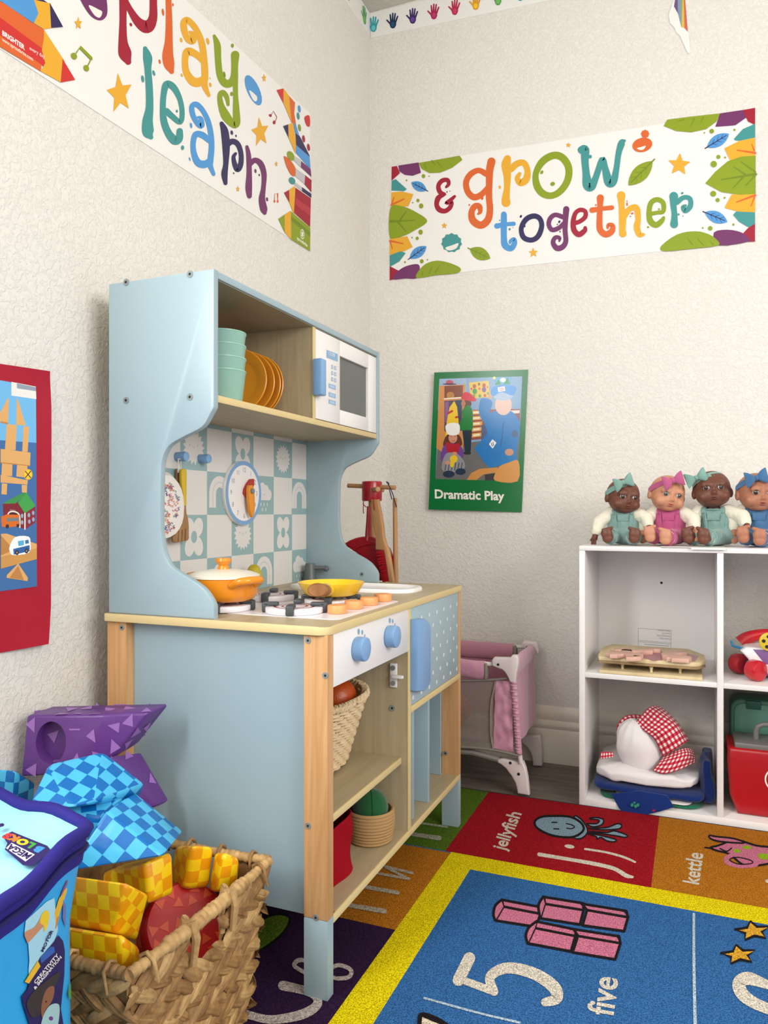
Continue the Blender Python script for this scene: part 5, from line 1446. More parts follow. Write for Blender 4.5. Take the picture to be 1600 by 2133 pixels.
    for q in (-1, 1):
        pa = [V((lx[0] + q * .019, lx[1] - .022, .074)), V((lx[0] + q * .020, lx[1] - .017, .084)), V((lx[0] + q * .019, lx[1] - .004, .0895)), V((lx[0] + q * .017, lx[1] + .012, .086))]
        part('strap', MB().tube(catmull(pa, 4), .0055, gm, 8, flat=.3, up=(0, 0, 1)), ov, None, 60, True)
    for q, hp in ((-1, hands[0]), (1, hands[1])):
        sh = V((q * .028 + lx[0], lx[1], .078)); hp = V(hp); el = sh.lerp(hp, .52) + V((q * .010, .004, .006))
        c = MB(); c.cap(None, sh, el, .0170, .0165, SLEEVE); c.cap(None, el, el.lerp(hp, .58), .0165, .0135, SLEEVE)
        g = remesh(c, .0022, 4, SLEEVE); g.disp(lambda v: v + V((1, 1, 1)) * noise.noise(v * 110) * .0009)
        part('sleeve', g, d, 'cream knitted sleeve', 80, True)
    # headband and bow
    bm_ = garment('band_' + cloth[0], cloth[2] if len(cloth) > 2 else cloth[1])
    T = H @ Matrix.Rotation(R(bowtilt), 4, 'Y') @ Matrix.Rotation(R(-24), 4, 'X')
    ring = [T @ V((.0405 * math.cos(t * .2094), .0425 * math.sin(t * .2094) + .002, .018 + .002 * math.sin(t * .2094 * 2))) for t in range(30)]
    ring = [T @ V((.0378 * math.cos(t * .2094), .0402 * math.sin(t * .2094) + .004, .0185)) for t in range(30)]
    hb = part('headband', MB().tube(ring, .0068, bm_, 10, closed=True, flat=.28, up=tuple((T.to_3x3() @ V((0, 0, 1))))) if False else MB().surf(lambda u, v: T @ V(((.0385 - .004 * (v - .4)) * math.cos(u * 6.2832), (.0408 - .004 * (v - .4)) * math.sin(u * 6.2832) + .004, .0120 + .0135 * v)), 48, 4, bm_, cu=True), d, None, 60, True)
    B = H @ Matrix.Translation(V(bow)) @ Matrix.Rotation(R(bowtilt - 4), 4, 'Y')
    m = MB()
    for q in (1, -1):
        def lobe(u, v, q=q):
            a = u * 2 * math.pi
            w = .0035 + .0135 * math.sin(min(1, v * 1.05) * 1.5) ** .9
            th = .0025 + .0045 * math.sin(v * 3.0)
            return B @ V((q * (.002 + .021 * v), -.002 * v + th * math.cos(a) * (1 + .0), w * math.sin(a) * (1 + .15 * v) + .002 * math.sin(a * 3)))
        m.surf(lobe, 20, 9, bm_, cu=True)
        m.add([lobe(i / 20, 1) for i in range(20)], [list(range(20))], bm_)
    m.ell((0, 0, 0), (.0048, .006, .0058), bm_, B.to_3x3() if False else None) if False else None
    kn = MB().ell((0, 0, 0), (.0048, .0062, .0062), bm_); kn.v = [B @ v for v in kn.v]
    m.add(kn.v, kn.f, bm_)
    part('bow', m, hb, None, 60, True)
    return d
TG_, PK_, BL_ = ('sage', '#7b9994', '#7ca297'), ('rose', '#b2527c', '#b45882'), ('denim', '#4a6f96', '#456e98')
BRI, GRI = mat('iris_brown', '#3a2115', .15, .7), mat('iris_grey', '#55504c', .15, .7)
dx = lambda px, yy: by(px, 1090, yy).x
doll('dark skinned baby doll in sage green overalls, leftmost on the shelf top', (dx(1301, -.185), -.185, SZ[5]), 4, 'dark', TG_, BRI, (-.003, -.005, .119), (4, 6, 22), (-.018, -.036, .034), (-.004, .004), ((-.070, -.012, .019), (.057, -.036, .042)), ((-.036, -.066, .021), (.022, -.070, .021)), 1.0, -22)
doll('light skinned baby doll in pink overalls with a pink bow', (dx(1396, -.175), -.175, SZ[5]), 0, 'light', PK_, GRI, (-.006, -.005, .121), (5, 10, 20), (-.006, -.040, .032), (-.004, .004), ((-.058, -.020, .030), (.056, -.048, .034)), ((-.038, -.074, .024), (-.006, -.082, .019)), 1.03, -24)
doll('dark skinned baby doll in sage green overalls, looking up beside the pink dressed doll', (dx(1497, -.17), -.17, SZ[5]), -8, 'dark', TG_, BRI, (-.013, -.005, .127), (-6, -3, 12), (-.034, -.026, .026), (-.010, .002), ((-.056, -.022, .028), (.062, -.044, .044)), ((-.050, -.070, .021), (-.018, -.078, .020)), 1.05, -14)
doll('tan skinned baby doll in blue denim overalls with a blue bow', (dx(1586, -.17), -.17, SZ[5]), 0, 'mid', BL_, BRI, (-.010, -.005, .120), (2, 2, 16), (-.016, -.038, .032), (-.008, .004), ((-.056, -.022, .032), (.062, -.046, .040)), ((-.038, -.074, .024), (-.008, -.082, .020)), 1.05, -12)
m = MB().box((by(1376, 1140, -.29).x, -.3065, SZ[5] + .0002), (by(1512, 1140, -.29).x, -.20, SZ[5] + .0008), PAPER)
m.box((by(1440, 1140, -.305).x, -.3085, SZ[5] - .004), (by(1512, 1140, -.305).x, -.3065, SZ[5] + .0006), PAPER)
solo('paper_sheet', m, 'white sheet of paper under the dolls, its edge over the shelf front', 'paper')

# --- wooden puzzles on the middle shelf
PZ, PZD = woodm('puzzle_wood', '#cfb98c', '#dfcba2', (40, 5, 40), .5), woodm('puzzle_wood_dark', '#8d7350', '#a3875f', (40, 5, 40), .55)
z0 = SZ[3] + .0004
A, B_ = bz(1247.7, 1403, z0), bz(1463.5, 1417.6, z0)
yf = (A.y + B_.y) / 2
zz = z0
m = MB().box((A.x, yf, zz), (B_.x, yf + .19, zz + .0075), PZ, .0015)
pzl = thing('wooden_puzzle', 'flat wooden knob puzzle lying lowest on the middle shelf', 'puzzle', ((A.x + B_.x) / 2, yf + .1, z0))
part('board', m, pzl)
for u, v in ((1297, 1393), (1357, 1400), (1417, 1402)):
    c = bz(u, v, zz + .0078)
    c.y = max(c.y, yf + .012)
    part('knob', MB().lathe([(0, 0), (.0035, 0), (.0028, .005), (.004, .009), (.0045, .012), (.003, .0145), (0, .015)], mat('knob_ivory', '#dccb9a', .4), 16, Matrix.Translation(V((c.x, c.y, zz + .0077)))), pzl)
z1 = zz + .0232
zb2 = z1 + .0155
Lf = by(1249, 1382, yf + .002); 
m = MB()
o = [(A.x - .001, yf + .004), (by(1444, 1400, yf).x, yf + .004), (by(1455, 1400, yf).x, yf + .010), (by(1468, 1380, yf + .04).x + .002, yf + .045), (by(1468, 1380, yf + .04).x, yf + .12), (B_.x - .03, yf + .19), (A.x + .01, yf + .19), (A.x - .006, yf + .14), (A.x - .006, yf + .03)]
m.prism(o, lambda a, b, t: V((a, b, t)), z1, z1 + .006, PZD, .001)
m.prism(o, lambda a, b, t: V((a, b, t)), z1 + .0062, zb2, PZ, .0015)
PKW = woodm('puzzle_pink', '#cfa090', '#dbb4a2', (30, 30, 30), .5)
m2 = MB()
p = Print(lambda u, v: bz(u, v, zb2), V((0, 0, 1)), m, .0003, 1e-5).crop(1180, 1100, 3.8095)
p.poly([(560, 1020), (640, 970), (740, 965), (780, 1000), (760, 1050), (690, 1052)], ink('#b07a80')); p.poly([(940, 995), (1050, 1015), (1020, 1060), (930, 1060)], ink('#b98c92'))
pz2 = thing('wooden_puzzle', 'wooden board puzzle with raised pale pink pieces, resting on top of the other puzzle', 'puzzle', ((A.x + B_.x) / 2, yf + .1, z1))
part('board', m, pz2)
tp = lambda x, y: bz(1180 + x / 3.8095, 1100 + y / 3.8095, zb2 + .0095)
for pts in ([(312, 990), (345, 985), (350, 968), (430, 975), (440, 960), (520, 965), (530, 990), (600, 985), (610, 1010), (535, 1018), (530, 1005), (470, 1010), (462, 1000), (412, 1002), (405, 1005), (345, 1002), (340, 995)],
            [(380, 950), (450, 960), (460, 950), (520, 955), (530, 965), (640, 960), (640, 948), (740, 950), (745, 960), (690, 962), (685, 972), (620, 975), (600, 985), (520, 975), (440, 968), (385, 966)],
            [(752, 990), (830, 975), (955, 975), (958, 985), (870, 995), (870, 1005), (990, 1015), (995, 1030), (970, 1040), (925, 1038), (835, 1032), (830, 1028), (795, 1026), (792, 1015), (760, 1008)],
            [(470, 1012), (528, 1008), (600, 1012), (595, 1022), (530, 1026), (475, 1024)]):
    q = [tp(*a) for a in pts]
    part('puzzle_piece', MB().prism([(a.x, a.y) for a in q], lambda a, b, t: V((a, b, t)), zb2 + .0002, zb2 + .0095, PKW, .0006), pz2, 'raised pale pink puzzle piece')

# --- folded dress-up clothes in the lower left cube
def gingham():
    m = mat('red_gingham', '#b82437', .85, .1, sheen=.2)
    nt = m.node_tree; b = nt.nodes['Principled BSDF']
    uv = nt.nodes.new('ShaderNodeTexCoord'); sp_ = nt.nodes.new('ShaderNodeSeparateXYZ')
    nt.links.new(uv.outputs['UV'], sp_.inputs[0])
    outs = []
    for k in (0, 1):
        a = nt.nodes.new('ShaderNodeMath'); a.operation = 'MULTIPLY'; a.inputs[1].default_value = 1 / .0095
        f_ = nt.nodes.new('ShaderNodeMath'); f_.operation = 'FRACT'
        g_ = nt.nodes.new('ShaderNodeMath'); g_.operation = 'GREATER_THAN'; g_.inputs[1].default_value = .5
        nt.links.new(sp_.outputs[k], a.inputs[0]); nt.links.new(a.outputs[0], f_.inputs[0]); nt.links.new(f_.outputs[0], g_.inputs[0])
        outs.append(g_)
    s_ = nt.nodes.new('ShaderNodeMath'); s_.operation = 'ADD'
    nt.links.new(outs[0].outputs[0], s_.inputs[0]); nt.links.new(outs[1].outputs[0], s_.inputs[1])
    h_ = nt.nodes.new('ShaderNodeMath'); h_.operation = 'MULTIPLY'; h_.inputs[1].default_value = .5
    nt.links.new(s_.outputs[0], h_.inputs[0])
    r = nt.nodes.new('ShaderNodeValToRGB')
    r.color_ramp.elements[0].color = lin('#a30f22'); r.color_ramp.elements[1].color = lin('#e6dcd8')
    e = r.color_ramp.elements.new(.5); e.color = lin('#c4495a')
    nt.links.new(h_.outputs[0], r.inputs[0]); nt.links.new(r.outputs[0], b.inputs['Base Color'])
    return m
GING = gingham()
CLW = mat('white_cotton', '#ded8d8', .85, .1, sheen=.2, bump=(18, .25, .006))
CLB = mat('royal_blue_cotton', '#122a66', .85, .1, sheen=.2, bump=(18, .3, .006))
CLG = mat('green_cotton', '#1c6a4c', .85, .1, sheen=.2)
def pad(x0, x1, y0, y1, z0, z1, m, seed, amp=.006, n=26, ov=None):
    """soft folded cloth slab"""
    mb = MB()
    cx, cy, cz = (x0 + x1) / 2, (y0 + y1) / 2, (z0 + z1) / 2
    def f(u, v):
        a = u * 2 * math.pi; b = (v - .5) * math.pi
        def sg(t, e): return math.copysign(abs(t) ** e, t)
        x = sg(math.cos(b), .35) * sg(math.cos(a), .3); y = sg(math.cos(b), .35) * sg(math.sin(a), .3); z = sg(math.sin(b), .6)
        q = V((cx + x * (x1 - x0) / 2, cy + y * (y1 - y0) / 2, cz + z * (z1 - z0) / 2))
        k = q * 17 + V((seed, seed * 2, 0))
        d = V((noise.noise(k), noise.noise(k + V((5, 5, 5))), noise.noise(k * 1.4 + V((9, 1, 2))) * .7)) * amp + V((0, noise.noise(k * 3.5), noise.noise(k * 3 + V((2, 8, 1))))) * amp * .28
        q += d
        q.z = max(q.z, z0)
        return q
    mb.surf(f, 64, n, m, cu=True)
    return mb
zb = SZ[1] + .0005
m = pad(.715, .945, -.287, -.06, zb, zb + .0095, CLG, 1, .004)
solo('folded_smock', m, 'green folded costume at the bottom of the clothes pile', 'clothes', 'folded dress-up clothes', ang=80)
m = pad(.752, .925, -.293, -.08, zb + .0098, zb + .0145, CLW, 4, .002); 
solo('folded_smock', m, 'thin white folded costume between the green and the blue ones', 'clothes', 'folded dress-up clothes', ang=80)
m = pad(.702, .952, -.290, -.06, zb + .0148, zb + .0365, CLB, 2, .006)
k0 = len(m.v)
tip = [by(1272, 1658, -.307), by(1290, 1684, -.307), by(1312, 1702.5, -.307), by(1335, 1699, -.307), by(1375, 1690, -.307), by(1404, 1681, -.307), by(1390, 1662, -.307), by(1330, 1652, -.307)]
m.prism([(a.x, a.z) for a in tip], lambda a, b, t: V((a, t + (.016 if b > .036 else 0), b)), -.3095, -.3045, CLB, .0012)
p = Print(lambda u, v: by(u, v, -.314), V((0, -1, 0)), m, .0006, 1e-5).crop(1180, 940, 2.7357)
PAW = ink('#2f8468')
for a in ((375, 2015, 9, 10), (395, 2022, 9, 10), (408, 2015, 8, 10), (388, 2002, 7, 6)): p.ell(*a, PAW)
p.ell(498, 2046, 9, 6, ink('#a02030'))
solo('folded_smock', m, 'royal blue folded costume with a corner hanging over the shelf edge', 'clothes', 'folded dress-up clothes', ang=80)
m = pad(.942, .9655, -.265, -.10, zb, zb + .105, CLB, 7, .013)
solo('folded_smock', m, 'dark blue costume bunched up against the shelf divider', 'clothes', 'folded dress-up clothes', ang=80)
m = pad(.706, .938, -.285, -.065, zb + .0370, zb + .074, CLW, 3, .011, 34)
solo('folded_smock', m, 'white folded cloth under the chef hat', 'clothes', 'folded dress-up clothes', ang=80)
hat = thing('chef_hat', 'white puffed chef hat with a red gingham band, on top of the clothes pile', 'hat', (.82, -.2, zb + .069))
m = MB().ell((0, 0, 0), (.050, .045, .064), CLW, Matrix.Rotation(R(-24), 3, 'Y'), seg=48, rings=32)
hc = by(1330, 1556, -.226)
m.disp(lambda v: v * (1 + .10 * noise.noise(v * 28 + V((3, 1, 4))) + .022 * math.sin(math.atan2(v.y, v.x) * 13) * max(0, (v.z + .02) / .06)) + hc)
part('crown', m, hat, 'white puffed crown', 80)
def gsurf(P, mm, th=.004):
    """soft patch through a grid of points"""
    nu, nv = len(P), len(P[0])
    def f(u, v):
        r = [catmull([tuple(q) for q in row], 6) for row in P]
        j = min(len(r[0]) - 1, int(round(v * (len(r[0]) - 1))))
        c = catmull([q[j] for q in r], 6)
        return V(c[min(len(c) - 1, int(round(u * (len(c) - 1))))])
    NU, NV = (nu - 1) * 6 + 1, (nv - 1) * 6 + 1
    g = [[f(i / (NU - 1), j / (NV - 1)) for j in range(NV)] for i in range(NU)]
    mb = MB(); mb.surf(lambda u, v: g[int(round(u * (NU - 1)))][int(round(v * (NV - 1)))], NU, NV, mm)
    return mb, NU, NV
def gpatch(name, par, grid, mm, uvs=(.12, .12), label=None):
    mb, NU, NV = gsurf(grid, mm)
    me = mb.mesh(name, 80, ORG[par.name])
    ul = me.uv_layers.new(name='UVMap')
    for pl in me.polygons:
        for li in pl.loop_indices:
            i = me.loops[li].vertex_index
            ul.data[li].uv = ((i // NV) / (NU - 1) * uvs[0], (i % NV) / (NV - 1) * uvs[1])
    o = bpy.data.objects.new(name, me); COL.objects.link(o); o.parent = par; ORG[o.name] = ORG[par.name]
    sm = o.modifiers.new('thickness', 'SOLIDIFY'); sm.thickness = .003
    if label: o['label'] = label
    return o
Q = lambda x, y, Y: by(1180 + x / 2.7357, 940 + y / 2.7357, Y)
gpatch('band', hat, [[Q(395, 1545, -.236), Q(430, 1500, -.225), Q(475, 1455, -.20), Q(520, 1445, -.17)],
                     [Q(440, 1590, -.252), Q(490, 1550, -.25), Q(540, 1500, -.225), Q(570, 1480, -.19)],
                     [Q(500, 1640, -.258), Q(560, 1600, -.262), Q(620, 1560, -.24), Q(640, 1550, -.20)],
                     [Q(550, 1740, -.256), Q(620, 1700, -.262), Q(680, 1660, -.245), Q(705, 1650, -.20)]], GING, (.10, .09), 'red and white gingham band')
gpatch('brim', hat, [[Q(550, 1735, -.245), Q(620, 1705, -.25), Q(680, 1690, -.24), Q(725, 1700, -.21)],
                     [Q(530, 1770, -.262), Q(610, 1750, -.268), Q(690, 1730, -.255), Q(735, 1740, -.22)],
                     [Q(490, 1818, -.272), Q(560, 1838, -.278), Q(660, 1810, -.265), Q(740, 1768, -.23)]], GING, (.06, .10), 'red and white gingham brim')
gpatch('tie', hat, [[Q(285, 1615, -.20), Q(290, 1560, -.19), Q(330, 1510, -.18), Q(390, 1500, -.17), Q(440, 1505, -.17)],
                    [Q(305, 1610, -.205), Q(315, 1570, -.2), Q(345, 1530, -.19), Q(395, 1520, -.18), Q(440, 1530, -.18)]], GING, (.016, .09), 'red and white gingham tie')
gpatch('apron_corner', hat, [[Q(196, 1712, -.262), Q(228, 1712, -.262), Q(266, 1712, -.255)], [Q(192, 1750, -.277), Q(228, 1745, -.277), Q(268, 1738, -.268)]], GING, (.016, .05), 'red and white gingham corner')

# --- toy telephone
RPL = mat('toy_red', '#bd1524', .25, .5, coat=.2)
ph_ = V((1.098, -.165, SZ[3] + .0003))
tel = thing('toy_telephone', 'red, white and blue toy telephone on wheels, on the middle shelf', 'toy phone', ph_)
WPL, BPL, YPL, VPL = mat('toy_white', '#e4e2e2', .25, .5), mat('toy_blue', '#2f8fc4', .3, .5), mat('toy_yellow', '#d3b42e', .3), mat('toy_purple', '#7c5a8c', .4)
z = ph_.z
pf = [(1.022, z + .047), (1.034, z + .066), (1.055, z + .072), (1.14, z + .072), (1.165, z + .062), (1.18, z + .012), (1.03, z + .012)]
part('phone_body', MB().prism([(1.024, z + .062), (1.036, z + .071), (1.052, z + .072), (1.15, z + .072), (1.18, z + .05), (1.185, z + .014), (1.052, z + .014), (1.040, z + .045)], lambda a, b, t: V((a, t, b)), -.232, -.10, WPL, .007, 3), tel)
part('chassis', MB().box((1.038, -.226, z + .008), (1.18, -.106, z + .034), BPL, .006), tel, 'blue base')
tp_ = [(1.030, -.160, z + .070), (1.045, -.16, z + .083), (1.08, -.16, z + .094), (1.12, -.16, z + .094), (1.155, -.16, z + .083), (1.17, -.16, z + .070)]
part('handset', MB().tube(catmull(tp_, 5), [.012 + .008 * abs(i / 25 - .5) * 2 for i in range(26)], RPL, 14, flat=.9), tel, 'red handset')
for u, v, yy in ((1535, 1370, -.172), (1569, 1383, -.243)):
    c = by(u, v, yy); c.z = z + .0235
    part('wheel', MB().cyl((c.x - .006, c.y + .007, c.z), (c.x + .016, c.y - .014, c.z), .0232, RPL, seg=36, bev=.006), tel, 'red wheel')
for yy in (-.115, -.235): part('wheel', MB().cyl((1.165, yy + .01, z + .0235), (1.165, yy - .012, z + .0235), .0232, RPL, seg=36, bev=.006), tel, 'red wheel')
fc = bx
part('face_plate', MB().prism([(1.050, z + .068), (1.075, z + .036), (1.15, z + .036), (1.14, z + .068)], lambda a, b, t: V((a, t, b)), -.2335, -.228, VPL, .001), tel, 'purple face plate')
dc = by(1603, 1337, -.238)
dl = part('dial', MB().cyl((dc.x, -.233, dc.z), (dc.x, -.242, dc.z), .021, YPL, seg=40, bev=.002), tel, 'yellow dial')
for i in range(5):
    a = R(72 * i + 100)
    part('finger_hole', MB().cyl((dc.x + .012 * math.cos(a), -.2415, dc.z + .012 * math.sin(a)), (dc.x + .012 * math.cos(a), -.2424, dc.z + .012 * math.sin(a)), .004, DARK, seg=14), dl)
part('cord', MB().tube([by(1524, 1336, -.18), by(1526, 1345, -.19), by(1545, 1350, -.21), by(1556, 1352, -.2)], .003, BPL, 8), tel)

# --- carry cases in the lower right cube
zb = SZ[1] + .0003
x0 = by(1514, 1600, -.255).x
rc_ = thing('toy_case', 'red toy carry case with a grey top and handle, in front of the green case', 'case', (1.13, -.2, zb))
zt_ = by(1520, 1553, -.255).z
part('case_body', MB().prism([(x0 + .022, zb), (1.235, zb), (1.255, zb + .05), (1.262, zt_), (x0 + .002, zt_), (x0, zt_ - .03), (x0 + .006, zb + .04)], lambda a, b, t: V((a, t, b)), -.268, -.155, mat('case_red', '#a50a17', .35, .5), .010, 4), rc_)
GTR = mat('case_grey', '#6d6a66', .4, .4)
part('case_trim', MB().box((x0 + .016, -.262, zt_ - .004), (1.25, -.165, zt_ + .011), GTR, .004), rc_, 'grey trim')
xh = by(1575, 1530, -.215).x
hp_ = [V((xh, -.215, zt_ + .008)), V((xh, -.215, zt_ + .030)), V((xh + .004, -.215, zt_ + .040)), V((xh + .016, -.215, zt_ + .046)), V((1.165, -.215, zt_ + .046)), V((1.177, -.215, zt_ + .04)), V((1.181, -.215, zt_ + .03)), V((1.181, -.215, zt_ + .008))]
part('handle', MB().tube(hp_, .0062, GTR, 10), rc_, 'grey handle')
m = MB()
cc_ = by(1622, 1626, -.268)
p = Print(lambda u, v: V((cc_.x + u, -.268, cc_.z + v)), V((0, -1, 0)), m, .0006, 1e-5)
p.stroke([(.026 * math.cos(R(a)), .026 * math.sin(R(a)), .003) for a in range(0, 360, 15)], WHITEP, True, n=2)
part('round_emblem', m, rc_, 'white ring printed on the front')
GC = mat('case_green', '#3f6f60', .4, .45)
gx0 = by(1522, 1500, -.135).x
zg = by(1540, 1455, -.135).z
gc = thing('toy_case', 'green plastic toy case standing behind the red case', 'case', (1.13, -.1, zb))
def rr(x0, z0, x1, z1, r): return rrect(x0, z0, x1, z1, r)
part('case_body', MB().prism(rr(gx0, zb, 1.262, zg, .024), lambda a, b, t: V((a, t, b)), -.135, -.062, GC, .005, 3), gc)
part('case_lid_rim', MB().prism(rr(gx0 + .008, zb + .008, 1.254, zg - .010, .02), lambda a, b, t: V((a, t, b)), -.1385, -.134, mat('case_green_light', '#4d8070', .4, .45), .002), gc)
lx_ = by(1570, 1465, -.14).x
part('latch', MB().box((lx_ - .016, -.1425, zg - .022), (lx_ + .016, -.133, zg - .002), mat('latch_green', '#23574a', .4), .002), gc, 'dark green latch')
# ------------------------------------------------------------ doll crib and cleaning set
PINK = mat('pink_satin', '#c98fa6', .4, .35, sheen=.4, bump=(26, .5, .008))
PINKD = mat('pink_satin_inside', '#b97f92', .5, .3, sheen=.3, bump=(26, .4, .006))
TRM = mat('grey_piping', '#857f76', .8, .1)
CWH = mat('crib_plastic', '#ded3d2', .3, .5)
CY0, CY1 = -.300, -.052
crx = .513
crib = thing('doll_crib', 'pink fabric doll crib with white plastic corners and legs, between kitchen and shelf', 'crib', (.30, -.17, 0))
XL = .085
def wavy(x0, x1, z0, z1, y, amp, n=60, seed=0, m=PINK, wid=.012):
    """soft padded rail along x"""
    mb = MB()
    def f(u, v):
        a = u * 2 * math.pi; x = x0 + (x1 - x0) * v
        k = 1 + .16 * noise.noise(V((x * 30 + seed, a * .8, 2)))
        return V((x, y + wid * math.cos(a) * k, (z0 + z1) / 2 + (z1 - z0) / 2 * math.sin(a) * (1 + .1 * noise.noise(V((x * 22, 3 + seed, a * .5))))))
    mb.surf(f, 18, n, m, cu=True)
    return mb
c8 = lambda x, y, Y: by(920 + x / 5.3308, 1280 + y / 5.3308, Y)
# front rail sleeve, back rail sleeve, right rail sleeve
zf0, zf1 = c8(300, 705, CY0).z, c8(300, 500, CY0).z
part('front_rail', wavy(XL, c8(487, 600, CY0).x, zf0, zf1, CY0, .004), crib, 'pink padded rail')
part('rail_end', MB().box((c8(484, 600, CY0).x, CY0 - .013, zf0 + .002), (c8(522, 600, CY0).x - .002, CY0 + .013, zf1 - .004), TRM, .004), crib, 'grey rail binding')
part('rail_tube', MB().cyl((XL, CY0, (zf0 + zf1) / 2 + .016), (c8(600, 540, CY0).x, CY0, (zf0 + zf1) / 2 + .016), .0055, CWH), crib, 'white tube')
zb0, zb1 = c8(500, 490, CY1).z, c8(500, 305, CY1).z
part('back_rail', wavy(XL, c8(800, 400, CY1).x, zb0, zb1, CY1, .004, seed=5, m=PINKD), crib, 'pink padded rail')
part('rail_end', MB().box((c8(798, 400, CY1).x, CY1 - .012, zb0), (c8(838, 400, CY1).x, CY1 + .012, zb1 - .003), TRM, .004), crib, 'grey rail binding')
part('rail_tube', MB().cyl((XL, CY1, (zb0 + zb1) / 2 + .016), (c8(900, 360, CY1).x, CY1, (zb0 + zb1) / 2 + .016), .005, CWH), crib, 'white tube')
# right rail
xr = crx - .002
zr = c8(860, 520, CY0).z
m = MB()
def rr_(u, v):
    a = u * 2 * math.pi; y = CY0 + .016 + (CY1 - CY0 - .03) * v
    k = 1 + .14 * noise.noise(V((y * 30, a, 1)))
    return V((xr + .012 * math.cos(a) * k, y, .313 + .023 * math.sin(a) * k))
m.surf(rr_, 18, 40, PINK, cu=True)
part('side_rail', m, crib, 'pink padded rail')
# corner connectors
def corner(px, name, Y, flip=1):
    pts = [(c8(x, y, Y).x, c8(x, y, Y).z) for x, y in px]
    return part(name, MB().prism(pts, lambda a, b, t: V((a, t, b)), Y - .011, Y + .011, CWH, .004, 3), crib, 'white plastic corner')
corner([(565, 500), (590, 472), (700, 475), (770, 475), (790, 448), (840, 448), (858, 475), (858, 560), (840, 640), (828, 745), (800, 755), (765, 740), (745, 690), (715, 640), (680, 605), (620, 585), (570, 565)], 'corner', CY0)
corner([(895, 315), (920, 293), (1060, 300), (1078, 330), (1085, 400), (1075, 440), (1050, 400), (990, 385), (900, 370)], 'corner', CY1)
for Y, x, y in ((CY0, 628, 556), (CY1, 948, 364)): c = c8(x, y, Y - .011); part('bolt', MB().cyl((c.x, Y - .0105, c.z), (c.x, Y - .012, c.z), .0032, DARK, seg=14), crib)
# fabric panels
zb_ = c8(600, 1490, CY0).z
def panel(px, Y, m, seed, amp=.004, n=16, mm=30):
    TL, TR, BR, BL = [c8(x, y, Y) for x, y in px]
    mb = MB()
    def f(u, v):
        q = TL.lerp(TR, u).lerp(BL.lerp(BR, u), v)
        return q + V((0, amp * noise.noise(V((u * 3 + seed, v * 7, seed))) + amp * .6 * math.sin(v * 22 + u * 4), 0))
    mb.surf(f, n, mm, m)
    return mb
part('front_panel', panel([(598, 735), (775, 740), (800, 1530), (575, 1480)], CY0, PINK, 3), crib, 'pink satin panel')
m = MB()
pts = [c8(795 + 11 * t, 745 + 80 * t, CY0) for t in range(11)]
rad_ = [.0075 + .0012 * math.sin(t * 2.5) for t in range(61)]
m.tube([c8(800 + 60 * t / 60 , 745 + 800 * t / 60, CY0) + V((.0008 * math.sin(t * 1.3), 0, 0)) for t in range(61)], rad_, PINK, 12)
part('corner_sleeve', m, crib, 'ruched pink satin sleeve')
m = MB()
def sp_(u, v):
    y = CY0 + .004 + (CY1 - CY0) * u; z = .305 + (.128 - .305) * v
    return V((crx + .012 * v + .002 * math.sin(u * 14 + v * 3), y, z))
m.surf(sp_, 24, 16, PINK)
part('side_panel', m, crib, 'pink satin panel')
m = MB(); m.surf(lambda u, v: V((XL + (crx - XL) * u, CY1 + .001 * math.sin(u * 40), .30 + (.128 - .30) * v)), 30, 10, PINKD)
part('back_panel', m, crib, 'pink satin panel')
# netting: real crossing threads
NET = mat('grey_net', '#a49a90', .8, .1)
x0n, x1n = XL, c8(575, 1000, CY0).x
z1n, z0n = c8(400, 735, CY0).z, c8(400, 1475, CY0).z
m = MB()
def band(a, b, w=.0008):
    d = (b - a); 
    if d.length < 1e-6: return
    n = V((-d.z, 0, d.x)).normalized() * w
    m.add([a - n, b - n, b + n, a + n], [[0, 1, 2, 3]], NET)
Wn, Hn = x1n - x0n, z1n - z0n
stp = .0052
k = -Hn
while k < Wn:
    for s_ in (1, -1):
        xa, xb = k, k + Hn
        za, zb2_ = (0, Hn) if s_ > 0 else (Hn, 0)
        ta = max(0, -xa / Hn); tb = min(1, (Wn - xa) / Hn)
        if tb > ta: band(V((x0n + xa + Hn * ta, CY0, z0n + za + (zb2_ - za) * ta)), V((x0n + xa + Hn * tb, CY0, z0n + za + (zb2_ - za) * tb)))
    k += stp
part('net_panel', m, crib, 'grey netting', 0)
m = MB()
tb_ = lambda pts, r=.0045: m.tube(catmull([tuple(c8(*q)) for q in pts], 5), r, TRM, 8, flat=.7)
tb_([(-700, 745, CY0), (230, 735, CY0), (560, 725, CY0), (760, 705, CY0)]); tb_([(598, 740, CY0), (575, 850, CY0), (548, 1000, CY0), (545, 1300, CY0), (570, 1490, CY0)])
tb_([(-700, 1440, CY0), (230, 1470, CY0), (560, 1500, CY0), (880, 1570, CY0)], .006)
part('piping', m, crib, 'grey piping')
part('floor_board', MB().box((XL, CY0 + .004, .122), (crx + .008, CY1 - .003, .132), mat('crib_base', '#a98c90', .8), .003), crib)
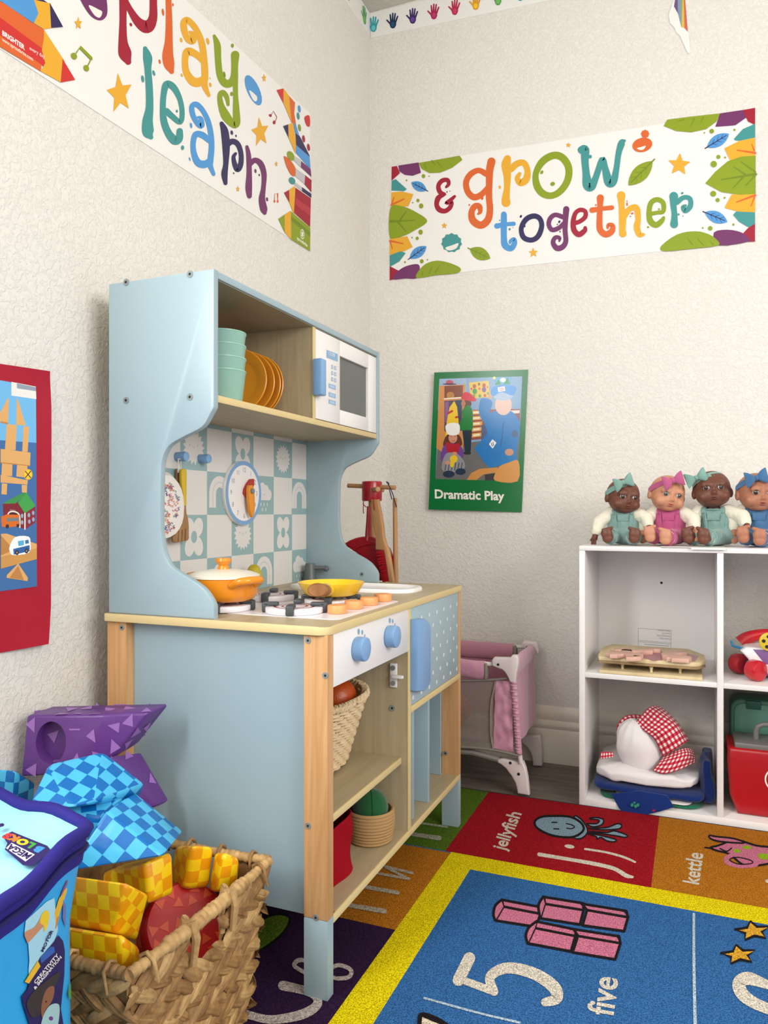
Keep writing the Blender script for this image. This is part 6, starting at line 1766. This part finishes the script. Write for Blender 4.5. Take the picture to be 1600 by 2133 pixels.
# legs
lg = [(625, 1600), (700, 1590), (845, 1625), (910, 1622), (940, 1700), (962, 1800), (975, 1920), (980, 2030), (850, 2020), (845, 1940), (825, 1860), (780, 1780), (720, 1700), (660, 1650), (630, 1640)]
def legp(px, Y, t=.020):
    pts = [(c8(x, y, Y).x, max(c8(x, y, Y).z, .0068 if Y < -.2 else .0006)) for x, y in px]
    return MB().prism(pts, lambda a, b, t_: V((a, t_, b)), Y - t / 2, Y + t / 2, CWH, .0045, 3)
part('leg', legp(lg, CY0 + .012), crib, 'white curved leg')
part('leg', legp([(885, 1340), (1105, 1330), (1118, 1500), (1125, 1660), (1115, 1675), (1020, 1675), (1015, 1600), (990, 1520), (950, 1460), (890, 1420)], CY1), crib, 'white curved leg')
for Y in (CY0 + .012, CY1):
    part('leg', MB().prism([(XL, .13), (XL + .045, .13), (XL + .018, .08), (XL + .006, .007), (XL - .016, .007), (XL - .010, .08)], lambda a, b, t_: V((a, t_, b)), Y - .01, Y + .01, CWH, .004), crib, 'white curved leg')
part('brace', MB().tube(catmull([tuple(c8(*q)) for q in ((-700, 1470, CY0 + .01), (235, 1520, CY0 + .01), (400, 1545, CY0 + .01), (640, 1610, CY0 + .01))], 5), .0075, mat('brace_grey', '#8d8580', .5), 8), crib)
part('corner_post', MB().cyl(c8(868, 1560, CY0), c8(880, 1650, CY0), .006, CWH), crib)
for x, y in ((763, 1648), (855, 1772)): c = c8(x, y, CY0 + .002); part('bolt', MB().cyl((c.x, CY0 + .003, c.z), (c.x, CY0 + .001, c.z), .0036, DARK, seg=14), crib)
solo('toy_ball', MB().ell((0, 0, 0), .042, mat('ball_orange', '#c8512f', .5), seg=28, rings=18), 'orange red toy ball inside the pink doll crib', 'ball', loc=(c8(215, 1020, -.2).x - .015, -.2, .1745))

# cleaning set on its stand
CR = mat('cleaning_red', '#a10c1c', .28, .5, coat=.2)
BEE = woodm('stand_beech', '#a57a50', '#b98e64', (60, 60, 4), .55)
W = lambda x, y, Y: by(700 + x / 7.62, 960 + y / 7.62, Y)
SYD = -.415
cs_ = W(570, 470, SYD)
std = thing('cleaning_stand', 'wooden stand with a red hub and pegs, behind the far end of the toy kitchen', 'stand', (cs_.x, SYD, 0))
hr = (W(722, 400, SYD).x - W(420, 400, SYD).x) / 2 * .97
part('hub', MB().cyl((cs_.x, SYD, W(570, 640, SYD).z), (cs_.x, SYD, W(570, 325, SYD).z), hr, CR, seg=40, bev=.003), std, 'red wooden hub')
part('post', MB().cyl((cs_.x, SYD, .02), (cs_.x, SYD, W(570, 640, SYD).z), .0085, BEE), std)
part('base', MB().cyl((cs_.x, SYD, .0), (cs_.x, SYD, .02),   .055, BEE, seg=40, bev=.004), std)
a = W(185, 392, SYD); b = W(948, 425, SYD)
d = (b - a).normalized()
part('peg', MB().cyl(a, V((cs_.x, SYD, (a.z + b.z) / 2)), .0055, BEE, bev=.0015), std)
part('peg', MB().cyl(V((cs_.x, SYD, (a.z + b.z) / 2)), b, .0055, BEE, bev=.0015), std)
c = W(668, 450, SYD - .065); part('peg', MB().cyl((cs_.x, SYD, c.z), c, .0062, BEE, bev=.0015), std)
part('peg', MB().cyl((cs_.x, SYD, c.z + .002), (cs_.x - .0, SYD + .07, c.z + .002), .0058, BEE, bev=.0015), std)
# broom
b0 = W(935, 590, SYD - .008)
br = thing('toy_broom', 'toy broom with a straight wooden handle hanging at the right of the stand', 'broom', (b0.x, b0.y, .03))
e_ = W(950, 1900, SYD - .008)
part('handle', MB().tube([b0, b0.lerp(e_, .5), e_, V((e_.x + .004, e_.y, .10))], [.0052, .0058, .0062, .0062], BEE, 16), br)
part('broom_head', MB().box((e_.x - .05, e_.y - .012, .075), (e_.x + .055, e_.y + .012, .10), BEE, .004), br)
part('bristles', MB().box((e_.x - .048, e_.y - .010, .03), (e_.x + .053, e_.y + .010, .075), CR, .003), br, 'red bristles')
part('cord', MB().tube([W(962, 735, SYD - .016), W(900, 520, SYD - .012), W(835, 380, SYD - .012), W(800, 330, SYD - .003), W(835, 345, SYD + .004), W(850, 460, SYD - .002), W(885, 610, SYD - .008)], .0012, mat('navy_cord', '#1d2140', .8), 6), br, 'navy cord loop')
# dustpan
YD = SYD - .012
dp = thing('toy_dustpan', 'red toy dustpan hanging on the stand behind the brush', 'dustpan', (W(520, 1500, YD).x, YD, W(520, 1900, YD).z))
hd = [W(520, 720, YD), W(520, 950, YD), W(510, 1150, YD), W(510, 1260, YD)]
part('handle', MB().tube(hd, [.0062, .0085, .0098, .0115], CR, 20, flat=.7), dp)
po = [(430, 1200), (330, 1220), (230, 1260), (155, 1305), (190, 1360), (300, 1430), (480, 1560), (560, 1900), (900, 1900), (905, 1700), (900, 1520), (840, 1390), (740, 1290), (620, 1220), (580, 1205)]
part('pan', MB().prism([(W(x, y, YD).x, W(x, y, YD).z) for x, y in po], lambda a, b, t: V((a, t, b)), YD - .010, YD + .014, CR, .006, 4), dp)
m = MB()
m.tube(catmull([tuple(W(*q, YD - .012)) for q in ((270, 1415), (380, 1350), (500, 1320), (640, 1330), (760, 1400))], 6), .003, CR, 8)
part('rim', m, dp)
part('cord', MB().tube([W(480, 735, YD), W(440, 700, YD), W(435, 640, YD), W(432, 800, YD - .004), W(440, 835, YD)], .0012, CR, 6), dp, 'red cord loop')
# hand brush
YB = SYD - .042
hb_ = thing('toy_hand_brush', 'wooden toy hand brush with red bristles hanging in front of the dustpan', 'brush', (W(700, 1600, YB).x, YB, W(850, 1900, YB).z))
hpx = [(570, 612), (680, 610), (730, 850), (760, 1050), (770, 1180), (800, 1300), (850, 1420), (890, 1650), (930, 1930), (850, 1930), (810, 1650), (770, 1420), (640, 1410), (640, 1200), (600, 1000), (580, 830)]
part('handle', MB().prism([(W(x, y, YB).x, W(x, y, YB).z) for x, y in hpx], lambda a, b, t: V((a, t, b)), YB - .007, YB + .007, BEE, .003, 3), hb_)
m = MB()
rnd = random.Random(5)
for j in range(26):
    y = 1430 + j * 19
    for i in range(3):
        q0 = W(772 + (y - 1430) * .13, y, YB - .005 + .005 * i); q1 = W(640 + (y - 1430) * .22 + rnd.uniform(-12, 12), y + 14 + rnd.uniform(-8, 8), YB - .006 + .006 * i)
        m.tube([q0, q0.lerp(q1, .5) + V((0, 0, .001)), q1], [.0021, .0019, .0016], CR, 6)
part('bristles', m, hb_, 'red bristles')
part('cord', MB().tube([W(612, 778, YB - .008), W(598, 640, YB - .009), W(600, 520, YB - .02), W(650, 430, YB - .02)], .0012, CR, 6), hb_, 'red cord')
# ------------------------------------------------------------ seagrass basket, foam blocks, block bag
SG = [woodm('seagrass_a', '#84633f', '#b08a58', (60, 60, 60), .65), woodm('seagrass_b', '#755535', '#9d7849', (60, 60, 60), .65), woodm('seagrass_c', '#987549', '#c6a36e', (60, 60, 60), .6)]
BX0, BX1, BY0, BY1, BZ = .115, .378, -1.508, -1.226, .2135
bk_ = thing('seagrass_basket', 'woven seagrass basket full of foam blocks, on the floor in front of the toy kitchen', 'basket', ((BX0 + BX1) / 2, (BY0 + BY1) / 2, .0065))
rnd = random.Random(11)
IN = .022
oa, ob = bx(392, 1992, BX1).y, bx(474, 1902, BX1).y
def wpt(side, s, z):
    """point on a tapering wall; s runs 0..1 along the wall"""
    t = 1 - (z - .0065) / (BZ - .0065)
    x0, x1, y0, y1 = BX0 + IN * t, BX1 - IN * t, BY0 + IN * t, BY1 - IN * t
    if side == 0: return V((x1, y0 + (y1 - y0) * s, z)), V((1, 0, 0)), V((0, 1, 0))
    if side == 1: return V((x1 - (x1 - x0) * s, y1, z)), V((0, 1, 0)), V((-1, 0, 0))
    if side == 2: return V((x0, y1 - (y1 - y0) * s, z)), V((-1, 0, 0)), V((0, -1, 0))
    return V((x0 + (x1 - x0) * s, y0, z)), V((0, -1, 0)), V((1, 0, 0))
def hole(side, s, z):
    if z < .158: return False
    if side == 0: y = BY0 + (BY1 - BY0) * s; return oa < y < ob
    if side == 1: return .25 < s < .7
    return False
m = MB()
rows_ = 12
for side in range(4):
    L = (BY1 - BY0) if side % 2 == 0 else (BX1 - BX0)
    n = int(L / .023)
    for j in range(rows_):
        z = .014 + j * .0163
        for i in range(n + 1):
            s = (i + (.5 if j % 2 else 0)) / n
            if s > 1.0 or hole(side, s, z): continue
            P_, nrm, tan = wpt(side, min(max(s, .075), .925), z + rnd.uniform(-.002, .002))
            ang = R((31 if j % 2 else -31) + rnd.uniform(-9, 9))
            a = tan * math.cos(ang) + V((0, 0, 1)) * math.sin(ang); b = nrm.cross(a)
            M = Matrix((a, b, nrm)).transposed()
            cu = rnd.uniform(-6, 6); lift = rnd.uniform(-.001, .0018)
            hl, hw, ht = .0295 * rnd.uniform(.85, 1.15), .0078 * rnd.uniform(.8, 1.2), .0058
            ph_ = rnd.uniform(0, 6)
            def lens(u, v):
                x = (u - .5) * 2; y = (v - .5) * 2
                w = hw * max(0, 1 - abs(x) ** 2.4) ** .7
                z_ = ht * (1 - abs(x) ** 3) * math.sqrt(max(0, 1 - y * y)) + .0007 * math.sin(y * 9 + ph_) * (1 - x * x)
                return P_ + M @ V((x * hl, y * w + cu * (x * hl) ** 2, z_)) + nrm * lift
            m.surf(lens, 9, 11, rnd.choice(SG))
            continue
            pts = []
            e = m
            m.add(pts, e.f, rnd.choice(SG))
    for zz in range(rows_):                         # backing so the weave is closed
        z = .006 + zz * .0163
        for k in range(16):
            s0, s1 = k / 16, (k + 1) / 16
            if hole(side, (s0 + s1) / 2, z + .009): continue
            a0, n0, _ = wpt(side, s0, z); a1, _, _ = wpt(side, s1, z); b0, _, _ = wpt(side, s0, z + .0166); b1, _, _ = wpt(side, s1, z + .0166)
            m.add([a0 - n0 * .003, a1 - n0 * .003, b1 - n0 * .003, b0 - n0 * .003], [[0, 1, 2, 3]], SG[1])
part('woven_wall', m, bk_, None, 60)
m = MB().box((BX0 + IN, BY0 + IN, .0068), (BX1 - IN, BY1 - IN, .012), SG[1])
part('base', m, bk_)
m = MB()
cor = [V((BX1, BY0, BZ)), V((BX1, BY1, BZ)), V((BX0, BY1, BZ)), V((BX0, BY0, BZ))]
for i in range(4):
    a, b = cor[i], cor[(i + 1) % 4]
    n = 90
    pts = [a.lerp(b, k / n) + V((0, 0, -.004 * math.sin(math.pi * k / n) + .0006 * math.sin(k * 1.9))) for k in range(n + 1)]
    m.tube(pts, [(.0066 + (.0022 if (i == 0 and .22 < k / n < .78) else 0)) * (1 + .10 * math.sin(k * 2.2) + .05 * math.sin(k * .7)) for k in range(n + 1)], SG[2 if i < 2 else 0], 10)
    for k in range(5):                              # loose strands tying the rim
        s = (k + .5) / 5
        if i == 0 and .25 < s < .75: continue
        c = a.lerp(b, s); nn = V((0, 0, 1)).cross((b - a).normalized()) * -1
        m.tube([c + nn * -.008 + V((0, 0, -.012)), c + nn * -.008 + V((0, 0, .004)), c + V((0, 0, .0085)), c + nn * .009 + V((0, 0, .002)), c + nn * .010 + V((.003, .003, -.022))], [.002, .0024, .0026, .0024, .0018], rnd.choice(SG), 6)
part('rim', m, bk_, 'rim wrapped in flat seagrass strands', 60)
for s_ in (oa, ob):
    c = V((BX1, s_, BZ))
    part('handle_wrap', MB().tube([c + V((-.008, 0, -.05)), c + V((-.009, 0, -.01)), c + V((-.004, 0, .008)), c + V((.006, 0, .006)), c + V((.010, .002, -.012)), c + V((.006, .002, -.045))], [.004, .0055, .006, .006, .0055, .004], SG[2], 8), bk_)

F_ = lambda x, y, Y: by(x / 2.6667, 1450 + y / 2.6667, Y)
YCH = checkm('yellow_checked_vinyl', '#e99c0c', '#f5cb16', .0165)
BCH = checkm('blue_checked_vinyl', '#0768b4', '#4ab6e2', .0185)
PUR, PURL = mat('purple_vinyl', '#5f357f', .32, .5, bump=(14, .35, .01)), mat('purple_vinyl_print', '#9468b0', .32, .5)
REDV, REDL = mat('red_vinyl', '#b9181c', .3, .5, bump=(14, .35, .01)), mat('red_vinyl_print', '#d2502a', .3, .5)
def main_faces(pts):
    b = bmesh.new()
    for q in pts: b.verts.new(q)
    bmesh.ops.convex_hull(b, input=b.verts)
    bmesh.ops.dissolve_limit(b, angle_limit=R(12), verts=b.verts, edges=b.edges)
    bmesh.ops.recalc_face_normals(b, faces=b.faces)
    r = [f.normal.copy() for f in b.faces]
    b.free()
    return r
def foam(name, label, pts, m, group, up=None, bev=.006, cat='foam block'):
    mb = MB().hull(pts, m, bev, 3)
    c = sum(pts, V()) / len(pts)
    mb.disp(lambda v: v + (v - c) * .02 * noise.noise(v * 14))
    u1 = V(up).normalized() if up is not None else V((0, 0, 1))
    mb.uv = (main_faces(pts), u1)
    return solo(name, mb, label, cat, group)
def hexa(f, off): return [V(q) for q in f] + [V(q) + off for q in f]
G1 = 'yellow checked foam blocks'
A = F_(350, 988, -1.455); B_ = F_(712, 1038, -1.455); off = F_(836, 1102, -1.405) - B_
foam('foam_block', 'large yellow checked foam block at the front of the basket', hexa([A, B_, F_(640, 1314, -1.455), F_(350, 1262, -1.455)], off), YCH, G1, B_ - A)
A = F_(330, 1268, -1.468); B_ = F_(700, 1322, -1.468); off = F_(792, 1392, -1.425) - B_
foam('foam_block', 'yellow checked foam block lowest against the front basket rim', hexa([A, B_, F_(690, 1560, -1.468), F_(330, 1500, -1.468)], off), YCH, G1, B_ - A, .010)
q = [F_(800, 925, -1.375), F_(966, 860, -1.335), F_(970, 1095, -1.335), F_(832, 1152, -1.375)]
foam('foam_block', 'yellow checked foam block tucked under the lower blue wedge', hexa(q, F_(560, 985, -1.345) - q[0]), YCH, G1, q[3] - q[0])
q = [F_(1066, 826, -1.295), F_(1197, 836, -1.265), F_(1172, 1062, -1.265), F_(1022, 1074, -1.295)]
foam('foam_block', 'yellow checked foam block standing upright beside the blue wedge', hexa(q, F_(968, 830, -1.265) - q[0]), YCH, G1, q[3] - q[0], .008)
q = [F_(1240, 862, -1.283), F_(1338, 900, -1.255), F_(1325, 1070, -1.255), F_(1200, 1098, -1.283)]
foam('foam_block', 'yellow checked foam block nearest the far corner of the basket', hexa(q, F_(1185, 860, -1.262) - q[0]), YCH, G1, q[3] - q[0], .008)
G2 = 'blue checked foam blocks'
A, B_, C_, D_ = F_(262, 372, -1.40), F_(576, 300, -1.33), F_(808, 485, -1.31), F_(528, 582, -1.40)
foam('foam_wedge', 'blue checked foam wedge on top of the pile', [A, B_, C_, D_, F_(158, 592, -1.45), F_(400, 622, -1.43), B_ + V((0, .005, -.07)), C_ + V((-.01, 0, -.022)), F_(158, 592, -1.45) + (B_ - A)], BCH, G2, C_ - B_, .005)
A, B_, C_, D_, E_ = F_(590, 632, -1.40), F_(745, 530, -1.325), F_(1028, 752, -1.30), F_(915, 892, -1.385), F_(352, 985, -1.455)
foam('foam_wedge', 'blue checked foam wedge leaning over the yellow blocks', [A, B_, C_, D_, E_, E_ + (C_ - D_) * .8 + V((0, 0, .01))], BCH, G2, D_ - A, .005)
A, B_ = F_(-90, 395, -1.36), F_(92, 412, -1.345)
foam('foam_block', 'blue checked foam block at the left edge behind the bag', hexa([A, B_, F_(70, 640, -1.345), F_(-90, 640, -1.36)], F_(205, 482, -1.305) - B_), BCH, G2, F_(70, 640, -1.345) - B_)
A, B_ = F_(150, 600, -1.425), F_(560, 672, -1.395)
foam('foam_block', 'blue checked foam block mostly hidden between the two blue wedges', hexa([A, B_, F_(560, 800, -1.395), F_(150, 760, -1.425)], V((-.01, .06, .012))), BCH, G2, V((0, 0, 1)))
def scatter(mb, m2, size, hullpts, seed, lift=.0007, avoid=None):
    """printed triangles strewn over a cover"""
    rnd = random.Random(seed)
    mf = []
    for n in main_faces(hullpts): mf.append((n, max(n.dot(q) for q in hullpts)))
    fs = []
    for f in mb.f:
        p0 = [mb.v[i] for i in f]
        for i in range(1, len(p0) - 1):
            nn = (p0[i] - p0[0]).cross(p0[i + 1] - p0[0])
            fs.append((p0[0], p0[i], p0[i + 1], nn.normalized() if nn.length else nn, nn.length / 2))
    done = []
    tot = sum(f[4] for f in fs)
    for _ in range(int(tot / size ** 2 * 14)):
        f = rnd.choices(fs, [x[4] for x in fs])[0]
        r1, r2 = math.sqrt(rnd.random()), rnd.random()
        c = f[0] * (1 - r1) + f[1] * (r1 * (1 - r2)) + f[2] * (r1 * r2)
        nn = f[3]
        if any((c - d_).length < size * 1.08 for d_ in done): continue
        if avoid is not None and (c - avoid[0]).length < avoid[1]: continue
        a = nn.orthogonal().normalized(); b = nn.cross(a)
        th = rnd.uniform(0, 6.28); tr = []
        for k in range(3):
            an = th + k * 2.094 + rnd.uniform(-.35, .35); rr_ = size * rnd.uniform(.5, .66)
            tr.append(c + a * (rr_ * math.cos(an)) + b * (rr_ * math.sin(an)) + nn * lift)
        if all(n.dot(q) < h + .0014 for n, h in mf for q in tr):
            mb.add(tr, [[0, 1, 2]], m2); done.append(c)

# purple arch block with a hole
pts = [F_(146, 108, -1.325), F_(575, 103, -1.285), F_(826, 92, -1.245), F_(640, 325, -1.275), F_(113, 450, -1.33), F_(480, 430, -1.30)]
bo = V((.004, .045, .004))
mb = MB().hull(pts + [q + bo for q in pts[:5]], PUR, .004, 3)
me = mb.mesh('tmp', 0)
o1 = bpy.data.objects.new('tmp', me); COL.objects.link(o1)
hc_ = F_(262, 272, -1.325)
nrm = (pts[1] - pts[0]).cross(pts[4] - pts[0]).normalized()
if nrm.y > 0: nrm = -nrm
cut = MB().lathe([(0, -.035), (.026, -.035), (.0265, 0), (.0265, .04), (0, .04)], PUR, 40, Matrix.Translation(hc_) @ nrm.to_track_quat('Z', 'Y').to_matrix().to_4x4() @ Matrix.Diagonal((.85, 1.15, 1, 1)))
o2 = bpy.data.objects.new('tmp2', cut.mesh('tmp2', 0)); COL.objects.link(o2)
bmod = o1.modifiers.new('b', 'BOOLEAN'); bmod.object = o2; bmod.operation = 'DIFFERENCE'; bmod.solver = 'EXACT'
dg = bpy.context.evaluated_depsgraph_get(); em = o1.evaluated_get(dg).to_mesh()
mb2 = MB(); mb2.add([v.co.copy() for v in em.vertices], [list(p_.vertices) for p_ in em.polygons], PUR)
o1.evaluated_get(dg).to_mesh_clear(); bpy.data.objects.remove(o1); bpy.data.objects.remove(o2)
if len(mb2.v) < 8: mb2 = mb
hp_ = pts + [q + bo for q in pts[:5]]
scatter(mb2, PURL, .019, hp_, 4, avoid=(hc_, .034))
solo('foam_arch', mb2, 'purple foam block with a round hole, leaning against the left wall', 'foam block', 'purple foam blocks')
pts = [F_(600, 330, -1.285), F_(712, 322, -1.245), F_(750, 405, -1.24), F_(880, 608, -1.225), F_(540, 620, -1.30), F_(620, 700, -1.29)]
mb = MB().hull(pts + [q + V((0, .028, -.004)) for q in pts[:4]], PUR, .004, 3)
scatter(mb, PURL, .018, pts + [q + V((0, .028, -.004)) for q in pts[:4]], 9)
solo('foam_block', mb, 'purple foam block peeking out behind the two blue wedges', 'foam block', 'purple foam blocks')
# red half round block
ctr = bx(382, 1938, .285)
ax = V((.62, -.42, .66)).normalized()
Mx = Matrix.Translation(ctr) @ ax.to_track_quat('Z', 'Y').to_matrix().to_4x4()
mb = MB().lathe([(0, -.026), (.052, -.026), (.058, -.021), (.0595, 0), (.058, .019), (.053, .025), (0, .025)], REDV, 56, Mx)
rnd = random.Random(2)
for i in range(22):
    th, h = i * .2856, (-.006, .006)[i % 2]
    tr = [(th + .16 * math.cos(k * 2.1 + i), h + .010 * math.sin(k * 2.1 + i)) for k in range(3)]
    if all(-.019 < t[1] < .017 for t in tr): mb.add([Mx @ V((.0600 * math.cos(t[0]), .0600 * math.sin(t[0]), t[1])) for t in tr], [[0, 1, 2]], REDL)
for rr_, n_ in ((.012, 3), (.030, 7), (.046, 11)):
    for i in range(n_):
        th = 6.283 * (i + .3 * (i % 2)) / n_
        x, y = rr_ * math.cos(th), rr_ * math.sin(th)
        mb.add([Mx @ V((x + .0085 * math.cos(k * 2.1 + i * 1.7), y + .0085 * math.sin(k * 2.1 + i * 1.7), .0257)) for k in range(3)], [[0, 1, 2]], REDL)
solo('foam_cylinder', mb, 'red round foam block with orange triangles, in the basket', 'foam block')

# ------------------------------------------------------------ zipped bag of building blocks
ZL = .385
BGL, BGB, NV_ = mat('bag_light_blue', '#9adcec', .55, .3, bump=(16, .3, .008)), mat('bag_blue', '#2fa4e2', .5, .35, bump=(14, .35, .01)), mat('bag_navy', '#2a2478', .7, .2, bump=(300, .3, .001))
bg_ = thing('block_bag', 'light blue zipped storage bag for building blocks with navy piping, left of the basket', 'bag', (.24, -1.68, .0))
c1 = bz(190, 1718, ZL); c0 = bz(0, 1659, ZL); e1 = bz(0, 1892, ZL)
dr_ = (e1 - c1).normalized()
c2 = c1 + dr_ * .30
c0 = c0 + (c0 - c1).normalized() * .04
c3 = c0 + (c2 - c1) * .98
rim = []
for a, b, k in ((c0, c1, 14), (c1, c2, 20), (c2, c3, 14), (c3, c0, 20)):
    for i in range(k): rim.append(a.lerp(b, i / k))
cen_ = (c0 + c1 + c2 + c3) / 4
N = len(rim)
sm_ = []
for i in range(N):
    q = (rim[i - 1] + rim[i] * 2 + rim[(i + 1) % N]) / 4
    sm_.append(q + V((0, 0, .003 * math.sin(i * .8))))
rim = sm_
m = MB()
def lidf(u, v):
    q = rim[int(round(u * N)) % N]
    p_ = cen_.lerp(q, v)
    return p_ + V((0, 0, .004 * (1 - v) - .006 * math.sin(v * 3.0) + .003 * noise.noise(p_ * 20)))
m.surf(lidf, N, 10, BGL, cu=True)
lid_ = part('lid', m, bg_, 'light blue lid', 80)
m = MB()
m.tube([q + V((0, 0, .001)) for q in rim], .0065, NV_, 10, closed=True)
part('piping', m, bg_, 'navy piping', 60)
def shrink(q, k, z): 
    d_ = q - cen_
    return V((cen_.x + d_.x * k, cen_.y + d_.y * k, z))
m = MB()
m.surf(lambda u, v: shrink(rim[int(round(u * N)) % N], 1.0 - .035 * v, ZL - .004 - .026 * v + rim[int(round(u * N)) % N].z - ZL), N, 5, NV_, cu=True)
m.tube([shrink(q, .992, q.z - .016) for q in rim], .0028, mat('zip', '#1a1654', .6), 6, closed=True)
part('zip_band', m, bg_, 'navy zip band', 60)
m = MB()
BT = .90
def bodyf(u, v):
    q = rim[int(round(u * N)) % N]
    z = (ZL - .028) * (1 - v) + .008 * v
    k = .945 - .085 * min(1, v * 6) + .02 * v
    p_ = shrink(q, k, z)
    return p_ + (p_ - V((cen_.x, cen_.y, z))) * (.003 if 13 < u * N < 36 else .02) * noise.noise(V((p_.x * 9, p_.y * 9, z * 11)))
m.surf(bodyf, N, 26, BGB, cu=True)
m.add([bodyf(i / N, 1) for i in range(N)], [list(range(N))], BGB)
body_ = part('bag_body', m, bg_, 'blue printed bag side', 80)
# lid logo
m = MB()
p = Print(lambda u, v: bz(u, v, ZL - .001), V((0, 0, 1)), m, .0024, 3e-5).crop(0, 1600, 4)
NVP = ink('#241d5c')
p.poly([(18, 585), (100, 548), (395, 668), (430, 715), (270, 838), (190, 830), (155, 798), (95, 745), (40, 700), (62, 645)], NVP)
p.poly([(97, 643), (290, 742), (212, 800), (50, 688)], WHITEP)
p.text('MEGA', (272, 748), (-66, -35), (-66, 49), NVP, .045)
for t, x, y, c in (('B', 372, 690, '#3a8fd0'), ('L', 302, 655, '#3f9a3c'), ('O', 250, 634, '#e8c81c'), ('K', 172, 600, '#e07a2c'), ('S', 106, 578, '#cf3a34')): p.text(t, (x, y), (-92, -36), (-72, 50), ink(c), .07)
p.poly([(-30, 490), (20, 478), (38, 488), (30, 505), (-30, 520)], NVP)
part('logo', m, lid_, 'printed logo on the lid')
# side print, following the cloth
i0 = 14
fa, fb = bodyf(16 / N, .5), bodyf(32 / N, .5)
fn = (fb - fa).cross(V((0, 0, 1))); fn.z = 0; fn.normalize()
if fn.dot(CAM - fa) < 0: fn = -fn
def onbag(u, v):
    d = ray(u, v)
    t = (fa - CAM).dot(fn) / d.dot(fn)
    return CAM + d * t
def hug(q):
    """push a print point out to the bulging cloth"""
    best = None
    v = min(1, max(0, ((ZL - .028) - q.z) / (ZL - .036)))
    for i in range(14, 36):
        a_, b_ = bodyf(i / N, v), bodyf((i + 1) / N, v)
        n2 = V((b_.y - a_.y, a_.x - b_.x)); 
        t_ = ((q.x - a_.x) * (b_.x - a_.x) + (q.y - a_.y) * (b_.y - a_.y)) / max(1e-9, (b_ - a_).xy.length_squared)
        if -.05 <= t_ <= 1.05:
            w = a_.lerp(b_, t_)
            if best is None or (w - q).length < (best - q).length: best = w
    return V((best.x, best.y, q.z)) if best is not None else q
def dense(pts, k=6):
    o = []
    for i in range(len(pts)):
        a, b = pts[i], pts[(i + 1) % len(pts)]
        for j in range(k): o.append((a[0] + (b[0] - a[0]) * j / k, a[1] + (b[1] - a[1]) * j / k))
    return o
m = MB()
p = Print(lambda u, v: hug(onbag(u, v)), fn, m, .0013, 3e-5).crop(0, 1600, 4)
PLB = ink('#a5d9ec')
p.poly(dense([(150, 1270), (330, 1110), (400, 1080), (470, 1350), (440, 1480), (310, 1620), (235, 1760), (230, 1600), (200, 1460), (150, 1370)]), PLB)
p.blob([(450, 1075), (500, 1000), (512, 1010), (505, 1060), (470, 1200), (448, 1340), (400, 1280), (425, 1180)], ink('#e2b53a'), 3); p.blob([(470, 1010), (505, 930), (510, 960), (455, 1080)], ink('#8a4f86'), 3); p.poly([(445, 1240), (470, 1230), (450, 1340), (440, 1335)], ink('#d9803a'))
p.poly([(485, 1090), (520, 1150), (540, 1330), (500, 1250)], ink('#6a74b0'))
p.b += .0004
p.blob([(150, 1370), (240, 1320), (290, 1240), (320, 1260), (330, 1310), (300, 1340), (200, 1450), (180, 1440)], ink('#c98f6c'), 4); p.blob([(285, 1240), (310, 1195), (345, 1185), (368, 1230), (360, 1320), (335, 1360), (322, 1310), (290, 1290)], ink('#ecc935'), 4)
p.b += .0006
p.text('FINE', (366, 1432), (15, -34), (-24, -13), NVP, .0); p.text('MOTOR', (342, 1535), (21, -49), (-32, -17), NVP, .03)
p.poly(dense([(320, 1580), (440, 1440), (470, 1390), (510, 1440), (525, 1520), (520, 1720), (490, 2000), (520, 2200), (250, 2200), (180, 1980), (165, 1900), (215, 1840), (240, 1740)]), NVP)
p.poly([(320, 1575), (430, 1465), (442, 1530), (330, 1625)], ink('#2d5fae')); p.poly([(190, 1780), (300, 1605), (322, 1650), (225, 1795)], ink('#e2b530'))
p.b += .0004
p.text('CREATIVITY', (276, 1800), (36, -44), (-24, -27), WHITEP, .03); p.text('& IMAGINATION', (272, 1846), (30, -36), (-21, -23), WHITEP, .03)
p.blob([(200, 1960), (260, 1860), (340, 1790), (430, 1720), (480, 1700), (450, 1800), (350, 1900), (330, 2010), (300, 2060), (240, 2070)], ink('#352f33'), 4)
p.blob([(345, 1890), (380, 1830), (430, 1820), (425, 1900), (400, 1960), (360, 2010), (330, 2080), (322, 2000)], ink('#8a5a42'), 4); p.ell(362, 1945, 6, 10, ink('#2a1a14'))
p.blob([(330, 2090), (380, 1990), (440, 1960), (475, 1990), (460, 2140), (420, 2200), (320, 2200)], ink('#9fc4c8'), 4); p.ell(402, 2085, 18, 18, ink('#6a3f8a'))
p.blob([(555, 1850), (575, 1780), (580, 1900), (575, 1930), (550, 1890)], ink('#4f9a3c'), 3)
part('side_print', m, body_, 'printed pictures and words')
